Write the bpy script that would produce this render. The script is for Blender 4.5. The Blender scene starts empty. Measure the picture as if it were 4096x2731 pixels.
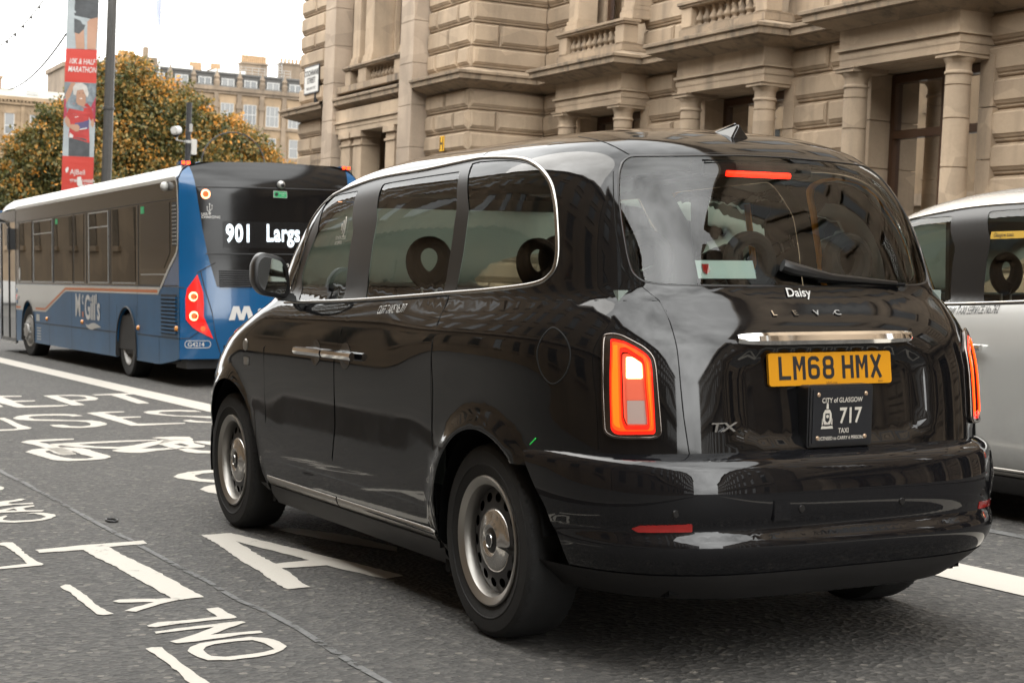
import bpy, bmesh, math, random
import numpy as np
from mathutils import Matrix, Vector
from mathutils.geometry import delaunay_2d_cdt, tessellate_polygon
random.seed(7); rng = np.random.default_rng(7)
R = math.radians
scene = bpy.context.scene
col = scene.collection

# ---------------------------------------------------------------- camera, sky, sun, exposure
# world frame: Z is true vertical, Y runs along the street; ROAD is the cambered road surface frame
CAM_AX = ((0.899117, -0.435694, 0.041934), (-0.021529, 0.051668, 0.998432), (0.437178, 0.898610, -0.037076))          # camera right, up, forward
CAM_LOC = (-3.47013, -5.41272, 1.26454)
ROAD = Matrix(((0.999055, -0.024368, -0.035990), (0.024985, 0.999547, 0.016785), (0.035565, -0.017669, 0.999211))).to_4x4()
cd = bpy.data.cameras.new('camera'); cam = bpy.data.objects.new('camera', cd); col.objects.link(cam)
r_, u_, f_ = [Vector(a) for a in CAM_AX]
cam.matrix_world = Matrix(((r_.x, u_.x, -f_.x, CAM_LOC[0]), (r_.y, u_.y, -f_.y, CAM_LOC[1]), (r_.z, u_.z, -f_.z, CAM_LOC[2]), (0, 0, 0, 1)))
cd.sensor_width = 36.0; cd.lens = 58.3154; cd.clip_start = 0.1; cd.clip_end = 2000
cd.dof.use_dof = True; cd.dof.focus_distance = 6.6; cd.dof.aperture_fstop = 8.0
scene.camera = cam

SUN_EL, SUN_AZ = R(48), R(318)          # azimuth from +Y, clockwise
w = bpy.data.worlds.new('World'); scene.world = w; w.use_nodes = True
nt = w.node_tree; nt.nodes.clear()
out = nt.nodes.new('ShaderNodeOutputWorld'); bg = nt.nodes.new('ShaderNodeBackground')
sky = nt.nodes.new('ShaderNodeTexSky'); sky.sky_type = 'NISHITA'; sky.sun_disc = False
sky.sun_elevation = SUN_EL; sky.sun_rotation = SUN_AZ; sky.air_density = 1.0; sky.dust_density = 4.0
hs = nt.nodes.new('ShaderNodeHueSaturation'); hs.inputs['Saturation'].default_value = 0.12
mx = nt.nodes.new('ShaderNodeMix'); mx.data_type = 'RGBA'; mx.inputs[0].default_value = 0.72
mx.inputs[7].default_value = (23.0, 23.0, 22.5, 1)        # the cloud deck
# brighter lobe added behind and above the camera for reflections in the taxi
tcw = nt.nodes.new('ShaderNodeTexCoord'); dp = nt.nodes.new('ShaderNodeVectorMath'); dp.operation = 'DOT_PRODUCT'; dp.inputs[1].default_value = (-0.30, -0.83, 0.47)
nrm = nt.nodes.new('ShaderNodeVectorMath'); nrm.operation = 'NORMALIZE'; nt.links.new(tcw.outputs['Generated'], nrm.inputs[0]); nt.links.new(nrm.outputs[0], dp.inputs[0])
gl = nt.nodes.new('ShaderNodeMapRange'); gl.interpolation_type = 'SMOOTHSTEP'; gl.inputs[1].default_value = 0.05; gl.inputs[2].default_value = 1.0; gl.inputs[3].default_value = 1.0; gl.inputs[4].default_value = 2.0; nt.links.new(dp.outputs['Value'], gl.inputs[0])
gm = nt.nodes.new('ShaderNodeVectorMath'); gm.operation = 'SCALE'; nt.links.new(mx.outputs[2], gm.inputs[0])
cl = nt.nodes.new('ShaderNodeTexNoise'); cl.inputs['Scale'].default_value = 2.6; cl.inputs['Detail'].default_value = 7; cl.inputs['Roughness'].default_value = 0.55; nt.links.new(nrm.outputs[0], cl.inputs['Vector'])
cm = nt.nodes.new('ShaderNodeMapRange'); cm.inputs[1].default_value = 0.32; cm.inputs[2].default_value = 0.68; cm.inputs[3].default_value = 0.62; cm.inputs[4].default_value = 1.38; nt.links.new(cl.outputs[0], cm.inputs[0])
cx = nt.nodes.new('ShaderNodeMath'); cx.operation = 'MULTIPLY'; nt.links.new(cm.outputs[0], cx.inputs[0]); nt.links.new(gl.outputs[0], cx.inputs[1]); nt.links.new(cx.outputs[0], gm.inputs['Scale'])
nt.links.new(sky.outputs[0], hs.inputs['Color']); nt.links.new(hs.outputs[0], mx.inputs[6])
nt.links.new(gm.outputs[0], bg.inputs[0]); bg.inputs[1].default_value = 0.14
nt.links.new(bg.outputs[0], out.inputs[0])
sd = bpy.data.lights.new('sun', 'SUN'); sd.energy = 1.8; sd.angle = R(60); sd.color = (1.0, 0.95, 0.87)
so = bpy.data.objects.new('sun', sd); col.objects.link(so)
so.rotation_euler = Vector((-math.sin(SUN_AZ)*math.cos(SUN_EL), -math.cos(SUN_AZ)*math.cos(SUN_EL), -math.sin(SUN_EL))).to_track_quat('-Z', 'Y').to_euler()
scene.view_settings.view_transform = 'Standard'; scene.view_settings.look = 'None'
scene.view_settings.exposure = 0.28; scene.view_settings.gamma = 1.0

# ---------------------------------------------------------------- helpers
def setp(o, label=None, cat=None, group=None, kind=None):
    if label: o['label'] = label
    if cat: o['category'] = cat
    if group: o['group'] = group
    if kind: o['kind'] = kind
    return o
def empty(name, mat=None, parent=None):
    o = bpy.data.objects.new(name, None); col.objects.link(o); o.empty_display_size = 0.2
    if mat is not None: o.matrix_world = mat
    if parent: o.parent = parent
    return o
class MB:
    def __init__(s): s.v = []; s.f = []
    def add(s, vs, fs):
        b = len(s.v); s.v += [tuple(map(float, a)) for a in vs]; s.f += [tuple(b+i for i in f) for f in fs]; return s
    def box(s, x0, x1, y0, y1, z0, z1):
        return s.add([(x0,y0,z0),(x1,y0,z0),(x1,y1,z0),(x0,y1,z0),(x0,y0,z1),(x1,y0,z1),(x1,y1,z1),(x0,y1,z1)],
                     [(0,3,2,1),(4,5,6,7),(0,1,5,4),(1,2,6,5),(2,3,7,6),(3,0,4,7)])
    def quad(s, a, b, c, d): return s.add([a,b,c,d], [(0,1,2,3)])
    def lathe(s, prof, o=(0,0,0), ax=(0,0,1), n=24, a0=0, a1=2*math.pi):
        z = Vector(ax).normalized(); x = z.orthogonal().normalized(); y = z.cross(x); o = Vector(o)
        full = abs(a1-a0-2*math.pi) < 1e-6; m = n if full else n+1
        vs = []
        for r, h in prof:
            for i in range(m):
                a = a0+(a1-a0)*i/n; vs.append(o+z*h+(x*math.cos(a)+y*math.sin(a))*r)
        fs = []
        for k in range(len(prof)-1):
            for i in range(n):
                j = (i+1) % m; fs.append((k*m+i, k*m+j, (k+1)*m+j, (k+1)*m+i))
        return s.add(vs, fs)
    def tube(s, pts, r, n=8, cap=True):
        pts = [Vector(p) for p in pts]; rs = r if isinstance(r, (list, tuple)) else [r]*len(pts)
        vs = []; x = None
        for i, p in enumerate(pts):
            t = (pts[min(i+1, len(pts)-1)]-pts[max(i-1, 0)]).normalized()
            x = t.orthogonal().normalized() if x is None else (x-t*x.dot(t)).normalized()
            y = t.cross(x)
            for k in range(n):
                a = 2*math.pi*k/n; vs.append(p+(x*math.cos(a)+y*math.sin(a))*rs[i])
        fs = [(i*n+k, i*n+(k+1) % n, (i+1)*n+(k+1) % n, (i+1)*n+k) for i in range(len(pts)-1) for k in range(n)]
        if cap: fs += [tuple(range(n))[::-1], tuple((len(pts)-1)*n+k for k in range(n))]
        return s.add(vs, fs)
    def prism(s, poly, f, d0, d1):
        """polygon in (a,b) extruded from depth d0 to d1; f maps (a,b,d) to xyz"""
        n = len(poly); s.add([f(a,b,d0) for a, b in poly]+[f(a,b,d1) for a, b in poly],
              [(i, (i+1) % n, n+(i+1) % n, n+i) for i in range(n)]+[tuple(range(n))[::-1], tuple(range(n, 2*n))]); return s
    def ball(s, c, r, n=10, m=8, sq=(1,1,1)):
        vs = []; fs = []
        for i in range(m+1):
            th = math.pi*i/m
            for k in range(n):
                a = 2*math.pi*k/n; vs.append((c[0]+r*sq[0]*math.sin(th)*math.cos(a), c[1]+r*sq[1]*math.sin(th)*math.sin(a), c[2]+r*sq[2]*math.cos(th)))
        for i in range(m):
            for k in range(n): fs.append((i*n+k, (i+1)*n+k, (i+1)*n+(k+1) % n, i*n+(k+1) % n))
        return s.add(vs, fs)
    def build(s, name, m, parent=None, smooth=False, bevel=0, mw=None, weld=False, seg=2):
        me = bpy.data.meshes.new(name); me.from_pydata(s.v, [], s.f); me.update()
        bm = bmesh.new(); bm.from_mesh(me)
        if weld or bevel: bmesh.ops.remove_doubles(bm, verts=bm.verts, dist=1e-5)
        if smooth is not None: bmesh.ops.recalc_face_normals(bm, faces=bm.faces)
        if bevel:
            es = [e for e in bm.edges if len(e.link_faces) == 2 and e.calc_face_angle(0) > 0.5]
            bmesh.ops.bevel(bm, geom=es, offset=bevel, segments=seg, affect='EDGES', clamp_overlap=True)
        if smooth:
            for f in bm.faces: f.smooth = True
            for e in bm.edges:
                if len(e.link_faces) == 2 and e.calc_face_angle(0) > 0.6: e.smooth = False
        bm.to_mesh(me); bm.free()
        o = bpy.data.objects.new(name, me); col.objects.link(o)
        if m: me.materials.append(m)
        if parent: o.parent = parent
        if mw is not None: o.matrix_world = mw
        return o
def copy_tree(o, parent=None, mats=None):
    c = o.copy(); col.objects.link(c); c.parent = parent
    if mats and c.data and getattr(c.data, 'materials', None):
        for i, sl in enumerate(c.material_slots):
            if sl.material in mats: sl.link = 'OBJECT'; sl.material = mats[o.material_slots[i].material]
    for ch in [k for k in o.children]: copy_tree(ch, c, mats)
    return c
def text_mesh(body, size=1.0, bold=0.0, depth=0.0, heavy=0.014, sx=1.0, shear=0.0, spacing=1.0, align='LEFT', line=1.0):
    cu = bpy.data.curves.new('t', 'FONT'); cu.body = body; cu.size = size; cu.offset = bold if bold < 0.0005 else min(bold, heavy*size); cu.extrude = depth
    cu.shear = shear; cu.space_character = spacing; cu.align_x = align; cu.resolution_u = 4; cu.space_line = line
    o = bpy.data.objects.new('t', cu); col.objects.link(o)
    dg = bpy.context.evaluated_depsgraph_get(); dg.update()
    me = bpy.data.meshes.new_from_object(o.evaluated_get(dg))
    V = [(v.co.x*sx, v.co.y, v.co.z) for v in me.vertices]; F = [tuple(p.vertices) for p in me.polygons]
    bpy.data.objects.remove(o); bpy.data.curves.remove(cu); bpy.data.meshes.remove(me)
    return V, F
def text(name, body, m, origin, right, up, size, parent=None, mw=None, warp=None, **k):
    V, F = text_mesh(body, size, **k)
    o, r, u = Vector(origin), Vector(right).normalized(), Vector(up).normalized(); n = r.cross(u)
    b = MB(); b.add([o+r*x+u*y+n*z for x, y, z in V] if warp is None else [warp(o+r*x+u*y+n*z) for x, y, z in V], F)
    return b.build(name, m, parent, smooth=None, mw=mw)
# ---------------------------------------------------------------- materials
def mat(name, base=(0.5,0.5,0.5), rough=0.5, metal=0.0, coat=0.0, noise=0.0, nscale=5.0, bump=0.0, bscale=40.0, emit=None, estr=0.0, spec=0.5, rnoise=0.0):
    m = bpy.data.materials.new(name); m.use_nodes = True; t = m.node_tree; p = t.nodes['Principled BSDF']
    p.inputs['Base Color'].default_value = (*base, 1); p.inputs['Roughness'].default_value = rough; p.inputs['Metallic'].default_value = metal
    p.inputs['Coat Weight'].default_value = coat; p.inputs['Coat Roughness'].default_value = 0.02; p.inputs['Specular IOR Level'].default_value = spec
    if emit: p.inputs['Emission Color'].default_value = (*emit, 1); p.inputs['Emission Strength'].default_value = estr
    if noise or rnoise or bump:
        tc = t.nodes.new('ShaderNodeTexCoord')
    if noise or rnoise:
        n = t.nodes.new('ShaderNodeTexNoise'); n.inputs['Scale'].default_value = nscale; n.inputs['Detail'].default_value = 6; n.inputs['Roughness'].default_value = 0.65
        t.links.new(tc.outputs['Object'], n.inputs['Vector'])
    if noise:
        c = t.nodes.new('ShaderNodeValToRGB'); c.color_ramp.elements[0].position = 0.3; c.color_ramp.elements[1].position = 0.72
        c.color_ramp.elements[0].color = (*[a*(1-noise) for a in base], 1); c.color_ramp.elements[1].color = (*[min(1, a*(1+noise)) for a in base], 1)
        t.links.new(n.outputs[0], c.inputs[0]); t.links.new(c.outputs[0], p.inputs['Base Color'])
    if rnoise:
        mr = t.nodes.new('ShaderNodeMapRange'); mr.inputs[3].default_value = max(0, rough-rnoise); mr.inputs[4].default_value = rough+rnoise
        t.links.new(n.outputs[0], mr.inputs[0]); t.links.new(mr.outputs[0], p.inputs['Roughness'])
    if bump:
        n2 = t.nodes.new('ShaderNodeTexNoise'); n2.inputs['Scale'].default_value = bscale; n2.inputs['Detail'].default_value = 5
        t.links.new(tc.outputs['Object'], n2.inputs['Vector'])
        b = t.nodes.new('ShaderNodeBump'); b.inputs['Strength'].default_value = bump; b.inputs['Distance'].default_value = 0.01
        t.links.new(n2.outputs[0], b.inputs['Height']); t.links.new(b.outputs[0], p.inputs['Normal'])
    return m
def glass(name, tint, ior=1.5, rough=0.0, dull=0.0, dcol=(0.02,0.02,0.02)):
    m = bpy.data.materials.new(name); m.use_nodes = True; t = m.node_tree; t.nodes.clear()
    o = t.nodes.new('ShaderNodeOutputMaterial'); g = t.nodes.new('ShaderNodeBsdfGlossy'); g.inputs['Roughness'].default_value = rough
    tr = t.nodes.new('ShaderNodeBsdfTransparent'); tr.inputs[0].default_value = (*tint, 1)
    fr = t.nodes.new('ShaderNodeFresnel'); fr.inputs[0].default_value = ior
    mix = t.nodes.new('ShaderNodeMixShader'); t.links.new(fr.outputs[0], mix.inputs[0])
    if dull:
        d = t.nodes.new('ShaderNodeBsdfDiffuse'); d.inputs[0].default_value = (*dcol, 1); m2 = t.nodes.new('ShaderNodeMixShader'); m2.inputs[0].default_value = dull
        t.links.new(tr.outputs[0], m2.inputs[1]); t.links.new(d.outputs[0], m2.inputs[2]); t.links.new(m2.outputs[0], mix.inputs[1])
    else: t.links.new(tr.outputs[0], mix.inputs[1])
    t.links.new(g.outputs[0], mix.inputs[2]); t.links.new(mix.outputs[0], o.inputs[0])
    return m
def stone_mat(name, base, dark, streak=0.5, scale=1.0):
    m = bpy.data.materials.new(name); m.use_nodes = True; t = m.node_tree; p = t.nodes['Principled BSDF']; p.inputs['Roughness'].default_value = 0.88
    tc = t.nodes.new('ShaderNodeTexCoord')
    def noise(sc, vec=None, det=6):
        n = t.nodes.new('ShaderNodeTexNoise'); n.inputs['Scale'].default_value = sc; n.inputs['Detail'].default_value = det; n.inputs['Roughness'].default_value = 0.6
        t.links.new(vec or tc.outputs['Object'], n.inputs['Vector']); return n
    mp = t.nodes.new('ShaderNodeMapping'); mp.inputs['Scale'].default_value = (3.0*scale, 3.0*scale, 0.35*scale); t.links.new(tc.outputs['Object'], mp.inputs[0])
    a = noise(0.7*scale); b = noise(1.0, mp.outputs[0]); c = noise(26*scale, det=4)
    mp2 = t.nodes.new('ShaderNodeMapping'); mp2.inputs['Scale'].default_value = (1.3*scale, 1.3*scale, 2.3*scale); t.links.new(tc.outputs['Object'], mp2.inputs[0])
    vo = t.nodes.new('ShaderNodeTexVoronoi'); vo.inputs['Scale'].default_value = 1.0; t.links.new(mp2.outputs[0], vo.inputs['Vector'])
    r1 = t.nodes.new('ShaderNodeValToRGB'); r1.color_ramp.elements[0].color = (*[x*0.78 for x in base], 1); r1.color_ramp.elements[1].color = (*[x*1.15 for x in base], 1)
    r1.color_ramp.elements[0].position = 0.32; r1.color_ramp.elements[1].position = 0.7
    t.links.new(a.outputs[0], r1.inputs[0])
    hv = t.nodes.new('ShaderNodeHueSaturation'); sep = t.nodes.new('ShaderNodeSeparateColor'); t.links.new(vo.outputs['Color'], sep.inputs[0])
    mr = t.nodes.new('ShaderNodeMapRange'); mr.inputs[3].default_value = 0.86; mr.inputs[4].default_value = 1.12; t.links.new(sep.outputs[0], mr.inputs[0])
    t.links.new(mr.outputs[0], hv.inputs['Value']); t.links.new(r1.outputs[0], hv.inputs['Color'])
    r2 = t.nodes.new('ShaderNodeValToRGB'); r2.color_ramp.elements[0].position = 0.50; r2.color_ramp.elements[1].position = 0.75
    r2.color_ramp.elements[0].color = (0,0,0,1); r2.color_ramp.elements[1].color = (streak,streak,streak,1); t.links.new(b.outputs[0], r2.inputs[0])
    mxx = t.nodes.new('ShaderNodeMix'); mxx.data_type = 'RGBA'; t.links.new(r2.outputs[0], mxx.inputs[0]); t.links.new(hv.outputs[0], mxx.inputs[6]); mxx.inputs[7].default_value = (*dark, 1)
    r3 = t.nodes.new('ShaderNodeMapRange'); r3.inputs[3].default_value = 0.9; r3.inputs[4].default_value = 1.1; t.links.new(c.outputs[0], r3.inputs[0])
    h2 = t.nodes.new('ShaderNodeHueSaturation'); t.links.new(r3.outputs[0], h2.inputs['Value']); t.links.new(mxx.outputs[2], h2.inputs['Color'])
    t.links.new(h2.outputs[0], p.inputs['Base Color'])
    bp = t.nodes.new('ShaderNodeBump'); bp.inputs['Strength'].default_value = 0.25; bp.inputs['Distance'].default_value = 0.01; t.links.new(c.outputs[0], bp.inputs['Height']); t.links.new(bp.outputs[0], p.inputs['Normal'])
    return m
def asphalt_mat():
    m = bpy.data.materials.new('asphalt'); m.use_nodes = True; t = m.node_tree; p = t.nodes['Principled BSDF']; p.inputs['Roughness'].default_value = 0.8
    tc = t.nodes.new('ShaderNodeTexCoord')
    vo = t.nodes.new('ShaderNodeTexVoronoi'); vo.inputs['Scale'].default_value = 42; t.links.new(tc.outputs['Object'], vo.inputs['Vector'])
    v2 = t.nodes.new('ShaderNodeTexVoronoi'); v2.inputs['Scale'].default_value = 21; t.links.new(tc.outputs['Object'], v2.inputs['Vector'])
    n1 = t.nodes.new('ShaderNodeTexNoise'); n1.inputs['Scale'].default_value = 0.9; n1.inputs['Detail'].default_value = 6; t.links.new(tc.outputs['Object'], n1.inputs['Vector'])
    n2 = t.nodes.new('ShaderNodeTexNoise'); n2.inputs['Scale'].default_value = 9; n2.inputs['Detail'].default_value = 5; t.links.new(tc.outputs['Object'], n2.inputs['Vector'])
    sep = t.nodes.new('ShaderNodeSeparateColor'); t.links.new(vo.outputs['Color'], sep.inputs[0])
    r = t.nodes.new('ShaderNodeValToRGB'); e = r.color_ramp.elements
    e[0].position = 0.0; e[0].color = (0.0330,0.0316,0.0295,1); e[1].position = 1.0; e[1].color = (0.0991,0.0929,0.0828,1)
    k = r.color_ramp.elements.new(0.55); k.color = (0.0529,0.0504,0.0470,1); k = r.color_ramp.elements.new(0.86); k.color = (0.0648,0.0612,0.0562,1)
    t.links.new(sep.outputs[0], r.inputs[0])
    s2 = t.nodes.new('ShaderNodeSeparateColor'); t.links.new(v2.outputs['Color'], s2.inputs[0])
    chip = t.nodes.new('ShaderNodeMath'); chip.operation = 'GREATER_THAN'; chip.inputs[1].default_value = 0.9; t.links.new(s2.outputs[0], chip.inputs[0])
    near = t.nodes.new('ShaderNodeMath'); near.operation = 'LESS_THAN'; near.inputs[1].default_value = 0.33; t.links.new(v2.outputs['Distance'], near.inputs[0])
    ml = t.nodes.new('ShaderNodeMath'); ml.operation = 'MULTIPLY'; t.links.new(chip.outputs[0], ml.inputs[0]); t.links.new(near.outputs[0], ml.inputs[1])
    mc = t.nodes.new('ShaderNodeMix'); mc.data_type = 'RGBA'; t.links.new(ml.outputs[0], mc.inputs[0]); t.links.new(r.outputs[0], mc.inputs[6]); mc.inputs[7].default_value = (0.1322,0.1211,0.1052,1)
    mr = t.nodes.new('ShaderNodeMapRange'); mr.inputs[1].default_value = 0.25; mr.inputs[2].default_value = 0.75; mr.inputs[3].default_value = 0.78; mr.inputs[4].default_value = 1.22
    ad = t.nodes.new('ShaderNodeMix'); ad.inputs[0].default_value = 0.5; t.links.new(n1.outputs[0], ad.inputs[2]); t.links.new(n2.outputs[0], ad.inputs[3]); t.links.new(ad.outputs[0], mr.inputs[0])
    h = t.nodes.new('ShaderNodeHueSaturation'); t.links.new(mr.outputs[0], h.inputs['Value']); t.links.new(mc.outputs[2], h.inputs['Color']); t.links.new(h.outputs[0], p.inputs['Base Color'])
    b = t.nodes.new('ShaderNodeBump'); b.inputs['Strength'].default_value = 1.0; b.inputs['Distance'].default_value = 0.012
    sm = t.nodes.new('ShaderNodeMath'); sm.operation = 'ADD'; t.links.new(vo.outputs['Distance'], sm.inputs[0]); t.links.new(n2.outputs[0], sm.inputs[1])
    t.links.new(sm.outputs[0], b.inputs['Height']); t.links.new(b.outputs[0], p.inputs['Normal'])
    return m
def paint_mat(name, base, wear, wlo, whi, gaps=0.0):
    """thermoplastic road paint: worn through in patches, rough edge pitting"""
    m = bpy.data.materials.new(name); m.use_nodes = True; t = m.node_tree; p = t.nodes['Principled BSDF']; p.inputs['Roughness'].default_value = 0.75
    tc = t.nodes.new('ShaderNodeTexCoord'); n = t.nodes.new('ShaderNodeTexNoise'); n.inputs['Scale'].default_value = 16; n.inputs['Detail'].default_value = 8; n.inputs['Roughness'].default_value = 0.75
    n2 = t.nodes.new('ShaderNodeTexNoise'); n2.inputs['Scale'].default_value = 2.2; n2.inputs['Detail'].default_value = 4
    t.links.new(tc.outputs['Object'], n.inputs['Vector']); t.links.new(tc.outputs['Object'], n2.inputs['Vector'])
    ad = t.nodes.new('ShaderNodeMix'); ad.inputs[0].default_value = 0.35; t.links.new(n.outputs[0], ad.inputs[2]); t.links.new(n2.outputs[0], ad.inputs[3])
    r = t.nodes.new('ShaderNodeValToRGB'); r.color_ramp.elements[0].position = wlo; r.color_ramp.elements[0].color = (*wear, 1); r.color_ramp.elements[1].position = whi; r.color_ramp.elements[1].color = (*base, 1)
    t.links.new(ad.outputs[0], r.inputs[0]); t.links.new(r.outputs[0], p.inputs['Base Color'])
    b = t.nodes.new('ShaderNodeBump'); b.inputs['Strength'].default_value = 0.5; b.inputs['Distance'].default_value = 0.006; t.links.new(n.outputs[0], b.inputs['Height']); t.links.new(b.outputs[0], p.inputs['Normal'])
    if gaps:                                      # rubbed right off the road in places
        g = t.nodes.new('ShaderNodeMath'); g.operation = 'GREATER_THAN'; g.inputs[1].default_value = gaps; t.links.new(ad.outputs[0], g.inputs[0])
        tr = t.nodes.new('ShaderNodeBsdfTransparent'); ms = t.nodes.new('ShaderNodeMixShader'); t.links.new(g.outputs[0], ms.inputs[0]); t.links.new(tr.outputs[0], ms.inputs[1]); t.links.new(p.outputs[0], ms.inputs[2]); t.links.new(ms.outputs[0], t.nodes['Material Output'].inputs[0])
    return m
M = {}
M['asphalt'] = asphalt_mat()
M['paint'] = paint_mat('road_paint', (0.4356, 0.4092, 0.363), (0.1056, 0.099, 0.0858), 0.33, 0.42)
M['worn'] = paint_mat('worn_paint', (0.17,0.172,0.170), (0.06,0.059,0.056), 0.40, 0.70, gaps=0.47)
M['paving'] = mat('paving', (0.075,0.07,0.062), 0.85, noise=0.25, nscale=3)
M['kerb'] = mat('kerb_stone', (0.11,0.10,0.09), 0.85, noise=0.2, nscale=6)
M['yellow_line'] = paint_mat('yellow_paint', (0.62,0.40,0.05), (0.15,0.13,0.08), 0.33, 0.45)
M['stone'] = stone_mat('sandstone', (0.375, 0.287, 0.200), (0.105, 0.083, 0.060), 0.5)
M['ledge'] = stone_mat('weathered_stone', (0.275, 0.208, 0.142), (0.055, 0.046, 0.037), 0.85, 1.4)
M['pale'] = stone_mat('pale_granite', (0.36, 0.285, 0.215), (0.14, 0.115, 0.09), 0.3)
M['far_stone'] = stone_mat('far_stone', (0.2295, 0.1636, 0.1001), (0.1122, 0.0825, 0.0561), 0.6, 0.5)
M['far_dark'] = stone_mat('sooty_stone', (0.1716, 0.1287, 0.0891), (0.066, 0.0528, 0.0396), 0.7, 0.6)
M['slate'] = mat('slate', (0.0858, 0.0825, 0.0759), 0.8, noise=0.25, nscale=2)
M['slate_pale'] = mat('pale_slate', (0.2244, 0.2112, 0.1848), 0.8, noise=0.15, nscale=1.5)
M['lead'] = mat('leaded_dormer', (0.05,0.047,0.043), 0.7, noise=0.2)
M['white_frame'] = mat('white_frame', (0.2851, 0.2804, 0.2661), 0.5)
M['brown_frame'] = mat('brown_timber', (0.055,0.026,0.013), 0.35, coat=0.2)
M['clay'] = mat('chimney_clay', (0.2904, 0.1901, 0.1056), 0.85, noise=0.12)
M['pane'] = mat('window_pane', (0.035,0.037,0.036), 0.04, spec=0.7)
M['pane_pale'] = mat('curtained_pane', (0.1188, 0.1188, 0.1148), 0.15)
M['blind'] = mat('window_blind', (0.33, 0.3036, 0.2508), 0.7)
M['room'] = mat('room_dark', (0.05,0.042,0.033), 0.9)
M['room_glow'] = mat('room_glow', (0.20,0.14,0.08), 0.9, emit=(1.0,0.66,0.32), estr=0.22)
M['shop_glass'] = glass('window_glass', (0.80,0.81,0.77), 1.55)
M['steel'] = mat('galvanised', (0.42,0.42,0.41), 0.45, metal=0.6, noise=0.1)
M['pole_grey'] = mat('grey_pole_paint', (0.0561, 0.05346, 0.0495), 0.5, noise=0.15, nscale=8)
M['black_pole'] = mat('black_pole_paint', (0.018,0.018,0.020), 0.5)
M['white_plastic'] = mat('white_plastic', (0.4884, 0.4818, 0.4554), 0.35)
M['black'] = mat('black_plastic', (0.012,0.012,0.013), 0.45)
M['black_soft'] = mat('dark_trim', (0.022,0.021,0.021), 0.6)
M['red'] = mat('banner_red', (0.4356, 0.0363, 0.0231), 0.6); 
M['print_white'] = mat('print_white', (0.5412, 0.5346, 0.5148), 0.6)
M['bark'] = mat('bark', (0.07,0.055,0.04), 0.9, noise=0.3)
# ---------------------------------------------------------------- ground, road and its markings (road frame)
def rmesh(name, m, vs, fs, label=None, kind='structure', mw=ROAD):
    b = MB(); b.add(vs, fs); o = b.build(name, m, None, smooth=None, mw=mw)
    return setp(o, label, None, None, kind)
def sheet(name, m, x0, x1, y0, y1, z, label): return rmesh(name, m, [(x0,y0,z),(x1,y0,z),(x1,y1,z),(x0,y1,z)], [(0,1,2,3)], label)
sheet('ground', M['paving'], -700, 700, -500, 1500, -0.06, 'flat ground of the city around the street')
sheet('road', M['asphalt'], -3.0, 6.6, -90, 150, 0.0, 'grey asphalt street with white lane lettering')
b = MB(); b.box(-3.14, -3.0, -90, 34, -0.05, 0.115); b.box(6.6, 6.75, -90, 34, -0.05, 0.115)
setp(b.build('kerb', M['kerb'], None, mw=ROAD), 'stone kerb along the street', kind='structure')
b = MB(); b.box(-9.4, -3.142, -90, 34, -0.05, 0.11); b.box(6.752, 14.5, -90, 36, -0.05, 0.11)
setp(b.build('pavement', M['paving'], None, mw=ROAD), 'flagstone pavement beside the street', kind='structure')
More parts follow.
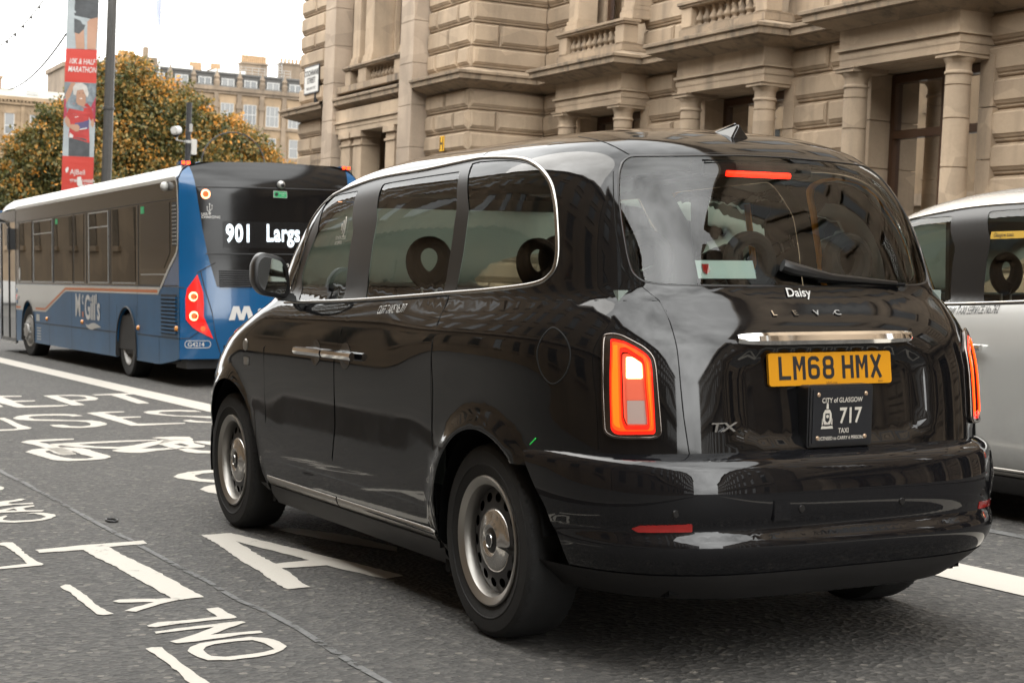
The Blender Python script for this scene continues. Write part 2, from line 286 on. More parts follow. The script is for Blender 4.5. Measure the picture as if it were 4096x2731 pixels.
MARKS={'bus_word':[([(-0.279,13.415),(-0.011,13.287),(-0.035,13.135),(-0.239,13.184),(-0.229,12.583),(-0.022,12.53),(-0.039,12.386),(-0.259,12.372),(-0.26,11.809),(0.164,11.733),(0.153,11.682),(0.062,11.571),(-0.287,11.573),(-0.377,11.616),(-0.417,12.3),(-0.427,12.572)],[]),([(-0.498,12.165),(-0.458,12.074),(-0.474,11.8),(-0.52,11.726),(-0.578,11.713)],[]),([(0.207,13.216),(0.507,13.207),(0.623,13.068),(0.665,12.753),(0.644,12.491),(0.571,12.308),(0.455,12.241),(0.332,12.254),(0.307,11.636),(0.182,11.64)],[[(0.339,13.104),(0.328,12.393),(0.444,12.415),(0.535,12.527),(0.571,12.797),(0.539,12.976)]]),([(0.718,13.14),(0.97,13.19),(1.182,13.175),(1.19,13.0),(1.039,12.954),(0.973,11.679),(0.949,11.588),(0.84,11.611),(0.895,12.972),(0.733,12.999)],[]),([(-0.802,10.432),(-0.71,10.422),(-0.709,10.099),(-0.723,9.666),(-0.696,9.255),(-0.733,9.152),(-0.849,9.088),(-0.992,9.079),(-1.036,9.1),(-1.012,9.237),(-0.968,9.216),(-0.85,9.208),(-0.81,9.29),(-0.788,9.805),(-0.783,10.249)],[]),([(-0.011,10.323),(-0.041,10.509),(-0.116,10.619),(-0.283,10.675),(-0.451,10.682),(-0.572,10.558),(-0.654,10.325),(-0.639,10.156),(-0.552,9.99),(-0.38,9.873),(-0.198,9.763),(-0.139,9.645),(-0.14,9.438),(-0.189,9.28),(-0.273,9.205),(-0.356,9.277),(-0.385,9.449),(-0.491,9.5),(-0.501,9.295),(-0.448,9.156),(-0.319,9.073),(-0.179,9.108),(-0.064,9.241),(-0.016,9.378),(-0.009,9.615),(-0.055,9.784),(-0.204,9.89),(-0.392,10.06),(-0.493,10.155),(-0.511,10.35),(-0.456,10.478),(-0.344,10.508),(-0.203,10.464),(-0.131,10.382),(-0.118,10.279)],[]),([(0.094,10.643),(0.262,10.714),(0.459,10.684),(0.451,10.585),(0.238,10.536),(0.261,10.073),(0.452,10.028),(0.439,9.927),(0.243,9.893),(0.229,9.259),(0.631,9.174),(0.612,9.096),(0.21,9.055),(0.128,9.095)],[]),([(1.122,10.301),(1.118,10.497),(1.004,10.631),(0.83,10.662),(0.685,10.614),(0.6,10.488),(0.603,10.273),(0.663,10.084),(0.73,9.93),(0.835,9.819),(0.983,9.547),(1.053,9.479),(1.117,9.684),(1.043,9.744),(0.791,9.985),(0.732,10.136),(0.707,10.348),(0.768,10.471),(0.878,10.457),(0.971,10.451),(1.01,10.355)],[]),([(0.682,9.428),(0.769,9.466),(0.788,9.32),(0.873,9.189),(0.942,9.123),(0.912,9.027),(0.838,9.074),(0.731,9.158),(0.687,9.279)],[])],'cycle_symbol':[([(-1.027,8.018),(-0.937,8.146),(-0.767,8.169),(-0.584,8.133),(-0.604,8.037),(-0.771,8.005),(-0.894,7.987),(-0.832,7.574),(-0.809,7.245),(-0.824,6.986),(-0.842,6.905),(-0.941,6.895),(-0.933,7.229),(-0.947,7.509),(-0.975,7.766)],[]),([(-1.134,7.25),(-1.06,7.406),(-0.948,7.47),(-0.785,7.454),(-0.694,7.346),(-0.673,7.217),(-0.668,7.022),(-0.637,6.71),(-0.654,6.61),(-0.717,6.52),(-0.828,6.484),(-0.983,6.484),(-1.065,6.6),(-1.098,6.899)],[[(-1.001,7.223),(-0.958,7.279),(-0.953,6.938),(-0.833,6.916),(-0.823,7.213),(-0.8,7.125),(-0.801,6.9),(-0.767,6.644),(-0.837,6.593),(-0.917,6.632),(-0.969,6.764),(-0.996,6.996)]]),([(-0.851,7.764),(-0.62,7.803),(-0.258,7.798),(-0.005,7.762),(-0.026,7.685),(-0.287,7.683),(-0.671,7.643),(-0.859,7.587)],[]),([(-0.817,7.648),(-0.667,7.658),(-0.572,7.431),(-0.425,7.31),(-0.286,7.389),(-0.134,7.566),(0.026,7.704),(0.147,7.689),(-0.047,7.439),(-0.277,7.142),(-0.392,7.119),(-0.546,7.234),(-0.717,7.437)],[]),([(-0.538,7.074),(-0.464,7.154),(-0.332,7.153),(-0.221,7.075),(-0.103,7.073),(-0.081,6.967),(-0.232,6.924),(-0.363,6.813),(-0.443,6.837),(-0.521,6.951)],[]),([(-0.008,7.924),(0.056,7.956),(0.186,7.939),(0.293,7.868),(0.265,7.675),(0.227,7.562),(0.118,7.615),(0.047,7.781)],[]),([(0.015,7.665),(0.147,7.689),(0.231,7.56),(0.175,7.331),(0.201,7.11),(0.152,6.997),(0.05,6.983),(-0.005,7.049),(-0.074,6.964),(-0.084,7.088),(-0.094,7.378)],[[(0.01,7.327),(0.081,7.376),(0.088,7.165),(0.041,7.132)]]),([(0.205,7.486),(0.291,7.487),(0.35,7.372),(0.395,7.266),(0.305,6.978),(0.261,7.081),(0.222,7.308)],[]),([(-0.061,6.958),(0.024,6.995),(0.064,6.78),(0.144,6.702),(0.247,6.652),(0.195,6.488),(0.099,6.557),(-0.017,6.606),(-0.068,6.729)],[])],'round_letters':[([(-0.577,5.248),(-0.52,5.368),(-0.42,5.469),(-0.295,5.513),(-0.22,5.52),(-0.117,5.507),(-0.168,5.346),(-0.268,5.364),(-0.352,5.345),(-0.426,5.262),(-0.451,5.186),(-0.448,5.069),(-0.383,4.969),(-0.305,4.914),(-0.343,4.793),(-0.424,4.827),(-0.492,4.922),(-0.545,5.06),(-0.573,5.16)],[]),([(-0.606,4.549),(-0.553,4.654),(-0.492,4.714),(-0.443,4.733),(-0.358,4.746),(-0.515,4.252),(-0.582,4.285),(-0.608,4.373)],[])],'side_word':[([(-1.855,4.489),(-1.732,4.544),(-1.685,4.591),(-1.652,4.561),(-1.691,4.5),(-1.765,4.454),(-1.78,4.416),(-1.763,4.376),(-1.646,4.386),(-1.656,4.323),(-1.759,4.342),(-1.891,4.284)],[]),([(-1.918,4.125),(-1.798,4.216),(-1.715,4.263),(-1.664,4.268),(-1.673,4.22),(-1.719,4.19),(-1.741,4.157),(-1.745,4.082),(-1.655,4.046),(-1.673,3.995),(-1.766,4.028),(-1.932,4.048)],[[(-1.848,4.112),(-1.789,4.181),(-1.791,4.084)]]),([(-1.943,3.869),(-1.883,3.921),(-1.876,3.889),(-1.917,3.817),(-1.929,3.763),(-1.894,3.699),(-1.807,3.683),(-1.741,3.71),(-1.699,3.769),(-1.703,3.852),(-1.729,3.927),(-1.773,3.936),(-1.735,3.971),(-1.679,3.943),(-1.638,3.84),(-1.646,3.771),(-1.683,3.7),(-1.743,3.651),(-1.807,3.632),(-1.892,3.628),(-1.975,3.688)],[]),([(-1.69,5.268),(-1.67,5.221),(-1.67,5.126),(-1.698,5.063),(-1.73,5.043)],[])],'large_t':[([(-1.969,2.68),(-1.973,2.582),(-1.768,2.58),(-1.767,2.411),(-1.742,2.053),(-1.741,1.852),(-1.73,1.528),(-1.723,1.213),(-1.702,1.167),(-1.597,1.181),(-1.604,1.484),(-1.609,1.897),(-1.635,2.312),(-1.639,2.611),(-1.443,2.632),(-1.438,2.733),(-1.746,2.718)],[])],'large_a':[([(-1.132,2.775),(-0.977,2.771),(-0.867,2.235),(-0.797,1.898),(-0.736,1.602),(-0.697,1.382),(-0.682,1.261),(-0.778,1.23),(-0.848,1.49),(-0.883,1.658),(-1.086,1.682),(-1.105,1.489),(-1.131,1.3),(-1.133,1.196),(-1.239,1.19),(-1.238,1.308),(-1.2,1.699),(-1.193,1.952),(-1.166,2.231),(-1.143,2.491)],[[(-1.034,2.518),(-1.056,2.233),(-1.071,2.016),(-1.075,1.806),(-0.905,1.826),(-0.955,2.088),(-1.012,2.347)]])],'large_x':[([(-0.728,2.77),(-0.656,2.811),(-0.602,2.73),(-0.466,2.423),(-0.399,1.982),(-0.447,1.872),(-0.593,2.258),(-0.703,2.626)],[])],'small_only':[([(-1.953,1.263),(-1.917,1.283),(-1.747,1.223),(-1.696,1.197),(-1.702,1.167),(-1.792,1.121),(-1.838,1.082),(-1.921,1.009),(-1.957,1.051),(-1.898,1.1),(-1.806,1.169),(-1.932,1.223)],[]),([(-1.661,0.945),(-1.609,0.95),(-1.609,0.825),(-1.605,0.735),(-1.617,0.718),(-1.726,0.724),(-1.845,0.717),(-1.925,0.697),(-1.954,0.711),(-1.95,0.737),(-1.901,0.771),(-1.747,0.768),(-1.668,0.774),(-1.666,0.865)],[]),([(-1.954,0.622),(-1.784,0.643),(-1.607,0.657),(-1.603,0.629),(-1.627,0.608),(-1.711,0.542),(-1.785,0.475),(-1.6,0.461),(-1.604,0.421),(-1.686,0.425),(-1.859,0.391),(-1.938,0.391),(-1.95,0.436),(-1.911,0.457),(-1.841,0.503),(-1.732,0.606),(-1.839,0.596),(-1.956,0.581)],[]),([(-1.936,0.255),(-1.91,0.309),(-1.862,0.353),(-1.784,0.373),(-1.67,0.376),(-1.62,0.331),(-1.596,0.258),(-1.604,0.174),(-1.632,0.121),(-1.682,0.081),(-1.748,0.059),(-1.844,0.058),(-1.911,0.087),(-1.933,0.152),(-1.939,0.21)],[[(-1.879,0.245),(-1.858,0.293),(-1.82,0.322),(-1.738,0.33),(-1.68,0.321),(-1.653,0.257),(-1.652,0.189),(-1.658,0.15),(-1.707,0.121),(-1.77,0.107),(-1.847,0.109),(-1.882,0.145),(-1.886,0.183)]])],'corner_bracket':[([(-2.118,2.929),(-2.085,2.961),(-2.064,2.977),(-2.028,2.959),(-2.028,2.804),(-2.035,2.605),(-2.036,2.441),(-2.029,2.337),(-2.02,2.267),(-2.03,2.238),(-2.1,2.226),(-2.243,2.215),(-2.233,2.27),(-2.141,2.294),(-2.08,2.305),(-2.077,2.432),(-2.074,2.655),(-2.076,2.86)],[])],'dash_one':[([(-2.071,1.674),(-2.042,1.708),(-2.019,1.696),(-2.022,1.53),(-2.019,1.39),(-2.026,1.227),(-2.02,1.076),(-2.007,1.008),(-2.053,1.0),(-2.069,1.028),(-2.063,1.182),(-2.064,1.323),(-2.061,1.514)],[])],'dash_two':[([(-2.056,0.357),(-2.028,0.372),(-2.002,0.355),(-2.007,0.254),(-2.005,0.125),(-2.004,-0.049),(-2.002,-0.212),(-2.003,-0.547),(-2.055,-0.521),(-2.058,-0.184),(-2.051,-0.009),(-2.051,0.148),(-2.048,0.256)],[])]}
CHALK=[(-1.527,6.522),(-1.519,6.133),(-1.525,5.922),(-1.517,5.539),(-1.508,5.34),(-1.512,5.048),(-1.515,5.078),(-1.503,4.669),(-1.504,4.27),(-1.505,3.899),(-1.504,3.632),(-1.503,3.435),(-1.501,2.993),(-1.487,2.763),(-1.491,2.584),(-1.493,2.575),(-1.49,2.223),(-1.492,1.963),(-1.485,1.713),(-1.48,1.506),(-1.489,1.263),(-1.49,1.031),(-1.468,0.825),(-1.462,0.591),(-1.463,0.418),(-1.491,-0.195),(-1.491,-0.574),(-1.49,-0.943)]

LABELS = {'bus_word': 'white words EPT and SES painted across the lane left of the black taxi', 'cycle_symbol': 'white bicycle symbol painted on the lane below the words',
 'round_letters': 'white rounded letters painted beside the black taxi front wheel', 'side_word': 'small white letters CAR painted at the left edge of the bay',
 'large_t': 'large white letter T painted in the foreground', 'large_a': 'large white letter A painted beside the black taxi sill',
 'large_x': 'white stroke painted in the shade under the black taxi', 'small_only': 'narrow white word ONLY painted sideways in the foreground',
 'corner_bracket': 'white corner bracket of a taxi bay at the left edge', 'dash_one': 'short white dash between the bracket and the word ONLY', 'dash_two': 'short white dash at the bottom edge of the picture'}
def rough(poly):
    # thermoplastic edges are ragged over the coarse chippings
    out = []; n = len(poly)
    for i in range(n):
        a, c = Vector(poly[i]), Vector(poly[(i+1) % n]); L = (c-a).length; k = max(1, int(L/0.035)); t = (c-a)/max(L, 1e-6)
        for j in range(k):
            p = a.lerp(c, j/k); q = p+Vector((-t.y, t.x))*random.uniform(-0.0045, 0.0045); out.append((q.x, q.y))
    return out
def paint(name, m, polys, z, label):
    polys = [(rough(o), [rough(h) for h in hs]) for o, hs in polys]
    V = []; F = []
    for o, hs in polys:
        loops = [[Vector((x, y, 0)) for x, y in o]]+[[Vector((x, y, 0)) for x, y in h] for h in hs]
        tr = tessellate_polygon(loops); pts = [(p.x, p.y, z) for l in loops for p in l]
        k = len(V); V += pts
        for a, b_, c in tr:
            A, B_, C_ = pts[a], pts[b_], pts[c]
            ar = (B_[0]-A[0])*(C_[1]-A[1])-(B_[1]-A[1])*(C_[0]-A[0])
            if abs(ar) > 1e-9: F.append((k+a, k+b_, k+c) if ar > 0 else (k+a, k+c, k+b_))
    return rmesh(name, m, V, F, label)
for i, (k, v) in enumerate(MARKS.items()): paint('road_marking', M['paint'], v, 0.004, LABELS[k])
def ribbon(name, m, pts, wd, z, label):
    V = []; F = []; n = len(pts)
    for i, p in enumerate(pts):
        a = pts[max(i-1, 0)]; c = pts[min(i+1, n-1)]; d = Vector((c[0]-a[0], c[1]-a[1])).normalized(); q = Vector((-d.y, d.x))
        ww = wd*(0.8+0.4*random.random())/2 if wd < 0.1 else wd/2
        V += [(p[0]+q.x*ww, p[1]+q.y*ww, z), (p[0]-q.x*ww, p[1]-q.y*ww, z)]
    for i in range(n-1): F.append((2*i+1, 2*i+3, 2*i+2, 2*i))
    return rmesh(name, m, V, F, label)
ribbon('road_marking', M['worn'], [(x, y) for x, y in CHALK[::-1]]+[(-1.53, 9.0), (-1.53, 16)], 0.03, 0.0037, 'thin worn chalky line running past the letter T')
ribbon('road_marking', M['paint'], [(1.57,-16),(1.565,0.3),(1.40,7),(1.33,11),(1.29,14),(1.25,19),(1.22,26),(1.2,60)], 0.31, 0.0045, 'broad white lane line between the taxi and the bus')
ribbon('road_marking', M['worn'], [(2.56,-14),(2.555,1.15),(2.54,2.2)], 0.07, 0.0037, 'thin worn white line under the silver taxi')
rmesh('road_marking', M['worn'], [(-2.5,27.5,0.004),(1.0,27.6,0.004),(1.0,27.75,0.004),(-2.5,27.65,0.004)], [(0,1,2,3)], 'thin pale line across the far end of the lane')
# rubber ring lying on the road
b = MB(); pts = [(-1.415+0.028*math.cos(a)+0.0, 3.47+0.06*math.sin(a), 0.006) for a in np.linspace(0, 2*math.pi, 25)]
b.tube(pts, 0.006, 6, False); setp(b.build('rubber_ring', M['black'], None, True, mw=ROAD), 'small dark rubber ring lying on the thin worn line', 'ring')

# ---------------------------------------------------------------- the sandstone building on the right
stone = empty('stone_building'); stone.location = (11.4, 20.0, 0.2)
setp(stone, 'ornate sandstone civic building with banded masonry, columns and balustrades behind the taxis', 'building')
SO = Vector((11.4, 20.0, 0.2))
def spart(b, name, m, parent=None, **k):
    b.v = [(x-SO.x, y-SO.y, z-SO.z) for x, y, z in b.v]; return b.build(name, m, parent or stone, **k)
fx = lambda X: (lambda a, h, d: (X-d, a, h))              # wall facing the street: a along Y, h up, d outward
fy = lambda Y: (lambda a, h, d: (a, Y-d, h))              # wall facing back down the street
fyb = lambda Y: (lambda a, h, d: (a, Y+d, h))
def block(b, f, a0, a1, h0, h1):
    rings = [(0.008,-0.075),(0.009,-0.014),(0.018,0.0),(0.036,0.0),(0.039,0.022),(0.062,0.044),(0.065,0.054)]
    vs = []; fs = []
    for i, d in rings: vs += [f(a0+i,h0+i*1.75,d), f(a1-i,h0+i*1.75,d), f(a1-i,h1-i*0.9,d), f(a0+i,h1-i*0.9,d)]
    for k in range(len(rings)-1):
        for j in range(4): fs.append((k*4+j, k*4+(j+1)%4, k*4+4+(j+1)%4, k*4+4+j))
    n = (len(rings)-1)*4; fs.append((n,n+1,n+2,n+3)); b.add(vs, fs)
LOW = [-0.2,0.35,0.78,1.20,1.62,2.03,2.45,2.86,3.28,3.71,4.12,4.54,4.95]
UP = [5.35,5.77,6.22,6.65,7.08,7.52,7.95,8.4,8.85,9.3]
def rust(b, f, a0, a1, split, zs, par=0):
    for k in range(len(zs)-1):
        cuts = [a0]+(split[(k+par) % len(split)])+[a1]
        for i in range(len(cuts)-1): block(b, f, cuts[i], cuts[i+1], zs[k], zs[k+1])
YC = [12.585+4.37*k for k in range(-6, 3)]
SP = [24.1]+[]                                            # piers lie between neighbouring bays
for i in range(len(YC)):
    b = MB(); a0 = YC[i]+1.14; a1 = YC[i+1]-1.14 if i+1 < len(YC) else 24.12
    if i+1 < len(YC):
        m_ = (a0+a1)/2; rust(b, fx(11.4), a0, a1, [[m_], []], LOW, 1); rust(b, fx(11.4), a0-0.1, a1+0.1, [[m_+0.1], []], UP)
    else:
        rust(b, fx(11.4), a0, a1, [[a1-0.75], []], LOW, 1); rust(b, fx(11.4), a0-0.1, a1, [[], [a1-0.7]], UP)
    spart(b, 'wall', M['stone'])
b = MB()
# return wall and the projecting corner block
rust(b, fy(24.12), 9.75, 11.4, [[10.35], []], LOW, 0); rust(b, fy(24.12), 9.75, 11.4, [[], [10.35]], UP)
rust(b, fx(9.75), 24.12, 26.22, [[24.75, 25.7], [25.2]], LOW, 0); rust(b, fx(9.75), 24.12, 26.22, [[24.7, 25.75], [25.15]], UP)
spart(b, 'wall', M['stone']); b = MB(); rust(b, fx(9.75), 31.7, 34.4, [[33.35], [32.6]], LOW); rust(b, fx(9.75), 31.7, 34.4, [[32.6], [33.3]], UP)
rust(b, fyb(34.4), 9.75, 15, [[11.5, 13.2], [10.6, 12.4]], LOW); rust(b, fyb(34.4), 9.75, 15, [[11.5, 13.2], [10.6, 12.4]], UP)
spart(b, 'wall', M['stone'])
# backing wall, opening reveals, upper mass
b = MB(); y0 = YC[0]-3
for i in range(len(YC)):
    a1 = YC[i]-1.14; a0 = YC[i-1]+1.14 if i else y0
    b.box(11.44, 12.6, a0, a1, -0.4, 9.3)
b.box(11.44, 12.6, YC[-1]+1.14, 24.2, -0.4, 9.3)
for yc in YC:
    b.box(11.444, 12.6, yc-1.14, yc+1.14, 4.42, 5.38)
b.box(9.80, 11.5, 24.17, 26.3, -0.4, 9.3); b.box(9.80, 13, 31.6, 34.35, -0.4, 9.3); b.box(9.86, 12, 26.3, 27.3, -0.4, 9.3); b.box(9.86, 12, 30.2, 31.6, -0.4, 9.3)
b.box(9.864, 12, 27.3, 30.2, 4.42, 5.38); b.box(10.9, 11.0, 27.3, 30.2, -0.4, 4.42)
b.box(13.0, 13.2, y0, 34.3, -0.5, 9.3); b.box(11.4, 16, y0, 24.2, 9.3, 21); b.box(9.75, 16, 24.2, 34.4, 9.3, 23)  # thin rear slab is added unseen, to block sky leaking through the wall
spart(b, 'inner_wall', M['stone'])
# pale giant pilasters of the corner block
for a0, a1 in ((26.22, 26.94), (31.0, 31.7)):
    b = MB()
    for k in range(12):
        b.box(9.40, 9.83, a0, a1, -0.4+k*0.86, -0.4+(k+1)*0.86-0.006)
    spart(b, 'pilaster', M['pale'], bevel=0.006)
# cornice: one profile swept round the plan
def offset_path(P, d):
    out = []
    for i in range(len(P)):
        p = Vector(P[i]); t0 = (p-Vector(P[i-1])).normalized() if i else None; t1 = (Vector(P[i+1])-p).normalized() if i+1 < len(P) else None
        t0 = t0 or t1; t1 = t1 or t0; n0 = Vector((-t0.y, t0.x)); n1 = Vector((-t1.y, t1.x)); m = (n0+n1)
        m = m/max(0.2, m.dot(n0)); out.append(p+m*d)
    return out
def sweep(b, P, prof):
    rows = [[(q.x, q.y, z) for q in offset_path(P, d)] for d, z in prof]; n = len(P); vs = [p for r in rows for p in r]
    b.add(vs, [(k*n+i, k*n+i+1, (k+1)*n+i+1, (k+1)*n+i) for k in range(len(rows)-1) for i in range(n-1)])
COR = [(-0.06,4.95),(0.03,4.955),(0.05,4.975),(0.10,4.985),(0.17,5.005),(0.30,5.055),(0.315,5.06),(0.32,5.075),(0.385,5.08),(0.39,5.17),(0.43,5.185),(0.435,5.23),(0.40,5.245),(0.02,5.345),(-0.06,5.35)]
P = []
for yc in YC: P += [(11.4, yc-1.25), (10.84, yc-1.25), (10.84, yc+1.25), (11.4, yc+1.25)]
P = [(11.4, y0)]+P+[(11.4, 24.12), (9.75, 24.12), (9.75, 26.21)]
b = MB(); sweep(b, P, COR); sweep(b, [(9.72, 26.95), (9.72, 30.99)], [(d*0.8, z) for d, z in COR]); sweep(b, [(9.75, 31.71), (9.75, 34.4), (15, 34.4)], COR)
spart(b, 'cornice', M['ledge'])
# entablature and columns of every bay
def bay(yc, near):
    b = MB(); a0, a1 = yc-1.25, yc+1.25
    b.box(10.855, 11.45, a0, a1, 4.43, 4.535); b.box(10.845, 11.45, a0-0.01, a1+0.01, 4.545, 4.645); b.box(10.80, 11.45, a0-0.045, a1+0.045, 4.655, 4.695); b.box(10.84, 11.45, a0, a1, 4.70, 4.97)
    b.box(10.85, 11.445, a0, a1, 4.53, 4.55); b.box(10.85, 11.445, a0, a1, 4.64, 4.705); b.box(11.1, 11.75, yc-1.13, yc+1.13, 4.424, 4.44)
    spart(b, 'entablature', M['stone'])
    for s in (-1.065, 1.065):
        b = MB(); y = yc+s; o = (11.02, y, 0)
        pf = [(0.25,-0.3),(0.25,0.5),(0.23,0.55),(0.185,0.62)]
        for zj in (1.27, 2.11, 2.95, 3.58, 4.01): rr = 0.185-0.021*max(0, (zj-1.2)/3); pf += [(rr, zj-0.009), (rr-0.016, zj-0.006), (rr-0.016, zj+0.006), (rr, zj+0.009)]
        b.lathe(pf+[(0.163,4.14),(0.178,4.15),(0.184,4.165),(0.178,4.185),(0.164,4.195),(0.164,4.28),(0.175,4.30),(0.205,4.345),(0.207,4.355)], o, n=32)
        spart(b, 'column', M['stone'], smooth=True)
        c = MB(); c.box(10.80, 11.40, y-0.215, y+0.215, 4.357, 4.405); c.box(10.78, 11.40, y-0.235, y+0.235, 4.405, 4.43); spart(c, 'capital', M['stone'], bevel=0.006)
    # reveals with coursed joints
    for s in (-1, 1):
        b = MB()
        for k in range(7):
            z0, z1 = -0.3+k*0.675, -0.3+(k+1)*0.675-0.016
            e = yc+s*1.12; b.box(11.33, 11.9, min(e, e+s*0.26), max(e, e+s*0.26), z0, min(z1, 4.42))
        spart(b, 'pier', M['stone'])
    # window
    wn = MB(); X = 11.74; w2 = 1.11
    for a in (-w2, 0.0, w2): wn.box(X-0.05, X+0.06, yc+a-(0.075 if a else 0.05), yc+a+(0.075 if a else 0.05), 0.8, 4.40)
    for z in (0.85, 3.55, 4.34): wn.box(X-0.045, X+0.055, yc-w2, yc+w2, z-0.06, z+0.06)
    wo = spart(wn, 'window', M['brown_frame'], bevel=0.008)
    g = MB(); g.quad((X+0.02, yc-w2, 0.8), (X+0.02, yc+w2, 0.8), (X+0.02, yc+w2, 4.4), (X+0.02, yc-w2, 4.4)); g.v = [(x-SO.x, y-SO.y, z-SO.z) for x, y, z in g.v]; g.build('pane', M['shop_glass'], wo, smooth=None)
    g = MB(); g.box(X+0.9, X+1.0, yc-1.2, yc+1.2, -0.4, 4.42); g.box(X+0.06, X+0.9, yc-1.2, yc-1.16, -0.4, 4.42); g.box(X+0.06, X+0.9, yc+1.16, yc+1.2, -0.4, 4.42); g.box(X+0.1, X+0.9, yc-1.16, yc+1.16, 4.30, 4.42); spart(g, 'room', M['room'])
    if near:
        g = MB(); g.box(X+0.30, X+0.31, yc+0.30, yc+0.72, 1.0, 4.30); spart(g, 'curtain', M['blind'])
        g = MB(); g.box(X+0.60, X+0.63, yc-0.95, yc+0.95, 0.9, 4.2); spart(g, 'glow_panel', M['room_glow'])  # glowing panel added behind the glass to lighten the dark opening
    # balcony
    b = MB(); b.box(10.83, 11.4, a0, a1, 5.35, 5.47); b.box(10.86, 11.4, a0+0.02, a1-0.02, 5.47, 5.50); bo = spart(b, 'balcony', M['ledge'], bevel=0.01)
    def sub(bb, n, m, **k):
        bb.v = [(x-SO.x, y-SO.y, z-SO.z) for x, y, z in bb.v]; return bb.build(n, m, bo, **k)
    for s in (-1, 1):
        e0, e1 = sorted((yc+s*0.92, yc+s*1.23)); p = MB(); p.box(10.86, 11.15, e0, e1, 5.502, 5.82); sub(p, 'pedestal', M['stone'], bevel=0.008)
    p = MB(); p.box(10.83, 11.14, a0-0.03, a1+0.03, 5.822, 5.86); p.box(10.80, 11.17, a0-0.05, a1+0.05, 5.86, 5.915); sub(p, 'rail', M['ledge'], bevel=0.01)
    if near:
        for k in range(9):
            y = yc-0.82+k*0.205; p = MB(); p.lathe([(0.001,5.502),(0.062,5.502),(0.062,5.53),(0.045,5.545),(0.05,5.56),(0.078,5.60),(0.076,5.635),(0.045,5.69),(0.033,5.74),(0.034,5.765),(0.05,5.775),(0.05,5.79),(0.06,5.795),(0.06,5.82),(0.001,5.82)], (10.98, y, 0), n=12)
            sub(p, 'baluster', M['ledge'], smooth=True)
    else:
        p = MB(); p.box(10.90, 11.0, yc-1.0, yc+1.0, 5.502, 5.82); sub(p, 'pedestal', M['stone'])
    # upper order
    for s in (-1, 1):
        y = yc+s*1.05; p = MB(); p.box(11.05, 11.45, y-0.20, y+0.20, 6.16, 9.3); p.box(11.0, 11.45, y-0.24, y+0.24, 5.92, 6.08); p.box(11.02, 11.45, y-0.22, y+0.22, 6.08, 6.16); spart(p, 'pilaster', M['stone'], bevel=0.008)
    q = MB(); q.box(11.6, 11.7, yc-1.25, yc-0.85, 5.4, 9.3); q.box(11.6, 11.7, yc+0.85, yc+1.25, 5.4, 9.3); q.box(11.62, 11.7, yc-0.85, yc+0.85, 5.4, 6.0); spart(q, 'pier', M['stone'])
    wn = MB()
    for a in (-0.80, 0.0, 0.80): wn.box(11.66, 11.74, yc+a-0.06, yc+a+0.06, 6.0, 9.3)
    wn.box(11.655, 11.735, yc-0.8, yc+0.8, 6.0, 6.14); wo = spart(wn, 'window', M['brown_frame'])
    g = MB(); g.quad((11.70, yc-0.8, 6.0), (11.70, yc+0.8, 6.0), (11.70, yc+0.8, 9.3), (11.70, yc-0.8, 9.3)); g.v = [(x-SO.x, y-SO.y, z-SO.z) for x, y, z in g.v]; g.build('pane', M['shop_glass'], wo, smooth=None)
    g = MB(); g.box(11.80, 11.82, yc-0.8, yc+0.8, 6.35, 9.3); spart(g, 'blind', M['blind'])
    g = MB(); g.box(12.3, 12.4, yc-1.2, yc+1.2, 5.4, 9.3); spart(g, 'room', M['room'])
for i, yc in enumerate(YC): bay(yc, i >= 5)
# the window bay of the corner block
b = MB(); a0, a1 = 26.95, 30.99
b.box(9.50, 9.9, a0, a1, 4.43, 4.535); b.box(9.49, 9.9, a0, a1, 4.545, 4.645); b.box(9.45, 9.9, a0, a1, 4.655, 4.70); b.box(9.485, 9.9, a0, a1, 4.705, 4.96); b.box(9.5, 9.895, a0, a1, 4.53, 4.71)
spart(b, 'entablature', M['stone'])
for y0_, y1_ in ((27.42, 27.95), (29.42, 29.95), (30.15, 30.75)):
    b = MB(); b.box(9.55, 10.0, y0_, y1_, -0.3, 4.12); b.box(9.535, 10.0, y0_-0.015, y1_+0.015, 2.94, 3.4); b.box(9.52, 10.0, y0_-0.03, y1_+0.03, 4.12, 4.17); b.box(9.55, 10.0, y0_, y1_, 4.17, 4.3); b.box(9.49, 10.0, y0_-0.06, y1_+0.06, 4.3, 4.43)
    spart(b, 'pier', M['stone'], bevel=0.006)
wn = MB(); X = 10.6
for y in (27.75, 28.75, 29.6): wn.box(X-0.05, X+0.05, y-0.07, y+0.07, 0.5, 4.42)
wn.box(X-0.045, X+0.045, 27.7, 29.6, 4.28, 4.42); wn.box(X-0.045, X+0.045, 27.7, 29.6, 3.0, 3.12); wo = spart(wn, 'window', M['brown_frame'])
g = MB(); g.quad((X, 27.7, 0.5), (X, 29.6, 0.5), (X, 29.6, 4.4), (X, 27.7, 4.4)); g.v = [(x-SO.x, y-SO.y, z-SO.z) for x, y, z in g.v]; g.build('pane', M['shop_glass'], wo, smooth=None)
g = MB(); g.box(10.72, 10.74, 27.8, 29.5, 1.0, 4.3); spart(g, 'blind', M['blind'])
b = MB(); b.box(9.48, 9.9, a0, a1, 5.35, 5.50); bo = spart(b, 'balcony', M['ledge'], bevel=0.01)
def sub4(bb, n, m, **k):
    bb.v = [(x-SO.x, y-SO.y, z-SO.z) for x, y, z in bb.v]; return bb.build(n, m, bo, **k)
for y0_, y1_ in ((26.95, 27.5), (29.18, 29.66), (30.15, 30.5)):
    p = MB(); p.box(9.50, 9.85, y0_, y1_, 5.502, 5.82); sub4(p, 'pedestal', M['stone'], bevel=0.008)
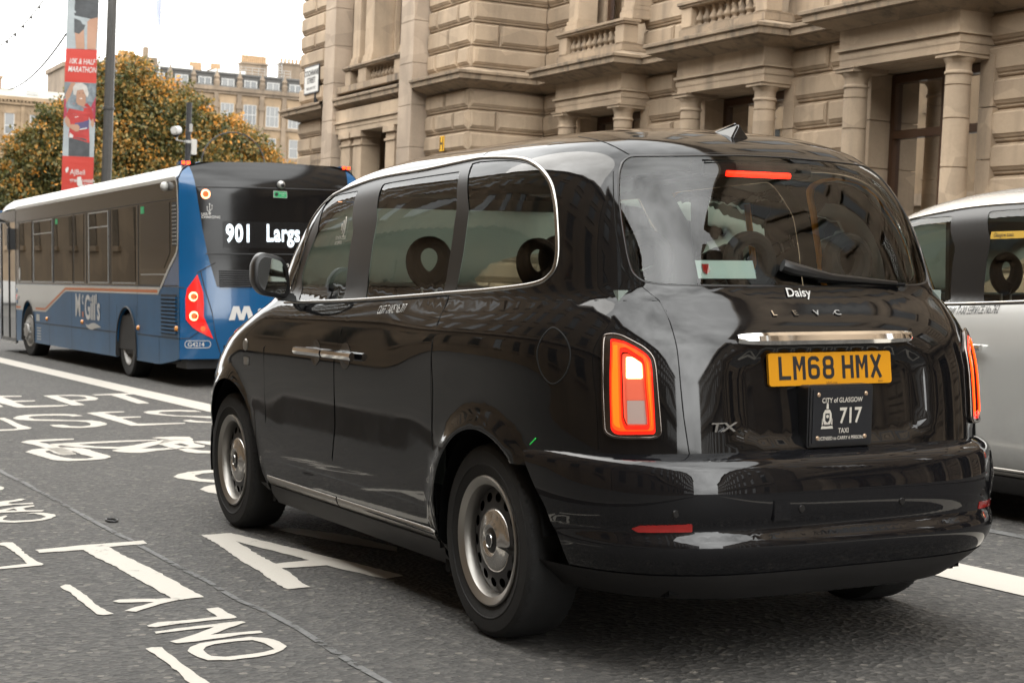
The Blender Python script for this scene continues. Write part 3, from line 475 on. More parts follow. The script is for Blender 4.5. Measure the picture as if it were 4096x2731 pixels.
p = MB(); p.box(9.46, 9.9, a0, 30.55, 5.822, 5.86); p.box(9.43, 9.9, a0, 30.58, 5.86, 5.915); sub4(p, 'rail', M['ledge'], bevel=0.01)
for y in [27.62+0.205*k for k in range(8)]+[29.79, 29.98]:
    p = MB(); p.lathe([(0.001,5.502),(0.058,5.502),(0.058,5.53),(0.045,5.545),(0.05,5.56),(0.073,5.60),(0.072,5.635),(0.045,5.69),(0.033,5.74),(0.034,5.765),(0.05,5.775),(0.05,5.79),(0.06,5.795),(0.06,5.82),(0.001,5.82)], (9.66, y, 0), n=12)
    sub4(p, 'baluster', M['ledge'], smooth=True)
for y0_, y1_ in ((26.96, 27.45), (29.1, 29.62), (29.95, 30.4)):
    p = MB(); p.box(9.62, 10.1, y0_, y1_, 6.12, 9.3); p.box(9.57, 10.1, y0_-0.04, y1_+0.04, 5.92, 6.03); p.box(9.59, 10.1, y0_-0.02, y1_+0.02, 6.03, 6.12); spart(p, 'pilaster', M['stone'], bevel=0.006)
q = MB(); q.box(10.1, 10.3, 29.0, 31.0, 5.4, 9.3); q.box(10.1, 10.3, 26.95, 27.5, 5.4, 9.3); q.box(9.9, 12, 30.9, 31.6, 5.4, 9.3); spart(q, 'pier', M['stone'])
wn = MB()
for y in (27.6, 28.3, 28.95): wn.box(10.2, 10.3, y-0.07, y+0.07, 5.4, 9.3)
wo = spart(wn, 'window', M['brown_frame'])
g = MB(); g.quad((10.26, 27.5, 5.4), (10.26, 29.0, 5.4), (10.26, 29.0, 9.3), (10.26, 27.5, 9.3)); g.v = [(x-SO.x, y-SO.y, z-SO.z) for x, y, z in g.v]; g.build('pane', M['shop_glass'], wo, smooth=None)
g = MB(); g.box(10.8, 10.9, 27.3, 29.3, 5.4, 9.3); spart(g, 'room', M['room'])
# upper storeys: openings seen only in reflections
for k, yc in enumerate(YC+[28.97]):
    for z in (11.0, 15.0):
        X = 11.4 if yc < 24 else 9.75
        fr = MB(); fr.box(X-0.12, X+0.02, yc-0.9, yc+0.9, z-0.2, z); fr.box(X-0.08, X+0.02, yc-0.9, yc-0.7, z, z+2.6); fr.box(X-0.08, X+0.02, yc+0.7, yc+0.9, z, z+2.6); fr.box(X-0.15, X+0.02, yc-1, yc+1, z+2.6, z+2.9)
        wo = spart(fr, 'window', M['ledge']); g = MB(); g.box(X-0.02, X+0.01, yc-0.7, yc+0.7, z, z+2.6); g.v = [(x-SO.x, y-SO.y, z_-SO.z) for x, y, z_ in g.v]; g.build('pane', M['pane'], wo)
b = MB(); sweep(b, [(11.4, y0), (11.4, 24.2), (9.75, 24.2), (9.75, 34.4)], [(0, 20.2), (0.2, 20.3), (0.7, 20.6), (0.7, 20.9), (0, 21)]); spart(b, 'cornice', M['ledge'])
# small things fixed to that wall
def plate(name, label, cat, m, X, y, z, w_, h, t=0.03, f=None):
    e = empty(name); e.location = (X, y, z); setp(e, label, cat); b = MB(); b.box(-t, 0, -w_/2, w_/2, -h/2, h/2); b.build('plate', m, e, bevel=0.004); return e
e = plate('street_sign', 'white street name sign high on the corner of the sandstone building', 'sign', M['white_plastic'], 9.69, 33.35, 5.92, 1.02, 0.62)
b = MB(); b.box(-0.028, 0, -0.54, 0.54, -0.34, 0.34); b.build('rim', M['black'], e)
for s, z, sz in (('COCHRANE', 0.10, 0.19), ('STREET', -0.08, 0.19), ('MERCHANT CITY', -0.24, 0.085)):
    text('lettering', s, M['black_soft'], (-0.036, 0, z), (0, -1, 0), (0, 0, 1), sz, e, bold=0.012, align='CENTER')
b = MB(); b.tube([(0.02, -0.25, -0.33), (0.02, -0.25, -0.62)], 0.05); b.build('bracket', M['black'], e)
e = plate('hydrant_plate', 'small yellow hydrant plate marked H on the sandstone wall', 'sign', mat('hydrant_yellow', (0.75, 0.42, 0.02), 0.5), 9.70, 25.22, 3.92, 0.21, 0.30, 0.02)
text('lettering', 'H', M['black'], (-0.023, 0, -0.12), (0, -1, 0), (0, 0, 1), 0.36, e, bold=0.01, align='CENTER', sx=0.75)
e = plate('stone_nameplate', 'weathered carved nameplate low on the building corner', 'sign', M['ledge'], 9.70, 32.75, 3.92, 1.05, 0.34, 0.03)
text('lettering', 'GEORGE SQUARE', M['far_dark'], (-0.034, 0, -0.06), (0, -1, 0), (0, 0, 1), 0.14, e, bold=0.008, align='CENTER', sx=0.75)
e = empty('round_plaque'); e.location = (9.395, 31.38, 2.98); setp(e, 'round dark bronze plaque on the left pale pilaster', 'plaque')
b = MB(); b.lathe([(0.001, 0.05), (0.17, 0.05), (0.2, 0.03), (0.2, 0.0)], (0, 0, 0), (-1, 0, 0), 28); b.build('disc', mat('bronze', (0.10, 0.085, 0.065), 0.5, 0.4), e, True)
e = empty('arched_plaque'); e.location = (9.395, 26.6, 3.18); setp(e, 'pale blue arched plaque on the right pale pilaster', 'plaque')
poly = [(-0.16, -0.45), (0.16, -0.45)]+[(0.16*math.cos(a), 0.16*math.sin(a)) for a in np.linspace(0, math.pi, 14)]
b = MB(); b.prism(poly, lambda a, h, d: (-d, a, h), 0, 0.02); b.build('panel', mat('plaque_blue', (0.22, 0.33, 0.38), 0.5), e)
b = MB(); b.prism([(a*1.12, h*1.12 if h > 0 else h) for a, h in poly], lambda a, h, d: (-d, a, h), 0, 0.012); b.build('rim', M['print_white'], e)
e = empty('graffiti'); e.location = (9.70, 33.6, 2.98); setp(e, 'faint white graffiti scrawl on the corner masonry', 'graffiti')
b = MB(); b.tube([(-0.002, 0.3-0.03*k, 0.1*math.sin(k*1.9)+0.06*math.cos(k*3.1)) for k in range(20)], 0.012, 5); b.build('scrawl', M['print_white'], e)
# ---------------------------------------------------------------- buildings across the street (behind the photographer, seen in reflections)
def plain_block(name, label, X, face, y0, y1, H, m, win, floors, step):
    e = empty(name); e.location = (X, (y0+y1)/2, 0); setp(e, label, 'building'); L = (y1-y0)/2; dep = 10*(-face)
    b = MB(); b.box(min(0, dep), max(0, dep), -L, L, -0.5, H); b.build('wall', m, e)
    b = MB(); b.box(min(-face*0.4, face*0.5), max(-face*0.4, face*0.5), -L-0.2, L+0.2, H, H+0.7); b.box(min(0, face*0.3), max(0, face*0.3), -L, L, 4.3, 4.7); b.build('cornice', M['ledge'], e)
    n = int(2*L/step)
    for fl in floors:
        for k in range(n):
            y = -L+(k+0.5)*2*L/n; f = MB(); s = face
            f.box(min(0, s*0.12), max(0, s*0.12), y-0.75, y+0.75, fl-0.2, fl); f.box(min(0, s*0.1), max(0, s*0.1), y-0.8, y+0.8, fl+2.0, fl+2.3); o = f.build('window', m, e)
            g = MB(); g.box(min(0.01*s, s*0.03), max(0.01*s, s*0.03), y-0.55, y+0.55, fl, fl+2.0); g.build('pane', win, o)
    return e
plain_block('sandstone_tenement', 'long sandstone tenement across the street behind the camera', -9.6, 1, -2, 88, 15, M['far_stone'], M['pane'], (1.2, 5.4, 8.8, 12.0), 3.2)
plain_block('dark_tenement', 'dark stone tenement across the street further back', -9.6, 1, -62, -2.1, 18, M['far_dark'], M['pane'], (1.2, 5.4, 8.8, 12.2, 15.4), 3.2)
plain_block('street_end', 'dark tall block closing the far back of the street', 34, 1, -150, -95, 30, M['far_dark'], M['pane'], (3, 7, 11, 15, 19, 23), 4)
plain_block('corner_office', 'dark office block at the far back of the street', 9.6, -1, -75, -17, 17, M['far_dark'], M['pane'], (1.2, 5.4, 8.8, 12.2), 3.6)
# ---------------------------------------------------------------- far side of the square
FY = 140.0
ten = empty('tenement_building'); ten.location = (39, FY, 0); setp(ten, 'long tan stone tenement with slate dormers and chimneys across the square', 'building')
def tp(b, name, m, parent=None, **k):
    b.v = [(x-39, y-FY, z) for x, y, z in b.v]; return b.build(name, m, parent or ten, **k)
b = MB(); b.box(27, 62, FY, FY+14, -3, 17.0); tp(b, 'wall', M['far_stone'])
b = MB(); b.box(26.9, 62, FY-0.35, FY, 17.0, 17.35); b.box(26.9, 62, FY-0.2, FY, 16.75, 17.0); b.box(27, 62, FY-0.15, FY, 13.85, 14.05); b.box(27, 62, FY-0.2, FY, 11.0, 11.35); tp(b, 'cornice', M['far_dark'])
b = MB(); b.add([(27,FY-0.1,17.35),(62,FY-0.1,17.35),(62,FY+0.9,18.75),(27,FY+0.9,18.75),(62,FY+14,18.75),(27,FY+14,18.75),(27,FY+14,17.0),(62,FY+14,17.0)],[(0,1,2,3),(3,2,4,5),(1,7,4,2),(0,3,5,6)])
rf = tp(b, 'roof', M['slate'])
BX = [34.85+2.1*k for k in range(-4, 10)]
for k, x in enumerate(BX):
    b = MB(); b.box(x-0.2, x+0.2, FY-0.22, FY, 11.35, 16.75); b.box(x-0.3, x+0.3, FY-0.28, FY, 11.3, 12.4); b.box(x-0.28, x+0.28, FY-0.28, FY, 15.5, 15.9); tp(b, 'pilaster', M['far_dark'])
    b = MB(); b.lathe([(0.26,17.35),(0.3,17.8),(0.2,18.0),(0.28,18.2),(0.16,18.4),(0.10,18.55),(0.04,18.85),(0.0,18.9)], (x, FY-0.15, 0), n=8); tp(b, 'finial', M['far_dark'])
    xc = x+1.05
    for (z0, z1, hw, pm) in ((14.12, 15.95, 0.6, 'pane_pale' if k % 3 else 'pane'), (11.45, 13.12, 0.42, 'pane' if k % 2 else 'pane_pale'), (7.4, 9.6, 0.5, 'pane'), (3.0, 5.6, 0.6, 'pane')):
        f = MB(); f.box(xc-hw-0.14, xc+hw+0.14, FY-0.06, FY, z1, z1+0.3); f.box(xc-hw-0.14, xc+hw+0.14, FY-0.12, FY, z0-0.15, z0); f.box(xc-hw-0.14, xc-hw, FY-0.05, FY, z0, z1); f.box(xc+hw, xc+hw+0.14, FY-0.05, FY, z0, z1); wo = tp(f, 'window', M['far_stone'])
        g = MB(); g.box(xc-hw, xc+hw, FY-0.02, FY, z0, z1); g.v = [(a-39, q-FY, c) for a, q, c in g.v]; g.build('pane', M[pm], wo)
        g = MB()
        for a in ((-hw, -hw+0.07), (hw-0.07, hw))+(((-0.26, -0.2), (0.2, 0.26)) if hw > 0.55 else ()): g.box(xc+a[0], xc+a[1], FY-0.05, FY-0.02, z0, z1)
        for zz in (z0, (z0+z1)/2, z1-0.07): g.box(xc-hw, xc+hw, FY-0.045, FY-0.02, zz, zz+0.07)
        g.v = [(a-39, q-FY, c) for a, q, c in g.v]; g.build('frame', M['white_frame'], wo)
    d = MB(); d.box(xc-0.78, xc+0.78, FY+0.05, FY+1.2, 17.35, 18.45); d.box(xc-0.88, xc+0.88, FY-0.05, FY+1.3, 18.45, 18.6); do = tp(d, 'dormer', M['lead'])
    g = MB(); g.box(xc-0.6, xc+0.6, FY+0.02, FY+0.05, 17.42, 18.1); g.v = [(a-39, q-FY, c) for a, q, c in g.v]; g.build('pane', M['pane_pale' if k % 2 else 'pane'], do)
    g = MB()
    for a in (-0.6, -0.06, 0.5): g.box(xc+a, xc+a+0.1, FY-0.01, FY+0.03, 17.4, 18.1)
    g.box(xc-0.6, xc+0.6, FY-0.005, FY+0.03, 18.03, 18.12); g.v = [(a-39, q-FY, c) for a, q, c in g.v]; g.build('frame', M['white_frame'], do)
def chim(x0, x1, z0, z1, zp, npots, Y=FY+4, m='far_dark'):
    c = MB(); c.box(x0, x1, Y, Y+1.2, 17.5, z1); c.box(x0-0.1, x1+0.1, Y-0.1, Y+1.3, z1, z1+0.15); c.v = [(a-39, q-FY, h) for a, q, h in c.v]; co = c.build('chimney', M[m], rf)
    p = MB()
    for k in range(npots):
        x = x0+0.12+(x1-x0-0.24)*k/max(1, npots-1); p.lathe([(0.13, z1+0.15), (0.11, zp), (0.08, zp)], (x, Y+0.5, 0), n=8)
    p.v = [(a-39, q-FY, h) for a, q, h in p.v]; p.build('chimney_pot', M['clay'], rf)
chim(35.6, 36.75, 17.5, 18.95, 19.85, 7); chim(37.6, 38.55, 17.5, 19.2, 19.9, 6); chim(40.45, 42.85, 17.5, 20.1, 20.95, 12); chim(44.2, 47, 17.5, 20.4, 21.0, 8); chim(29.2, 30.6, 17.5, 19.6, 20.3, 5)
b = MB(); b.box(32.4, 35.4, FY+2.5, FY+6, 18.5, 19.25); tp(b, 'plant_room', M['print_white']); b = MB(); b.box(37.5, 40.3, FY+2.5, FY+6, 18.6, 19.2); tp(b, 'plant_room', M['print_white'])
b = MB()
for z in (18.9, 19.15, 19.4): b.tube([(37.5, FY+1.0, z), (44.2, FY+1.0, z)], 0.02, 5)
for k in range(12): b.tube([(37.5+k*0.6, FY+1.0, 18.6), (37.5+k*0.6, FY+1.0, 19.4)], 0.02, 5)
for x in (42.95, 43.35): b.tube([(x, FY+1.2, 18.6), (x, FY+1.2, 20.3)], 0.03, 5)
for k in range(6): b.tube([(42.95, FY+1.2, 18.9+k*0.25), (43.35, FY+1.2, 18.9+k*0.25)], 0.025, 5)
for x, z in ((33.3, 21.2), (36.4, 20.9), (38.9, 20.4), (39.3, 20.6), (39.8, 20.9), (43.6, 21.3)): b.tube([(x, FY+3, 18.6), (x, FY+3, z)], 0.02, 5)
tp(b, 'roof_railing', M['white_frame'])
lef = empty('hotel_building'); lef.location = (18, FY-2, 0); setp(lef, 'lower tan stone building with a slate roof and skylight at the left edge', 'building')
def lp(b, name, m, parent=None, **k):
    b.v = [(x-18, y-FY+2, z) for x, y, z in b.v]; return b.build(name, m, parent or lef, **k)
Y2 = FY-2
b = MB(); b.box(4, 26.5, Y2, Y2+12, -3, 14.5); lp(b, 'wall', M['far_stone'])
b = MB(); b.box(3.9, 26.6, Y2-0.4, Y2, 14.45, 14.75); b.box(3.9, 26.6, Y2-0.25, Y2, 14.1, 14.3)
for k in range(75): b.box(4+k*0.3, 4.14+k*0.3, Y2-0.36, Y2, 14.3, 14.45)
lp(b, 'cornice', M['far_stone'])
b = MB(); b.add([(4,Y2-0.3,14.75),(26.5,Y2-0.3,14.75),(25.2,Y2+3.5,15.75),(5,Y2+3.5,15.75),(26.5,Y2+12,14.75),(4,Y2+12,14.75)],[(0,1,2,3),(1,4,2),(2,4,5,3),(0,3,5)]); r2 = lp(b, 'roof', M['slate_pale'])
b = MB(); b.box(20.4, 21.3, Y2+0.9, Y2+1.0, 15.1, 15.42); b.v = [(x-18, y-FY+2, z) for x, y, z in b.v]; b.build('skylight', M['white_frame'], r2)
for k in range(9):
    x = 6.6+2.05*k; b = MB()
    b.box(x-0.6, x+0.6, Y2-0.08, Y2, 13.35, 13.6); b.box(x-0.55, x-0.4, Y2-0.06, Y2, 11.6, 13.35); b.box(x+0.4, x+0.55, Y2-0.06, Y2, 11.6, 13.35); b.box(x-0.6, x+0.6, Y2-0.12, Y2, 11.45, 11.6); wo = lp(b, 'window', M['far_stone'])
    g = MB(); g.box(x-0.4, x+0.4, Y2-0.02, Y2, 11.6, 12.3); g.v = [(a-18, q-FY+2, c) for a, q, c in g.v]; g.build('pane', M['pane'], wo)
    g = MB(); g.box(x-0.4, x+0.4, Y2-0.03, Y2, 12.3, 13.35); g.v = [(a-18, q-FY+2, c) for a, q, c in g.v]; g.build('pane', M['pane_pale'], wo)
    g = MB(); g.box(x-0.4, x-0.33, Y2-0.05, Y2, 11.6, 13.35); g.box(x+0.33, x+0.4, Y2-0.05, Y2, 11.6, 13.35); g.box(x-0.4, x+0.4, Y2-0.045, Y2, 12.28, 12.36); g.box(x-0.4, x+0.4, Y2-0.045, Y2, 11.6, 11.67); g.v = [(a-18, q-FY+2, c) for a, q, c in g.v]; g.build('frame', M['white_frame'], wo)
    b = MB(); b.box(x+0.9, x+1.2, Y2-0.1, Y2, 3, 14.1); lp(b, 'pilaster', M['far_stone'])
b = MB(); b.box(17.4, 18.65, Y2+3, Y2+4.5, 15, 16.6); b.box(17.3, 18.75, Y2+2.9, Y2+4.6, 16.5, 16.7); b.v = [(x-18, y-FY+2, z) for x, y, z in b.v]; b.build('chimney', M['far_stone'], r2)
mid = empty('corner_tower'); mid.location = (27.5, FY+3, 0); setp(mid, 'tall stone gable showing behind the lamp post', 'building')
b = MB(); b.box(-3.3, 0.2, 0, 8, 0, 18.2); b.build('wall', M['far_dark'], mid); b = MB(); b.box(-3.5, 0.4, -0.2, 8.2, 18.2, 18.6); b.box(1.2, 4.6, -1, 6, 17.5, 19.6); b.box(3.6, 4.0, 0, 0.5, 19.6, 20.6); b.build('parapet', M['far_dark'], mid)
# flagpole on a roof
e = empty('flagpole'); e.location = (26.1, 116.5, 12); setp(e, 'thin white flagpole rising above the trees with a drooping flag', 'flagpole')
b = MB(); b.tube([(0, 0, -12), (0, 0, 10.5)], 0.06, 8); b.build('pole', M['steel'], e, True)
b = MB(); b.add([(-0.02,0,8.9),(-0.42,0.1,8.5),(-0.32,0.06,7.2),(-0.02,0,6.4),(-0.05,0.12,7.7)], [(0,1,4),(1,2,4),(2,3,4),(3,0,4)]); b.build('flag', mat('flag_cloth', (0.30, 0.32, 0.40), 0.8), e)

# ---------------------------------------------------------------- trees
def leaf_mat(name):
    m = bpy.data.materials.new(name); m.use_nodes = True; t = m.node_tree; p = t.nodes['Principled BSDF']; p.inputs['Roughness'].default_value = 0.6
    a = t.nodes.new('ShaderNodeAttribute'); a.attribute_name = 'leaf'
    sp = t.nodes.new('ShaderNodeSeparateColor'); t.links.new(a.outputs['Color'], sp.inputs[0])
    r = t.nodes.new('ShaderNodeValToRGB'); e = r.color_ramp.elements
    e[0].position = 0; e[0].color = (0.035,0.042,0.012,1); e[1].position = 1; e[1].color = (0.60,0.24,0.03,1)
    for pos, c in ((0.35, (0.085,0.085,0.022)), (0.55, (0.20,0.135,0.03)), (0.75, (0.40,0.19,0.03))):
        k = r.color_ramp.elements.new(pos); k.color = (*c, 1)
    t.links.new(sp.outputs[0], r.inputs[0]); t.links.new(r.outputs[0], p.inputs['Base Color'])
    tr = t.nodes.new('ShaderNodeBsdfTranslucent'); t.links.new(r.outputs[0], tr.inputs[0]); ms = t.nodes.new('ShaderNodeMixShader'); ms.inputs[0].default_value = 0.3
    t.links.new(p.outputs[0], ms.inputs[1]); t.links.new(tr.outputs[0], ms.inputs[2]); t.links.new(ms.outputs[0], t.nodes['Material Output'].inputs[0])
    return m
LEAF = leaf_mat('autumn_leaves')
def tree(label, x, y, zb, blobs, n, seed, warm):
    g = np.random.default_rng(seed); e = empty('maple_tree'); e.location = (x, y, zb); setp(e, label, 'tree', 'autumn trees around the square')
    zc = min(c[2]-c[3] for c in blobs); b = MB(); b.tube([(0, 0, 0), (0.05, 0, zc*0.6), (0, 0.1, zc+1)], [0.32, 0.24, 0.18], 10)
    for cx, cy, cz, r in blobs: b.tube([(0, 0.05, zc*0.7), (cx*0.5, cy*0.5, (zc+cz)/2), (cx, cy, cz+r*0.3)], [0.15, 0.09, 0.03], 6)
    b.build('trunk', M['bark'], e, True)
    # leaf sprigs gathered in clumps spread through each lobe
    C = []; T = []
    tot = sum(c[3]**2 for c in blobs)
    for cx, cy, cz, r in blobs:
        k = int(n*r*r/tot/30)
        d = g.normal(size=(k, 3)); d /= np.linalg.norm(d, axis=1, keepdims=True); rad = r*(0.45+0.6*g.random(k)**0.6)
        cl = d*rad[:, None]*np.array([1, 1, 0.95])+[cx, cy, cz]
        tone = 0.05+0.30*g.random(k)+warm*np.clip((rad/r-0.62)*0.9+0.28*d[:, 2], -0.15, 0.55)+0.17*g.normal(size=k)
        for c, tn in zip(cl, tone):
            q = g.normal(size=(30, 3))*np.array([0.34, 0.34, 0.22])*r/2.6+c; C.append(q); T.append(np.clip(tn+0.12*g.normal(size=30), 0, 1))
    C = np.concatenate(C); T = np.concatenate(T); N = len(C)
    s = (0.034+0.050*g.random(N))[:, None]; a = g.normal(size=(N, 3)); a /= np.linalg.norm(a, axis=1, keepdims=True); u = np.cross(a, g.normal(size=(N, 3))); u /= np.linalg.norm(u, axis=1, keepdims=True); v = np.cross(a, u)
    V = np.stack([C-u*s*1.2, C+v*s*0.75-a*s*0.3, C+u*s*1.3, C-v*s*0.75-a*s*0.3], 1).reshape(-1, 3)
    me = bpy.data.meshes.new('crown'); me.vertices.add(4*N); me.vertices.foreach_set('co', V.astype(np.float32).ravel()); me.loops.add(4*N); me.loops.foreach_set('vertex_index', np.arange(4*N, dtype=np.int32))
    me.polygons.add(N); me.polygons.foreach_set('loop_start', np.arange(0, 4*N, 4, dtype=np.int32)); me.update(calc_edges=True)
    at = me.color_attributes.new('leaf', 'FLOAT_COLOR', 'POINT'); cc = np.ones((4*N, 4), np.float32); cc[:, :3] = np.repeat(T, 4)[:, None]; at.data.foreach_set('color', cc.ravel())
    o = bpy.data.objects.new('crown', me); col.objects.link(o); me.materials.append(LEAF); o.parent = e
    return e
tree('tall orange and green maple between the lamp post and the camera pole', 11.5, 61, -0.3, [(-0.2,0,8.6,1.3),(0.6,0.2,7.0,2.1),(-1.6,0,6.6,1.7),(2.0,0.3,7.7,1.3),(2.1,-0.3,5.4,2.0),(-0.6,-0.5,4.6,2.3),(0.6,-0.4,3.2,2.2),(-2.2,0,4.2,1.8),(3.4,0,6.9,0.9)], 95000, 3, 0.60)
tree('rounded orange maple directly right of the camera pole', 15.4, 62.5, -0.3, [(-0.8,0,6.0,1.4),(0.7,0.2,6.3,1.6),(2.0,0,5.2,1.5),(0.2,-0.4,4.3,2.0),(-1.5,0,4.3,1.6),(2.6,0.2,3.8,1.5),(1.0,-0.3,2.8,1.8)], 70000, 11, 0.68)
tree('broad green and orange maple left of the race banner', 6.6, 58, -0.3, [(1.6,0,6.3,1.1),(0.9,0.2,5.2,1.3),(-0.4,0,4.0,1.2),(1.7,-0.3,4.6,1.7),(-0.1,-0.3,3.2,1.7),(-2.2,0,2.7,1.3),(-3.4,0,2.1,1.3),(2.6,0,3.0,1.6),(-1.5,-0.3,2.2,1.6)], 72000, 5, 0.46)
tree('shaded maple directly behind the race banner', 10.5, 66, -0.4, [(0,0,7.4,1.5),(-1.0,0,5.8,1.8),(1.2,0.2,6.0,1.8),(0,-0.2,4.2,2.2),(-1.4,0,3.0,1.9),(1.6,0,3.0,1.9)], 50000, 17, 0.45)
# ---------------------------------------------------------------- street furniture
# lamp post with banner
e = empty('lamp_post'); e.location = (6.45, 41.15, 0.0); setp(e, 'tall dark grey lamp post beside the race banner', 'lamp post')
b = MB(); b.tube([(0, 0, -0.4), (0, 0, 1.6)], [0.15, 0.14], 8); b.tube([(0, 0, 1.6), (0, 0, 10.6)], [0.145, 0.125], 8); b.build('pole', M['pole_grey'], e, True)
b = MB(); b.lathe([(0.13, 5.5), (0.165, 5.51), (0.165, 5.58), (0.13, 5.59)], n=12); b.build('collar', M['pole_grey'], e, True); b = MB(); b.lathe([(0.12, 9.0), (0.155, 9.01), (0.155, 9.06), (0.12, 9.07)], n=12); b.build('collar', M['pole_grey'], e, True)
b = MB(); b.tube([(0, 0, 10.4), (-0.5, 0, 10.9), (-1.6, 0, 11.0)], [0.05, 0.045, 0.04], 8); b.build('arm', M['pole_grey'], e, True)
b = MB(); b.box(-2.3, -1.5, -0.16, 0.16, 10.93, 11.05); b.build('lantern', M['steel'], e, bevel=0.03)
ban = empty('race_banner'); BN = Vector((5.53, 40.5, 3.15)); dirv = (Vector((5.94, 40.38, 0))-Vector((5.11, 40.7, 0))).normalized(); upv = Vector((0, 0, 1)); nv = dirv.cross(upv)
ban.location = BN; setp(ban, 'tall printed race banner with a runner in a red shirt hanging beside the lamp post', 'banner')
H_ = 5.6; WB = 0.42
def bn(a, h, d=0.0): return dirv*a*WB+upv*h+nv*(d+0.012*math.sin(h*2.1+1)+0.008*math.sin(h*5+a*2))
def strip(name, m, poly, d, parent=ban):
    # cut the polygon into short rows so it follows the gentle waves of the cloth
    hs = [h for _, h in poly]; V = []; F = []; lo, hi = min(hs), max(hs)
    loops = [[Vector((a, h, 0)) for a, h in poly]]; cuts = np.linspace(lo, hi, max(2, int((hi-lo)/0.15)+1))
    bm = bmesh.new(); vs = [bm.verts.new((a, h, 0)) for a, h in poly]; bm.faces.new(vs)
    for c in cuts[1:-1]: bmesh.ops.bisect_plane(bm, geom=bm.verts[:]+bm.edges[:]+bm.faces[:], plane_co=(0, c, 0), plane_no=(0, 1, 0))
    bmesh.ops.triangulate(bm, faces=bm.faces[:]); bm.verts.index_update()
    b = MB(); b.add([bn(v.co.x, v.co.y, d) for v in bm.verts], [tuple(v.index for v in f.verts) for f in bm.faces]); bm.free()
    return b.build(name, m, parent, smooth=None)
# height measured up from the bottom hem; the hem is behind the bus roof
cl = M['print_cloth'] = mat('banner_cloth', (0.294,0.329,0.343), 0.6, noise=0.1, nscale=3)
strip('cloth', cl, [(-1,-0.3),(1,-0.3),(1,H_),(-1,H_)], 0.0)
strip('cloth', cl, [(-1,-0.3),(-1,H_),(1,H_),(1,-0.3)], -0.006)
strip('red_panel', M['red'], [(-1,-0.29),(1,-0.29),(1,0.96),(-1,0.96)], 0.004)
strip('red_panel', M['red'], [(-1,2.96),(1,2.96),(1,3.86),(-1,3.86)], 0.004)
SK = mat('print_skin', (0.364,0.210,0.140), 0.6); SH = mat('print_shorts', (0.055,0.06,0.065), 0.6, noise=0.3, nscale=4); HR = mat('print_hair', (0.434,0.420,0.392), 0.6, noise=0.15, nscale=9)
RS = mat('print_shirt', (0.364,0.032,0.028), 0.6, noise=0.18, nscale=4); NV = mat('print_navy', (0.07,0.06,0.14), 0.6); CW = mat('print_crowd', (0.16,0.19,0.21), 0.6, noise=0.6, nscale=5)
fig = [(CW, [(-1,2.1),(1,2.1),(1,2.95),(-1,2.95)], 0.004), (mat('print_maroon', (0.30,0.03,0.06), 0.6), [(-1,1.95),(-0.75,2.1),(-0.65,2.55),(-1,2.5)], 0.006), (SK, [(-0.85,2.4),(-0.7,2.5),(-0.3,2.94),(-0.6,2.94),(-0.95,2.6)], 0.007),
 (mat('print_maroon', (0.30,0.03,0.06), 0.6), [(0.5,2.1),(1,1.9),(1,2.6)], 0.006),
 (SH, [(-0.62,0.965),(0.72,0.965),(0.70,1.4),(0.3,1.46),(-0.64,1.5)], 0.006), (RS, [(-0.66,1.48),(0.70,1.34),(0.62,1.8),(0.60,2.05),(0.80,1.88),(0.92,2.0),(0.78,2.28),(0.45,2.42),(0.1,2.3),(-0.25,2.44),(-0.6,2.35),(-0.86,2.02),(-0.62,1.92),(-0.6,1.75)], 0.008),
 (SK, [(-0.25,2.43),(-0.2,2.7),(0.35,2.7),(0.38,2.42),(0.15,2.22)], 0.010), (HR, [(-0.42,2.62),(-0.46,2.82),(-0.28,2.93),(0.1,2.95),(0.4,2.88),(0.56,2.68),(0.48,2.55),(0.36,2.62),(0.2,2.78),(-0.2,2.74),(-0.26,2.6)], 0.013),
 (SK, [(-0.24,2.58),(-0.2,2.76),(0.1,2.81),(0.36,2.74),(0.38,2.58),(0.26,2.46),(0.06,2.42),(-0.14,2.47)], 0.012), (SK, [(-0.85,2.05),(-0.62,1.95),(-0.55,1.82),(-0.1,1.83),(0.05,1.76),(0.0,1.65),(-0.2,1.63),(-0.75,1.76),(-0.93,1.9)], 0.012), (SK, [(0.78,1.98),(0.9,2.0),(0.96,1.85),(0.86,1.76),(0.72,1.84)], 0.012),
 (NV, [(-0.3,1.86),(0.2,1.9),(0.62,1.97),(0.6,1.72),(-0.1,1.68)], 0.010), (M['print_white'], [(-0.62,1.46),(-0.40,1.46),(-0.34,1.52),(-0.58,1.6)], 0.011), (mat('print_mouth', (0.72,0.66,0.62), 0.6), [(-0.02,2.515),(0.16,2.52),(0.12,2.545),(0.02,2.54)], 0.0145),
 (SH, [(-0.08,2.66),(0.0,2.66),(0.0,2.675),(-0.08,2.675)], 0.0145), (SH, [(0.16,2.67),(0.25,2.67),(0.25,2.685),(0.16,2.685)], 0.0145),
 (SH, [(-0.5,4.3),(-0.55,4.9),(-0.45,5.59),(0.95,5.59),(0.98,4.75),(0.3,4.65),(0.1,4.4),(-0.2,4.25)], 0.006), (SK, [(-0.45,4.3),(-0.2,4.26),(0.1,4.4),(0.2,3.87),(-0.35,3.87)], 0.008), (SK, [(0.3,4.66),(0.98,4.74),(0.9,3.87),(0.35,3.87)], 0.008), (NV, [(0.1,5.3),(0.85,5.3),(0.85,5.59),(0.15,5.59)], 0.010)]
for m_, poly, d in fig: strip('print', m_, poly, d)
def btext(s, a, h, size, **k): return text('lettering', s, M['print_white'], (a, h, 0.016), (1, 0, 0), (0, 1, 0), size, ban, warp=lambda p: bn(p.x/WB, p.y, p.z), **k)
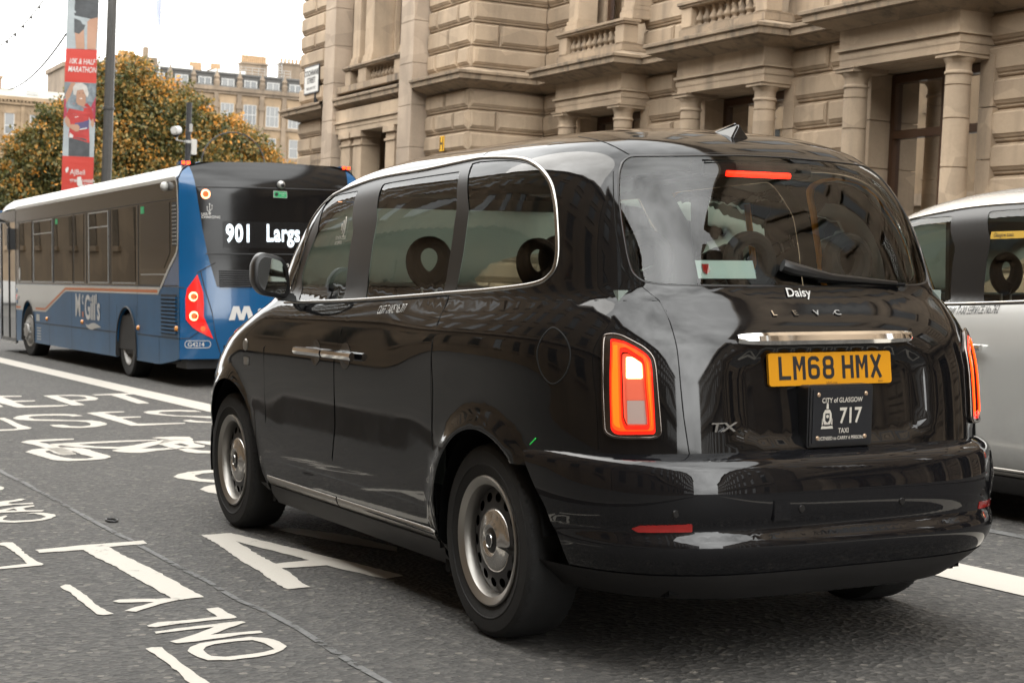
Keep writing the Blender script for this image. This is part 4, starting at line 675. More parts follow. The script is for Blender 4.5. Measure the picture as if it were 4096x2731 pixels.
btext('10K & HALF', -0.33, 3.46, 0.205, bold=0.012, shear=0.2, sx=0.66); btext('MARATHON', -0.34, 3.24, 0.215, bold=0.012, shear=0.2, sx=0.62)
btext('AJBell', -0.20, 0.47, 0.20, sx=0.85); btext('great', -0.20, 0.27, 0.15, bold=0.006, sx=0.85); btext('scottish', 0.06, 0.27, 0.15, bold=0.006, sx=0.85); btext('run', 0.16, 0.17, 0.13, bold=0.004, shear=0.3)
strip('print', M['print_white'], [(-0.72,0.5),(-0.62,0.53),(-0.56,0.62),(-0.62,0.6),(-0.6,0.66),(-0.7,0.58),(-0.66,0.66),(-0.78,0.6)], 0.015)
strip('print', M['print_white'], [(0.0,0.36),(0.2,0.38),(0.2,0.3),(0.0,0.2),(0.1,0.15),(0.4,0.14),(0.4,0.18),(0.12,0.19),(0.26,0.3),(0.24,0.42),(0.0,0.40)], 0.015)
strip('print', M['print_white'], [(-0.3,2.01),(-0.06,2.03),(-0.06,2.045),(-0.3,2.025)], 0.014); strip('print', M['print_white'], [(0.05,1.68),(0.5,1.73),(0.5,1.755),(0.05,1.705)], 0.014)
b = MB(); b.tube([BN*0+dirv*-0.45+upv*H_, Vector((6.45, 41.15, 3.15+H_))-BN], 0.025, 6); b.build('bracket', M['pole_grey'], ban)
# traffic pole with camera
e = empty('camera_pole'); e.location = (8.70, 41.1, 0.0); setp(e, 'short black street pole carrying a surveillance camera', 'pole')
b = MB(); b.tube([(0, 0, -0.3), (0, 0, 5.88)], 0.075, 12); b.build('pole', M['black_pole'], e, True)
b = MB(); b.tube([(0, -0.02, 4.76), (-0.36, -0.04, 4.80)], 0.018, 6); b.tube([(-0.34, -0.04, 4.80), (-0.34, -0.04, 4.93)], 0.03, 8); b.lathe([(0.09,4.73),(0.10,4.74),(0.10,4.80),(0.09,4.81)], n=12); b.build('arm', M['steel'], e, True)
c = MB(); c.tube([(-0.46, -0.22, 5.02), (-0.24, 0.20, 5.08)], [0.095, 0.105], 14); c.tube([(-0.48, -0.26, 5.06), (-0.23, 0.22, 5.12)], [0.10, 0.10], 14); co = c.build('camera_head', M['white_plastic'], e, True)
c = MB(); c.ball((-0.37, -0.05, 4.95), 0.09, 12, 8); c.build('lens_dome', M['black'], co, True)
c = MB(); c.box(0.08, 0.24, -0.08, 0.08, 4.42, 4.86); c.build('control_box', M['white_plastic'], e, bevel=0.01); c = MB(); c.box(0.0, 0.09, -0.12, -0.07, 5.05, 5.28); c.build('sensor', M['steel'], e, bevel=0.01)
e = empty('hoop_sign'); e.location = (13.2, 52.0, 4.9); setp(e, 'thin dark metal hoop standing in front of the right maple', 'hoop')
b = MB(); b.tube([(1.15*math.cos(a), 0, 1.15*math.sin(a)) for a in np.linspace(-0.5, math.pi+0.5, 30)], 0.022, 6); b.build('ring', M['black_pole'], e, True)
b = MB(); b.tube([(1.0, 0, -0.55), (1.0, 0, -5)], 0.03, 6); b.build('pole', M['black_pole'], e)
# catenary wires with small lamps
def cable(label, P0, P1, sag, r, beads):
    e = empty('overhead_cable'); e.location = P0; setp(e, label, 'cable'); p = [Vector((0, 0, 0)).lerp(Vector(P1)-Vector(P0), t)-Vector((0, 0, sag*4*t*(1-t))) for t in np.linspace(0, 1, 30)]
    b = MB(); b.tube(p, r, 5); b.build('wire', M['pole_grey'], e)
    if beads:
        for k in range(3, 28, 3): b = MB(); b.ball(p[k]-Vector((0, 0, 0.05)), 0.045, 6, 5); b.build('festoon_lamp', M['pole_grey'], e)
# ---------------------------------------------------------------- taxi (built once, copied for the silver one)
def sstep(x): 
    x=np.clip(x,0,1); return x*x*(3-2*x)
class Surf:
    # rows: z, W, Yr, LR, nR, Yf, LF, nF
    def __init__(s,rows,sig=0.016,deform=None):
        R=np.array(rows,float); d=np.hypot(np.diff(R[:,0]),np.diff(R[:,1])); d=np.maximum(d,0.02)
        tk=np.concatenate([[0],np.cumsum(d)]); s.T=tk[-1]; h=0.002
        n=int(s.T/h)+1; t=np.arange(n)*h; C=[]
        for k in range(R.shape[1]):
            y=R[:,k]; m=np.gradient(y,tk)
            dl=np.diff(y)/d
            for i in range(len(y)):   # limit tangents
                if 0<i<len(y)-1:
                    if dl[i-1]*dl[i]<=0: m[i]=0
                    else: m[i]=np.sign(m[i])*min(abs(m[i]),3*abs(dl[i-1]),3*abs(dl[i]))
            i=np.clip(np.searchsorted(tk,t,side='right')-1,0,len(tk)-2)
            x=(t-tk[i])/d[i]; 
            v=(2*x**3-3*x**2+1)*y[i]+(x**3-2*x**2+x)*d[i]*m[i]+(-2*x**3+3*x**2)*y[i+1]+(x**3-x**2)*d[i]*m[i+1]
            w=int(3*sig/h); kr=np.exp(-0.5*(np.arange(-w,w+1)*h/sig)**2); kr/=kr.sum()
            # linear extrapolated padding
            lo=2*v[0]-v[w:0:-1]; hi=2*v[-1]-v[-2:-w-2:-1]
            C.append(np.convolve(np.concatenate([lo,v,hi]),kr,'valid'))
        s.t=t; s.C=C; s.deform=deform; s.en=max(0.005,sig*0.7)
    def ev(s,u,t):
        u=np.asarray(u,float); t=np.asarray(t,float)
        z,W,Yr,LR,nR,Yf,LF,nF=[np.interp(t,s.t,c) for c in s.C]
        U=np.abs(u); sg=np.where(u<0,1.0,-1.0)
        a=np.where(U<=1,U,np.where(U>=2,3-U,1))*np.pi/2
        n=np.where(U<=1,nR,nF); sn=np.sin(a).clip(1e-9); cs=np.cos(a).clip(0)
        r=(sn**n+cs**n)**(-1/n)
        X=W*sn*r
        yr=Yr+LR; yf=Yf-LF
        Y=np.where(U<=1,yr-LR*cs*r,np.where(U>=2,yf+LF*cs*r,yr+(yf-yr)*(U-1)))
        P=np.stack([X,Y,z],-1)
        if s.deform: P=s.deform(P,U,t)
        P[...,0]*=sg
        return P
    def normal(s,u,t,e=0.010):
        u=np.asarray(u,float); t=np.asarray(t,float)
        tt=np.clip(t,s.en,s.T-s.en)
        du=s.ev(u+0.004,tt)-s.ev(u-0.004,tt); dt=s.ev(u,tt+s.en)-s.ev(u,tt-s.en)
        n=np.cross(du,dt); n/=np.linalg.norm(n,axis=-1,keepdims=True).clip(1e-12)
        return n
BODY=[
 # z     W     Yr    LR   nR   Yf    LF   nF
 (0.24, 0.845,-0.70,1.00,4.0, 3.70,0.95,3.0),
 (0.33, 0.895,-0.84,1.10,4.0, 3.80,0.98,3.0),
 (0.50, 0.922,-0.875,1.12,4.0, 3.88,1.00,2.8),
 (0.70, 0.932,-0.865,1.12,4.0, 3.90,1.00,2.7),
 (0.90, 0.934,-0.850,1.12,4.0, 3.76,0.98,2.5),
 (1.02, 0.928,-0.832,1.12,4.0, 3.56,0.95,2.4),
 (1.10, 0.915,-0.805,1.12,4.0, 3.30,0.90,2.4),
 (1.16, 0.897,-0.765,1.10,4.0, 3.08,0.80,2.4),
 (1.20, 0.879,-0.725,1.08,4.2, 2.95,0.70,2.6),
 (1.235,0.862,-0.690,1.06,4.2, 2.88,0.64,3.0),
 (1.30, 0.850,-0.665,1.06,4.2, 2.82,0.62,3.4),
 (1.45, 0.826,-0.610,1.04,4.2, 2.70,0.62,3.5),
 (1.60, 0.796,-0.540,1.00,4.0, 2.54,0.62,3.5),
 (1.70, 0.758,-0.475,0.95,3.8, 2.40,0.62,3.5),
 (1.77, 0.694,-0.395,0.90,3.6, 2.25,0.62,3.3),
 (1.825,0.575,-0.280,0.85,3.4, 2.04,0.65,3.2),
 (1.860,0.400,-0.100,0.75,3.2, 1.74,0.65,3.0),
 (1.878,0.200,0.100,0.60,3.0, 1.40,0.60,3.0),
 (1.884,0.003,0.300,0.40,2.5, 1.05,0.40,2.5)]
def body_def(P,U,t):
    X,Y,z=P[...,0],P[...,1],P[...,2]
    side=sstep((X-0.5)/0.3)
    # greenhouse and nose narrow towards the front
    g=sstep((z-1.12)/0.15); X=X*(1-0.055*g*sstep((Y-0.9)/1.9))
    # rear haunch
    X=X+side*0.022*sstep((0.95-Y)/0.75)*sstep((Y+0.75)/0.45)*np.exp(-((z-1.09)/0.13)**2)
    # doors: soft hollow and a lower crease
    m=side*sstep((Y-0.35)/0.35)*sstep((2.45-Y)/0.35)
    X=X-m*0.004*np.exp(-((z-0.66)/0.13)**2)+m*0.003*np.exp(-((z-0.47)/0.06)**2)
    # bowl round the number plate
    q=np.abs(X)/0.41; h=np.abs(z-0.905)/0.150
    k=1-sstep(((q**5+h**5)**0.2-0.88)/0.24)
    Y=Y+(Y<-0.4)*k*0.030
    # wheel arch lips
    for yc in (0.0,2.985):
        d=np.hypot(Y-yc,z-0.352)
        X=X+side*(z<1.0)*0.020*np.exp(-((d-0.415)/0.045)**2)*sstep((d-0.30)/0.08)
    # roof falls gently to the front and tail
    z=z-sstep((z-1.3)/0.5)*(0.035*sstep((Y-1.2)/1.2)+0.018*sstep((0.1-Y)/0.8))
    return np.stack([X,Y,z],-1)
BUMP=[
 (0.735,0.915,-0.845,1.12,4.0,3.8,1,3),
 (0.715,0.932,-0.915,1.16,4.0,3.8,1,3),
 (0.66, 0.938,-0.950,1.18,4.0,3.8,1,3),
 (0.56, 0.936,-0.960,1.18,4.0,3.8,1,3),
 (0.500,0.930,-0.950,1.18,4.0,3.8,1,3),
 (0.475,0.925,-0.945,1.18,4.0,3.8,1,3),
 (0.455,0.922,-0.968,1.18,4.0,3.8,1,3),
 (0.425,0.920,-0.972,1.18,4.0,3.8,1,3),
 (0.36, 0.900,-0.950,1.15,4.0,3.8,1,3),
 (0.305,0.855,-0.915,1.12,3.8,3.8,1,3),
 (0.285,0.830,-0.895,1.10,3.8,3.8,1,3),
 (0.235,0.780,-0.840,1.05,3.6,3.8,1,3)]

BS = Surf(BODY, 0.016, body_def); BU = Surf(BUMP, 0.012)
OUT={'front_glass':[(1.9102,0.977),(1.9949,1.1119),(2.034,1.3181),(2.3107,1.5165),(1.8872,1.5035),(1.694,1.304),(1.6412,1.1256),(1.6029,0.9851)],'rear_glass':[(1.4663,0.9927),(1.4919,1.1613),(1.5284,1.3389),(1.6689,1.513),(1.353,1.5211),(1.0611,1.5258),(1.0053,1.3679),(1.0215,1.1875),(1.0432,1.0314),(1.2449,1.0133)],'quarter_glass':[(0.9829,1.0323),(0.9526,1.1794),(0.9355,1.3502),(1.0118,1.573),(0.8748,1.5623),(0.7633,1.5456),(0.677,1.509),(0.6243,1.4488),(0.6034,1.3644),(0.5986,1.2398),(0.6052,1.1364),(0.6205,1.0945),(0.6578,1.0735),(0.7953,1.0541)],'seam_front':[(2.261,0.9516),(1.8631,0.732),(1.7999,0.3927),(1.8592,0.0832)],'seam_mid':[(1.5537,0.9705),(1.4933,0.8464),(1.4718,0.711),(1.4492,0.5394),(1.4511,0.4242),(1.4702,0.2861),(1.4869,0.0959)],'seam_rear':[(1.0126,0.9813),(1.0241,0.9102),(1.0406,0.8253),(1.0499,0.7581),(1.0591,0.4742),(1.0541,0.1322)],'sillstrip':[(1.8496,0.0861),(1.4858,0.0984),(1.0504,0.1224)],'sillstrip_bot':[(1.8964,0.0241),(1.5184,0.0377),(1.0586,0.0659)],'front_arch':[(2.039,0.5599),(1.9181,0.4813),(1.8729,0.3854),(1.8494,0.2878),(1.8614,0.1014)],'rear_arch':[(1.0492,0.1153),(1.0399,0.2303),(1.0048,0.3726),(0.9272,0.4828),(0.8347,0.5476),(0.7636,0.5623),(0.7224,0.5309),(0.6906,0.469)],'belt_chrome':[(1.99,0.964),(1.5321,0.9869),(1.0133,1.0298),(0.7877,1.0479),(0.6576,1.0675),(0.6117,1.1004),(0.5952,1.1604),(0.5938,1.2706),(0.5991,1.3706),(0.6193,1.4487),(0.6729,1.5166),(0.753,1.5562),(0.9219,1.5873),(1.0371,1.5904),(1.4212,1.5645),(1.8929,1.5567),(2.261,1.5195)],'fuel':[(0.6391,0.8158),(0.624,0.8759),(0.6001,0.9116),(0.5755,0.8785),(0.5678,0.8207),(0.5818,0.7547),(0.6097,0.7204),(0.6326,0.7503)],'back_glass':[(0.0849,1.5707),(0.4226,1.5476),(0.4403,1.5218),(0.4486,1.4758),(0.453,1.4002),(0.4522,1.2713),(0.4467,1.1623),(0.4388,1.1049),(0.4203,1.0769),(0.377,1.0653),(0.2534,1.0625),(0.0256,1.0595)],'gate_edge':[(0.0791,1.5836),(0.4226,1.5544)],'gate_side':[(0.377,1.0653),(0.3803,1.0125),(0.3791,0.9345),(0.3737,0.8471),(0.3714,0.7338),(0.368,0.6207),(0.3598,0.4987)],'lamp_outer':[(0.5026,0.8777),(0.4987,0.8858),(0.4859,0.8888),(0.4722,0.8838),(0.4549,0.8669),(0.4361,0.8475),(0.424,0.8268),(0.4189,0.8087),(0.4169,0.7828),(0.4154,0.7259),(0.4141,0.6639),(0.4124,0.5863),(0.4127,0.5708),(0.4193,0.5604),(0.4292,0.5563),(0.4742,0.5548),(0.4954,0.5573),(0.5067,0.5695),(0.51,0.5823),(0.5102,0.6865),(0.5081,0.7908),(0.505,0.8564)],'lamp_red':[(0.491,0.8727),(0.4867,0.8741),(0.4675,0.8667),(0.4474,0.8474),(0.4312,0.8267),(0.4247,0.8086),(0.4227,0.7775),(0.4219,0.6897),(0.4218,0.5759),(0.4248,0.5694),(0.4853,0.5658),(0.4937,0.5705),(0.4985,0.5832),(0.498,0.6613),(0.4961,0.7653)],'lamp_inner':[(0.4745,0.8311),(0.4647,0.8327),(0.4513,0.816),(0.4391,0.8007),(0.4369,0.7774),(0.4366,0.7257),(0.4346,0.6637),(0.4339,0.6042),(0.4369,0.5963),(0.4706,0.5952),(0.4732,0.6028),(0.477,0.6234),(0.4761,0.7142),(0.4757,0.7921)],'lamp_white':[(0.4673,0.8183),(0.4568,0.8185),(0.4405,0.7981),(0.4403,0.7489),(0.4691,0.7482)],'lamp_block':[(0.4691,0.7456),(0.4401,0.7463),(0.4384,0.6796),(0.4696,0.6787)],'lamp_clear':[(0.4694,0.6769),(0.4384,0.6778),(0.4377,0.6377),(0.4357,0.6015),(0.4702,0.6004)],'bump_edge':[(0.7098,0.0693),(0.6895,0.1379),(0.6568,0.2198),(0.642,0.2965),(0.6289,0.3966),(0.6339,0.521)],'reflector':[(0.4881,0.2497),(0.4731,0.2377),(0.3826,0.2303),(0.3826,0.2568),(0.4777,0.2616)],'lic':[(0.0568,0.7066),(0.0695,0.5116),(-0.1179,0.7069),(-0.1094,0.5103)],'chromebar':[(0.2288,0.8737),(-0.2544,0.8627)],'brake':[(0.1277,1.5016),(0.1336,1.4823),(-0.0779,1.5017),(-0.0676,1.4802)],'roof':[(0.5085,1.7133),(0.7464,1.7505),(1.5136,1.8096),(1.7211,1.7257),(2.167,1.6746),(2.2932,1.5378)]}

def tz(sf, z): return float(np.interp(z, sf.C[0], sf.t)) if sf is BS else float(np.interp(-z, -sf.C[0], sf.t))
SCL = lambda u: np.where(u < 1, u*1.5, np.where(u < 2, 1.5+(u-1)*2.1, 3.6+(u-2)*1.6))
USC = lambda s: np.where(s < 1.5, s/1.5, np.where(s < 3.6, 1+(s-1.5)/2.1, 2+(s-3.6)/1.6))
def dens(poly, step=0.025, closed=True):
    out = []; n = len(poly)
    for i in range(n if closed else n-1):
        a = np.array(poly[i]); c = np.array(poly[(i+1) % n]); k = max(1, int(np.linalg.norm(c-a)/step))
        for j in range(k): out.append(tuple(a+(c-a)*j/k))
    if not closed: out.append(tuple(poly[-1]))
    return out
def rnd(poly, r):
    """round the corners of a closed polygon"""
    out = []; n = len(poly); P = [np.array(p, float) for p in poly]
    for i in range(n):
        a, p, c = P[i-1], P[i], P[(i+1) % n]; la, lc = np.linalg.norm(a-p), np.linalg.norm(c-p); q = min(r, la*0.45, lc*0.45)
        s, e = p+(a-p)/la*q, p+(c-p)/lc*q
        for t in (0, 0.25, 0.5, 0.75, 1): out.append(tuple((1-t)**2*s+2*t*(1-t)*p+t*t*e))
    return out
def inside(pts, poly):
    x, y = pts[:, 0], pts[:, 1]; r = np.zeros(len(pts), bool); P = np.array(poly); Q = np.roll(P, -1, 0)
    for (x0, y0), (x1, y1) in zip(P, Q):
        if y0 == y1: continue
        k = (y0 > y) != (y1 > y); r ^= k & (x < (x1-x0)*(y-y0)/(y1-y0)+x0)
    return r
def to_st(uv): return [(float(SCL(np.array(u))), t) for u, t in uv]
def patch_data(sf, outer, holes=(), off=0.0, res=0.04, skirt=0.0):
    """conforming mesh of a region of the skin; outlines in (s,t) metres; returns verts, normals, faces for the LEFT side"""
    loops = [dens(outer, res*0.6)]+[dens(h, res*0.6) for h in holes]
    pts = []; edges = []
    for l in loops:
        b0 = len(pts); pts += l; edges += [(b0+i, b0+(i+1) % len(l)) for i in range(len(l))]
    A = np.array(pts); lo, hi = A.min(0), A.max(0); nb = len(pts)
    gx, gy = np.meshgrid(np.arange(lo[0]+res/2, hi[0], res), np.arange(lo[1]+res/2, hi[1], res)); gy[:, ::2] += res*0.37; G = np.stack([gx.ravel(), gy.ravel()], 1)
    ok = inside(G, loops[0])
    for h in loops[1:]: ok &= ~inside(G, h)
    G = G[ok]
    if len(G):
        far = np.ones(len(G), bool)
        for i in range(0, nb, 200): far &= (np.linalg.norm(G[:, None]-A[None, i:i+200], axis=2) > res*0.45).all(1)
        G = G[far]
    allp = [Vector(p) for p in pts]+[Vector(p) for p in G]
    vo, eo, fo, *_ = delaunay_2d_cdt(allp, edges, [], 0, 1e-6)
    VO = np.array([(v.x, v.y) for v in vo]); F = np.array([f for f in fo if len(f) == 3]); cen = VO[F].mean(1)
    ok = inside(cen, loops[0])
    for h in loops[1:]: ok &= ~inside(cen, h)
    F = F[ok]; used = np.unique(F); mp = -np.ones(len(VO), int); mp[used] = np.arange(len(used)); F = mp[F]; VO = VO[used]
    u, t = USC(VO[:, 0]), VO[:, 1]; P = sf.ev(u, t); N = sf.normal(u, np.clip(t, 0.004, sf.T-0.004))
    ctr = np.array([0, 1.5, 0.9]); 
    sg = np.sign(((P-ctr)*N).sum(1).mean()); N = N*sg
    fn = np.cross(P[F[:, 1]]-P[F[:, 0]], P[F[:, 2]]-P[F[:, 0]]); flip = (fn*N[F[:, 0]]).sum(1) < 0; F[flip] = F[flip][:, ::-1]
    P = P+N*off; V = P; NN = N; FF = [tuple(map(int, f)) for f in F]
    if skirt:
        ec = {}
        for f in FF:
            for a, c in ((f[0], f[1]), (f[1], f[2]), (f[2], f[0])): ec[(a, c)] = 1
        bd = [(a, c) for a, c in ec if (c, a) not in ec]; k = len(V); vs = []; ns = []
        for a, c in bd:
            tn = P[c]-P[a]; m = np.cross(tn, N[a]); m /= max(1e-9, np.linalg.norm(m))
            vs += [P[a], P[c], P[c]-N[c]*skirt, P[a]-N[a]*skirt]; ns += [m]*4; FF.append((k, k+3, k+2, k+1)); k += 4
        V = np.concatenate([V, vs]); NN = np.concatenate([NN, ns])
    return V, NN, FF
def mesh_obj(name, parts, m, parent):
    V = np.concatenate([p[0] for p in parts]); N = np.concatenate([p[1] for p in parts]); F = []; k = 0
    for p in parts: F += [tuple(i+k for i in f) for f in p[2]]; k += len(p[0])
    me = bpy.data.meshes.new(name); me.from_pydata(V.tolist(), [], F); me.update()
    me.polygons.foreach_set('use_smooth', [True]*len(F)); me.normals_split_custom_set_from_vertices(N.tolist())
    o = bpy.data.objects.new(name, me); col.objects.link(o); me.materials.append(m); o.parent = parent; return o
def mir(p):
    V = p[0].copy(); V[:, 0] *= -1; N = p[1].copy(); N[:, 0] *= -1; return V, N, [f[::-1] for f in p[2]]
def both(name, p, m, parent):
    V, N, F = p; mid = np.abs(V[:, 0]) < 2e-5
    if not mid.any():
        return [mesh_obj(name, [p], m, parent), mesh_obj(name, [mir(p)], m, parent)][0]
    V = V.copy(); V[mid, 0] = 0.0; N = N.copy(); N[mid, 0] = 0.0; k = len(V); idx = np.where(mid, np.arange(k), 0); rest = np.where(~mid)[0]; idx[rest] = k+np.arange(len(rest))
    V2 = V[rest]*np.array([-1, 1, 1]); N2 = N[rest]*np.array([-1, 1, 1]); F2 = [tuple(int(idx[i]) for i in f[::-1]) for f in F]
    return mesh_obj(name, [(np.concatenate([V, V2]), np.concatenate([N, N2]), list(F)+F2)], m, parent)
def lr(name, p, m, parent, right):   # one side only
    return mesh_obj(name, [mir(p) if right else p], m, parent)
def strip3(sf, uv, wd, h, prof=5, closed=False, off=0.0):
    """raised moulding along a line on the skin"""
    uv = np.array(uv); n = len(uv); P = sf.ev(uv[:, 0], uv[:, 1]); N = sf.normal(uv[:, 0], np.clip(uv[:, 1], 0.004, sf.T-0.004)); N *= np.sign(((P-[0, 1.5, 0.9])*N).sum(1))[:, None]
    T = np.roll(P, -1, 0)-np.roll(P, 1, 0)
    if not closed: T[0] = P[1]-P[0]; T[-1] = P[-1]-P[-2]
    T /= np.linalg.norm(T, axis=1, keepdims=True); S = np.cross(N, T); V = []; NN = []; F = []
    for k in range(prof):
        a = math.pi*k/(prof-1); V.append(P+S*math.cos(a)*wd/2+N*(math.sin(a)*h+off)); q = S*math.cos(a)*0.8+N*math.sin(a)+N*0.15; NN.append(q/np.linalg.norm(q, axis=1, keepdims=True))
    V = np.concatenate(V); NN = np.concatenate(NN)
    for k in range(prof-1):
        for i in range(n if closed else n-1):
            j = (i+1) % n; F.append((k*n+i, k*n+j, (k+1)*n+j, (k+1)*n+i))
    fn = np.cross(V[F[0][1]]-V[F[0][0]], V[F[0][2]]-V[F[0][0]])
    if (fn*NN[F[0][0]]).sum() < 0: F = [f[::-1] for f in F]
    return V, NN, F
def cat_uv(uv, n=6, closed=False):
    P = [np.array(p) for p in to_st(uv)]; out = []; m = len(P); rg = range(m if closed else m-1)
    for i in rg:
        p0 = P[(i-1) % m] if closed or i else P[0]; p1 = P[i]; p2 = P[(i+1) % m]; p3 = P[(i+2) % m] if closed or i+2 < m else P[-1]
        for k in range(n):
            t = k/n; out.append(0.5*((2*p1)+(-p0+p2)*t+(2*p0-5*p1+4*p2-p3)*t*t+(-p0+3*p1-3*p2+p3)*t**3))
    if not closed: out.append(P[-1])
    return [(float(USC(np.array(q[0]))), float(q[1])) for q in out]
TM = {}
def car_paint(name, base, metal=0.0, rough=0.05):
    m = mat(name, base, rough, metal, coat=1.0, spec=0.5 if metal else 0.0); m.node_tree.nodes['Principled BSDF'].inputs['Coat IOR'].default_value = 1.52
    t = m.node_tree; p = t.nodes['Principled BSDF']; tc = t.nodes.new('ShaderNodeTexCoord'); n = t.nodes.new('ShaderNodeTexNoise'); n.inputs['Scale'].default_value = 3.5; n.inputs['Detail'].default_value = 8; n.inputs['Roughness'].default_value = 0.7
    t.links.new(tc.outputs['Object'], n.inputs['Vector']); mr = t.nodes.new('ShaderNodeMapRange'); mr.inputs[1].default_value = 0.35; mr.inputs[2].default_value = 0.75; mr.inputs[3].default_value = 0.015; mr.inputs[4].default_value = 0.10
    t.links.new(n.outputs[0], mr.inputs[0]); t.links.new(mr.outputs[0], p.inputs['Coat Roughness'])
    # dried road film thrown up along the sills
    sx = t.nodes.new('ShaderNodeSeparateXYZ'); t.links.new(tc.outputs['Object'], sx.inputs[0]); h = t.nodes.new('ShaderNodeMapRange'); h.inputs[1].default_value = 0.75; h.inputs[2].default_value = 0.25; h.inputs[3].default_value = 0.0; h.inputs[4].default_value = 0.8; t.links.new(sx.outputs[2], h.inputs[0])
    ml = t.nodes.new('ShaderNodeMath'); ml.operation = 'MULTIPLY'; t.links.new(h.outputs[0], ml.inputs[0]); t.links.new(n.outputs[0], ml.inputs[1]); mc = t.nodes.new('ShaderNodeMix'); mc.data_type = 'RGBA'; t.links.new(ml.outputs[0], mc.inputs[0]); mc.inputs[6].default_value = (*base, 1); mc.inputs[7].default_value = (0.040, 0.036, 0.030, 1); t.links.new(mc.outputs[2], p.inputs['Base Color'])
    return m
TM['paint'] = car_paint('black_car_paint', (0.0045, 0.0045, 0.005)); TM['silver'] = car_paint('silver_car_paint', (0.62, 0.625, 0.61), 0.3, 0.25)
TM['gloss'] = mat('gloss_black_trim', (0.010, 0.0095, 0.0095), 0.32); TM['bump'] = mat('bumper_black', (0.006, 0.006, 0.007), 0.10, coat=1.0, spec=0.0)
TM['cladding'] = mat('grey_black_cladding', (0.016, 0.015, 0.015), 0.55, noise=0.2, nscale=6)
TM['lamp_rim'] = mat('lamp_rim_chrome', (0.20, 0.175, 0.16), 0.16, 1.0); TM['trim_strip'] = mat('satin_trim_strip', (0.42, 0.405, 0.38), 0.24, 1.0); TM['chrome'] = mat('chrome', (0.82, 0.81, 0.79), 0.06, 1.0); TM['satin'] = mat('satin_alloy', (0.36, 0.345, 0.32), 0.36, 0.9, rnoise=0.1, nscale=8)
TM['hub'] = mat('hubcap_silver', (0.62, 0.60, 0.57), 0.14, 0.9); TM['dsteel'] = mat('dark_wheel_steel', (0.028, 0.028, 0.03), 0.4, 0.3); TM['hole'] = mat('wheel_void', (0.003, 0.003, 0.003), 0.9)
TM['tyre'] = mat('tyre_rubber', (0.010, 0.0097, 0.0093), 0.8, noise=0.35, nscale=14, bump=0.1, bscale=90)
TM['side_glass'] = glass('side_window_glass', (0.72, 0.75, 0.69), 1.55); TM['rear_glass'] = glass('rear_window_glass', (0.88, 0.93, 0.88), 1.62)
TM['trim'] = mat('cabin_trim', (0.19, 0.21, 0.20), 0.7); TM['cabin'] = mat('cabin_black', (0.0045, 0.0045, 0.0048), 0.8, spec=0.15); TM['dash'] = mat('dash_grey_green', (0.22, 0.26, 0.235), 0.6)
TM['red_lens'] = mat('lit_red_lens', (0.5, 0.02, 0.01), 0.15, coat=1, emit=(1.0, 0.008, 0.002), estr=1.2)
TM['core_lens'] = mat('lit_orange_core', (0.6, 0.1, 0.01), 0.15, coat=1, emit=(1.0, 0.060, 0.002), estr=2.8)
TM['orange_lens'] = mat('lit_orange_red_lens', (0.6, 0.08, 0.01), 0.15, coat=1, emit=(1.0, 0.028, 0.002), estr=2.2)
TM['white_led'] = mat('lit_brake_cluster', (0.9, 0.8, 0.6), 0.2, emit=(1.0, 0.62, 0.22), estr=5.0); TM['pink_lens'] = mat('red_glow_lens', (0.45, 0.10, 0.06), 0.15, coat=1, emit=(1.0, 0.16, 0.08), estr=0.35)
TM['clear_lens'] = mat('clear_lens', (0.45, 0.36, 0.32), 0.1, coat=1); TM['reflector'] = mat('red_reflector', (0.28, 0.012, 0.010), 0.15, coat=1)
TM['brake'] = mat('lit_brake_strip', (0.6, 0.03, 0.01), 0.2, emit=(1.0, 0.012, 0.003), estr=4.0)
TM['plate'] = mat('yellow_plate', (0.56, 0.245, 0.008), 0.4, spec=0.3); TM['ink'] = mat('plate_ink', (0.015, 0.015, 0.017), 0.4); TM['lic'] = mat('licence_black', (0.012, 0.013, 0.016), 0.35)
TM['cream'] = mat('cream_lettering', (0.52, 0.49, 0.43), 0.5); TM['white'] = mat('white_lettering', (0.58, 0.58, 0.56), 0.5); TM['brass'] = mat('rivet_brass', (0.55, 0.40, 0.28), 0.35, 0.7)
TM['sticker'] = mat('pale_sticker', (0.38, 0.46, 0.44), 0.5); TM['mirror'] = mat('mirror_glass', (0.6, 0.62, 0.62), 0.02, 1.0)
TM['amber'] = mat('orange_grab_rail', (0.62, 0.24, 0.02), 0.5); TM['recess_shade'] = mat('recess_shade_black', (0.003, 0.003, 0.003), 0.25, coat=0.3); TM['seam'] = mat('panel_gap', (0.002, 0.002, 0.002), 0.9)
TM['green_led'] = mat('green_charge_light', (0.02, 0.3, 0.05), 0.3, emit=(0.05, 1.0, 0.15), estr=0.25); TM['yl_sticker'] = mat('yellow_sticker', (0.52, 0.32, 0.03), 0.5)
taxi = empty('black_taxi', ROAD.copy()); setp(taxi, 'black taxi cab with glowing tail lamps and a yellow plate, nearest the camera', 'taxi')
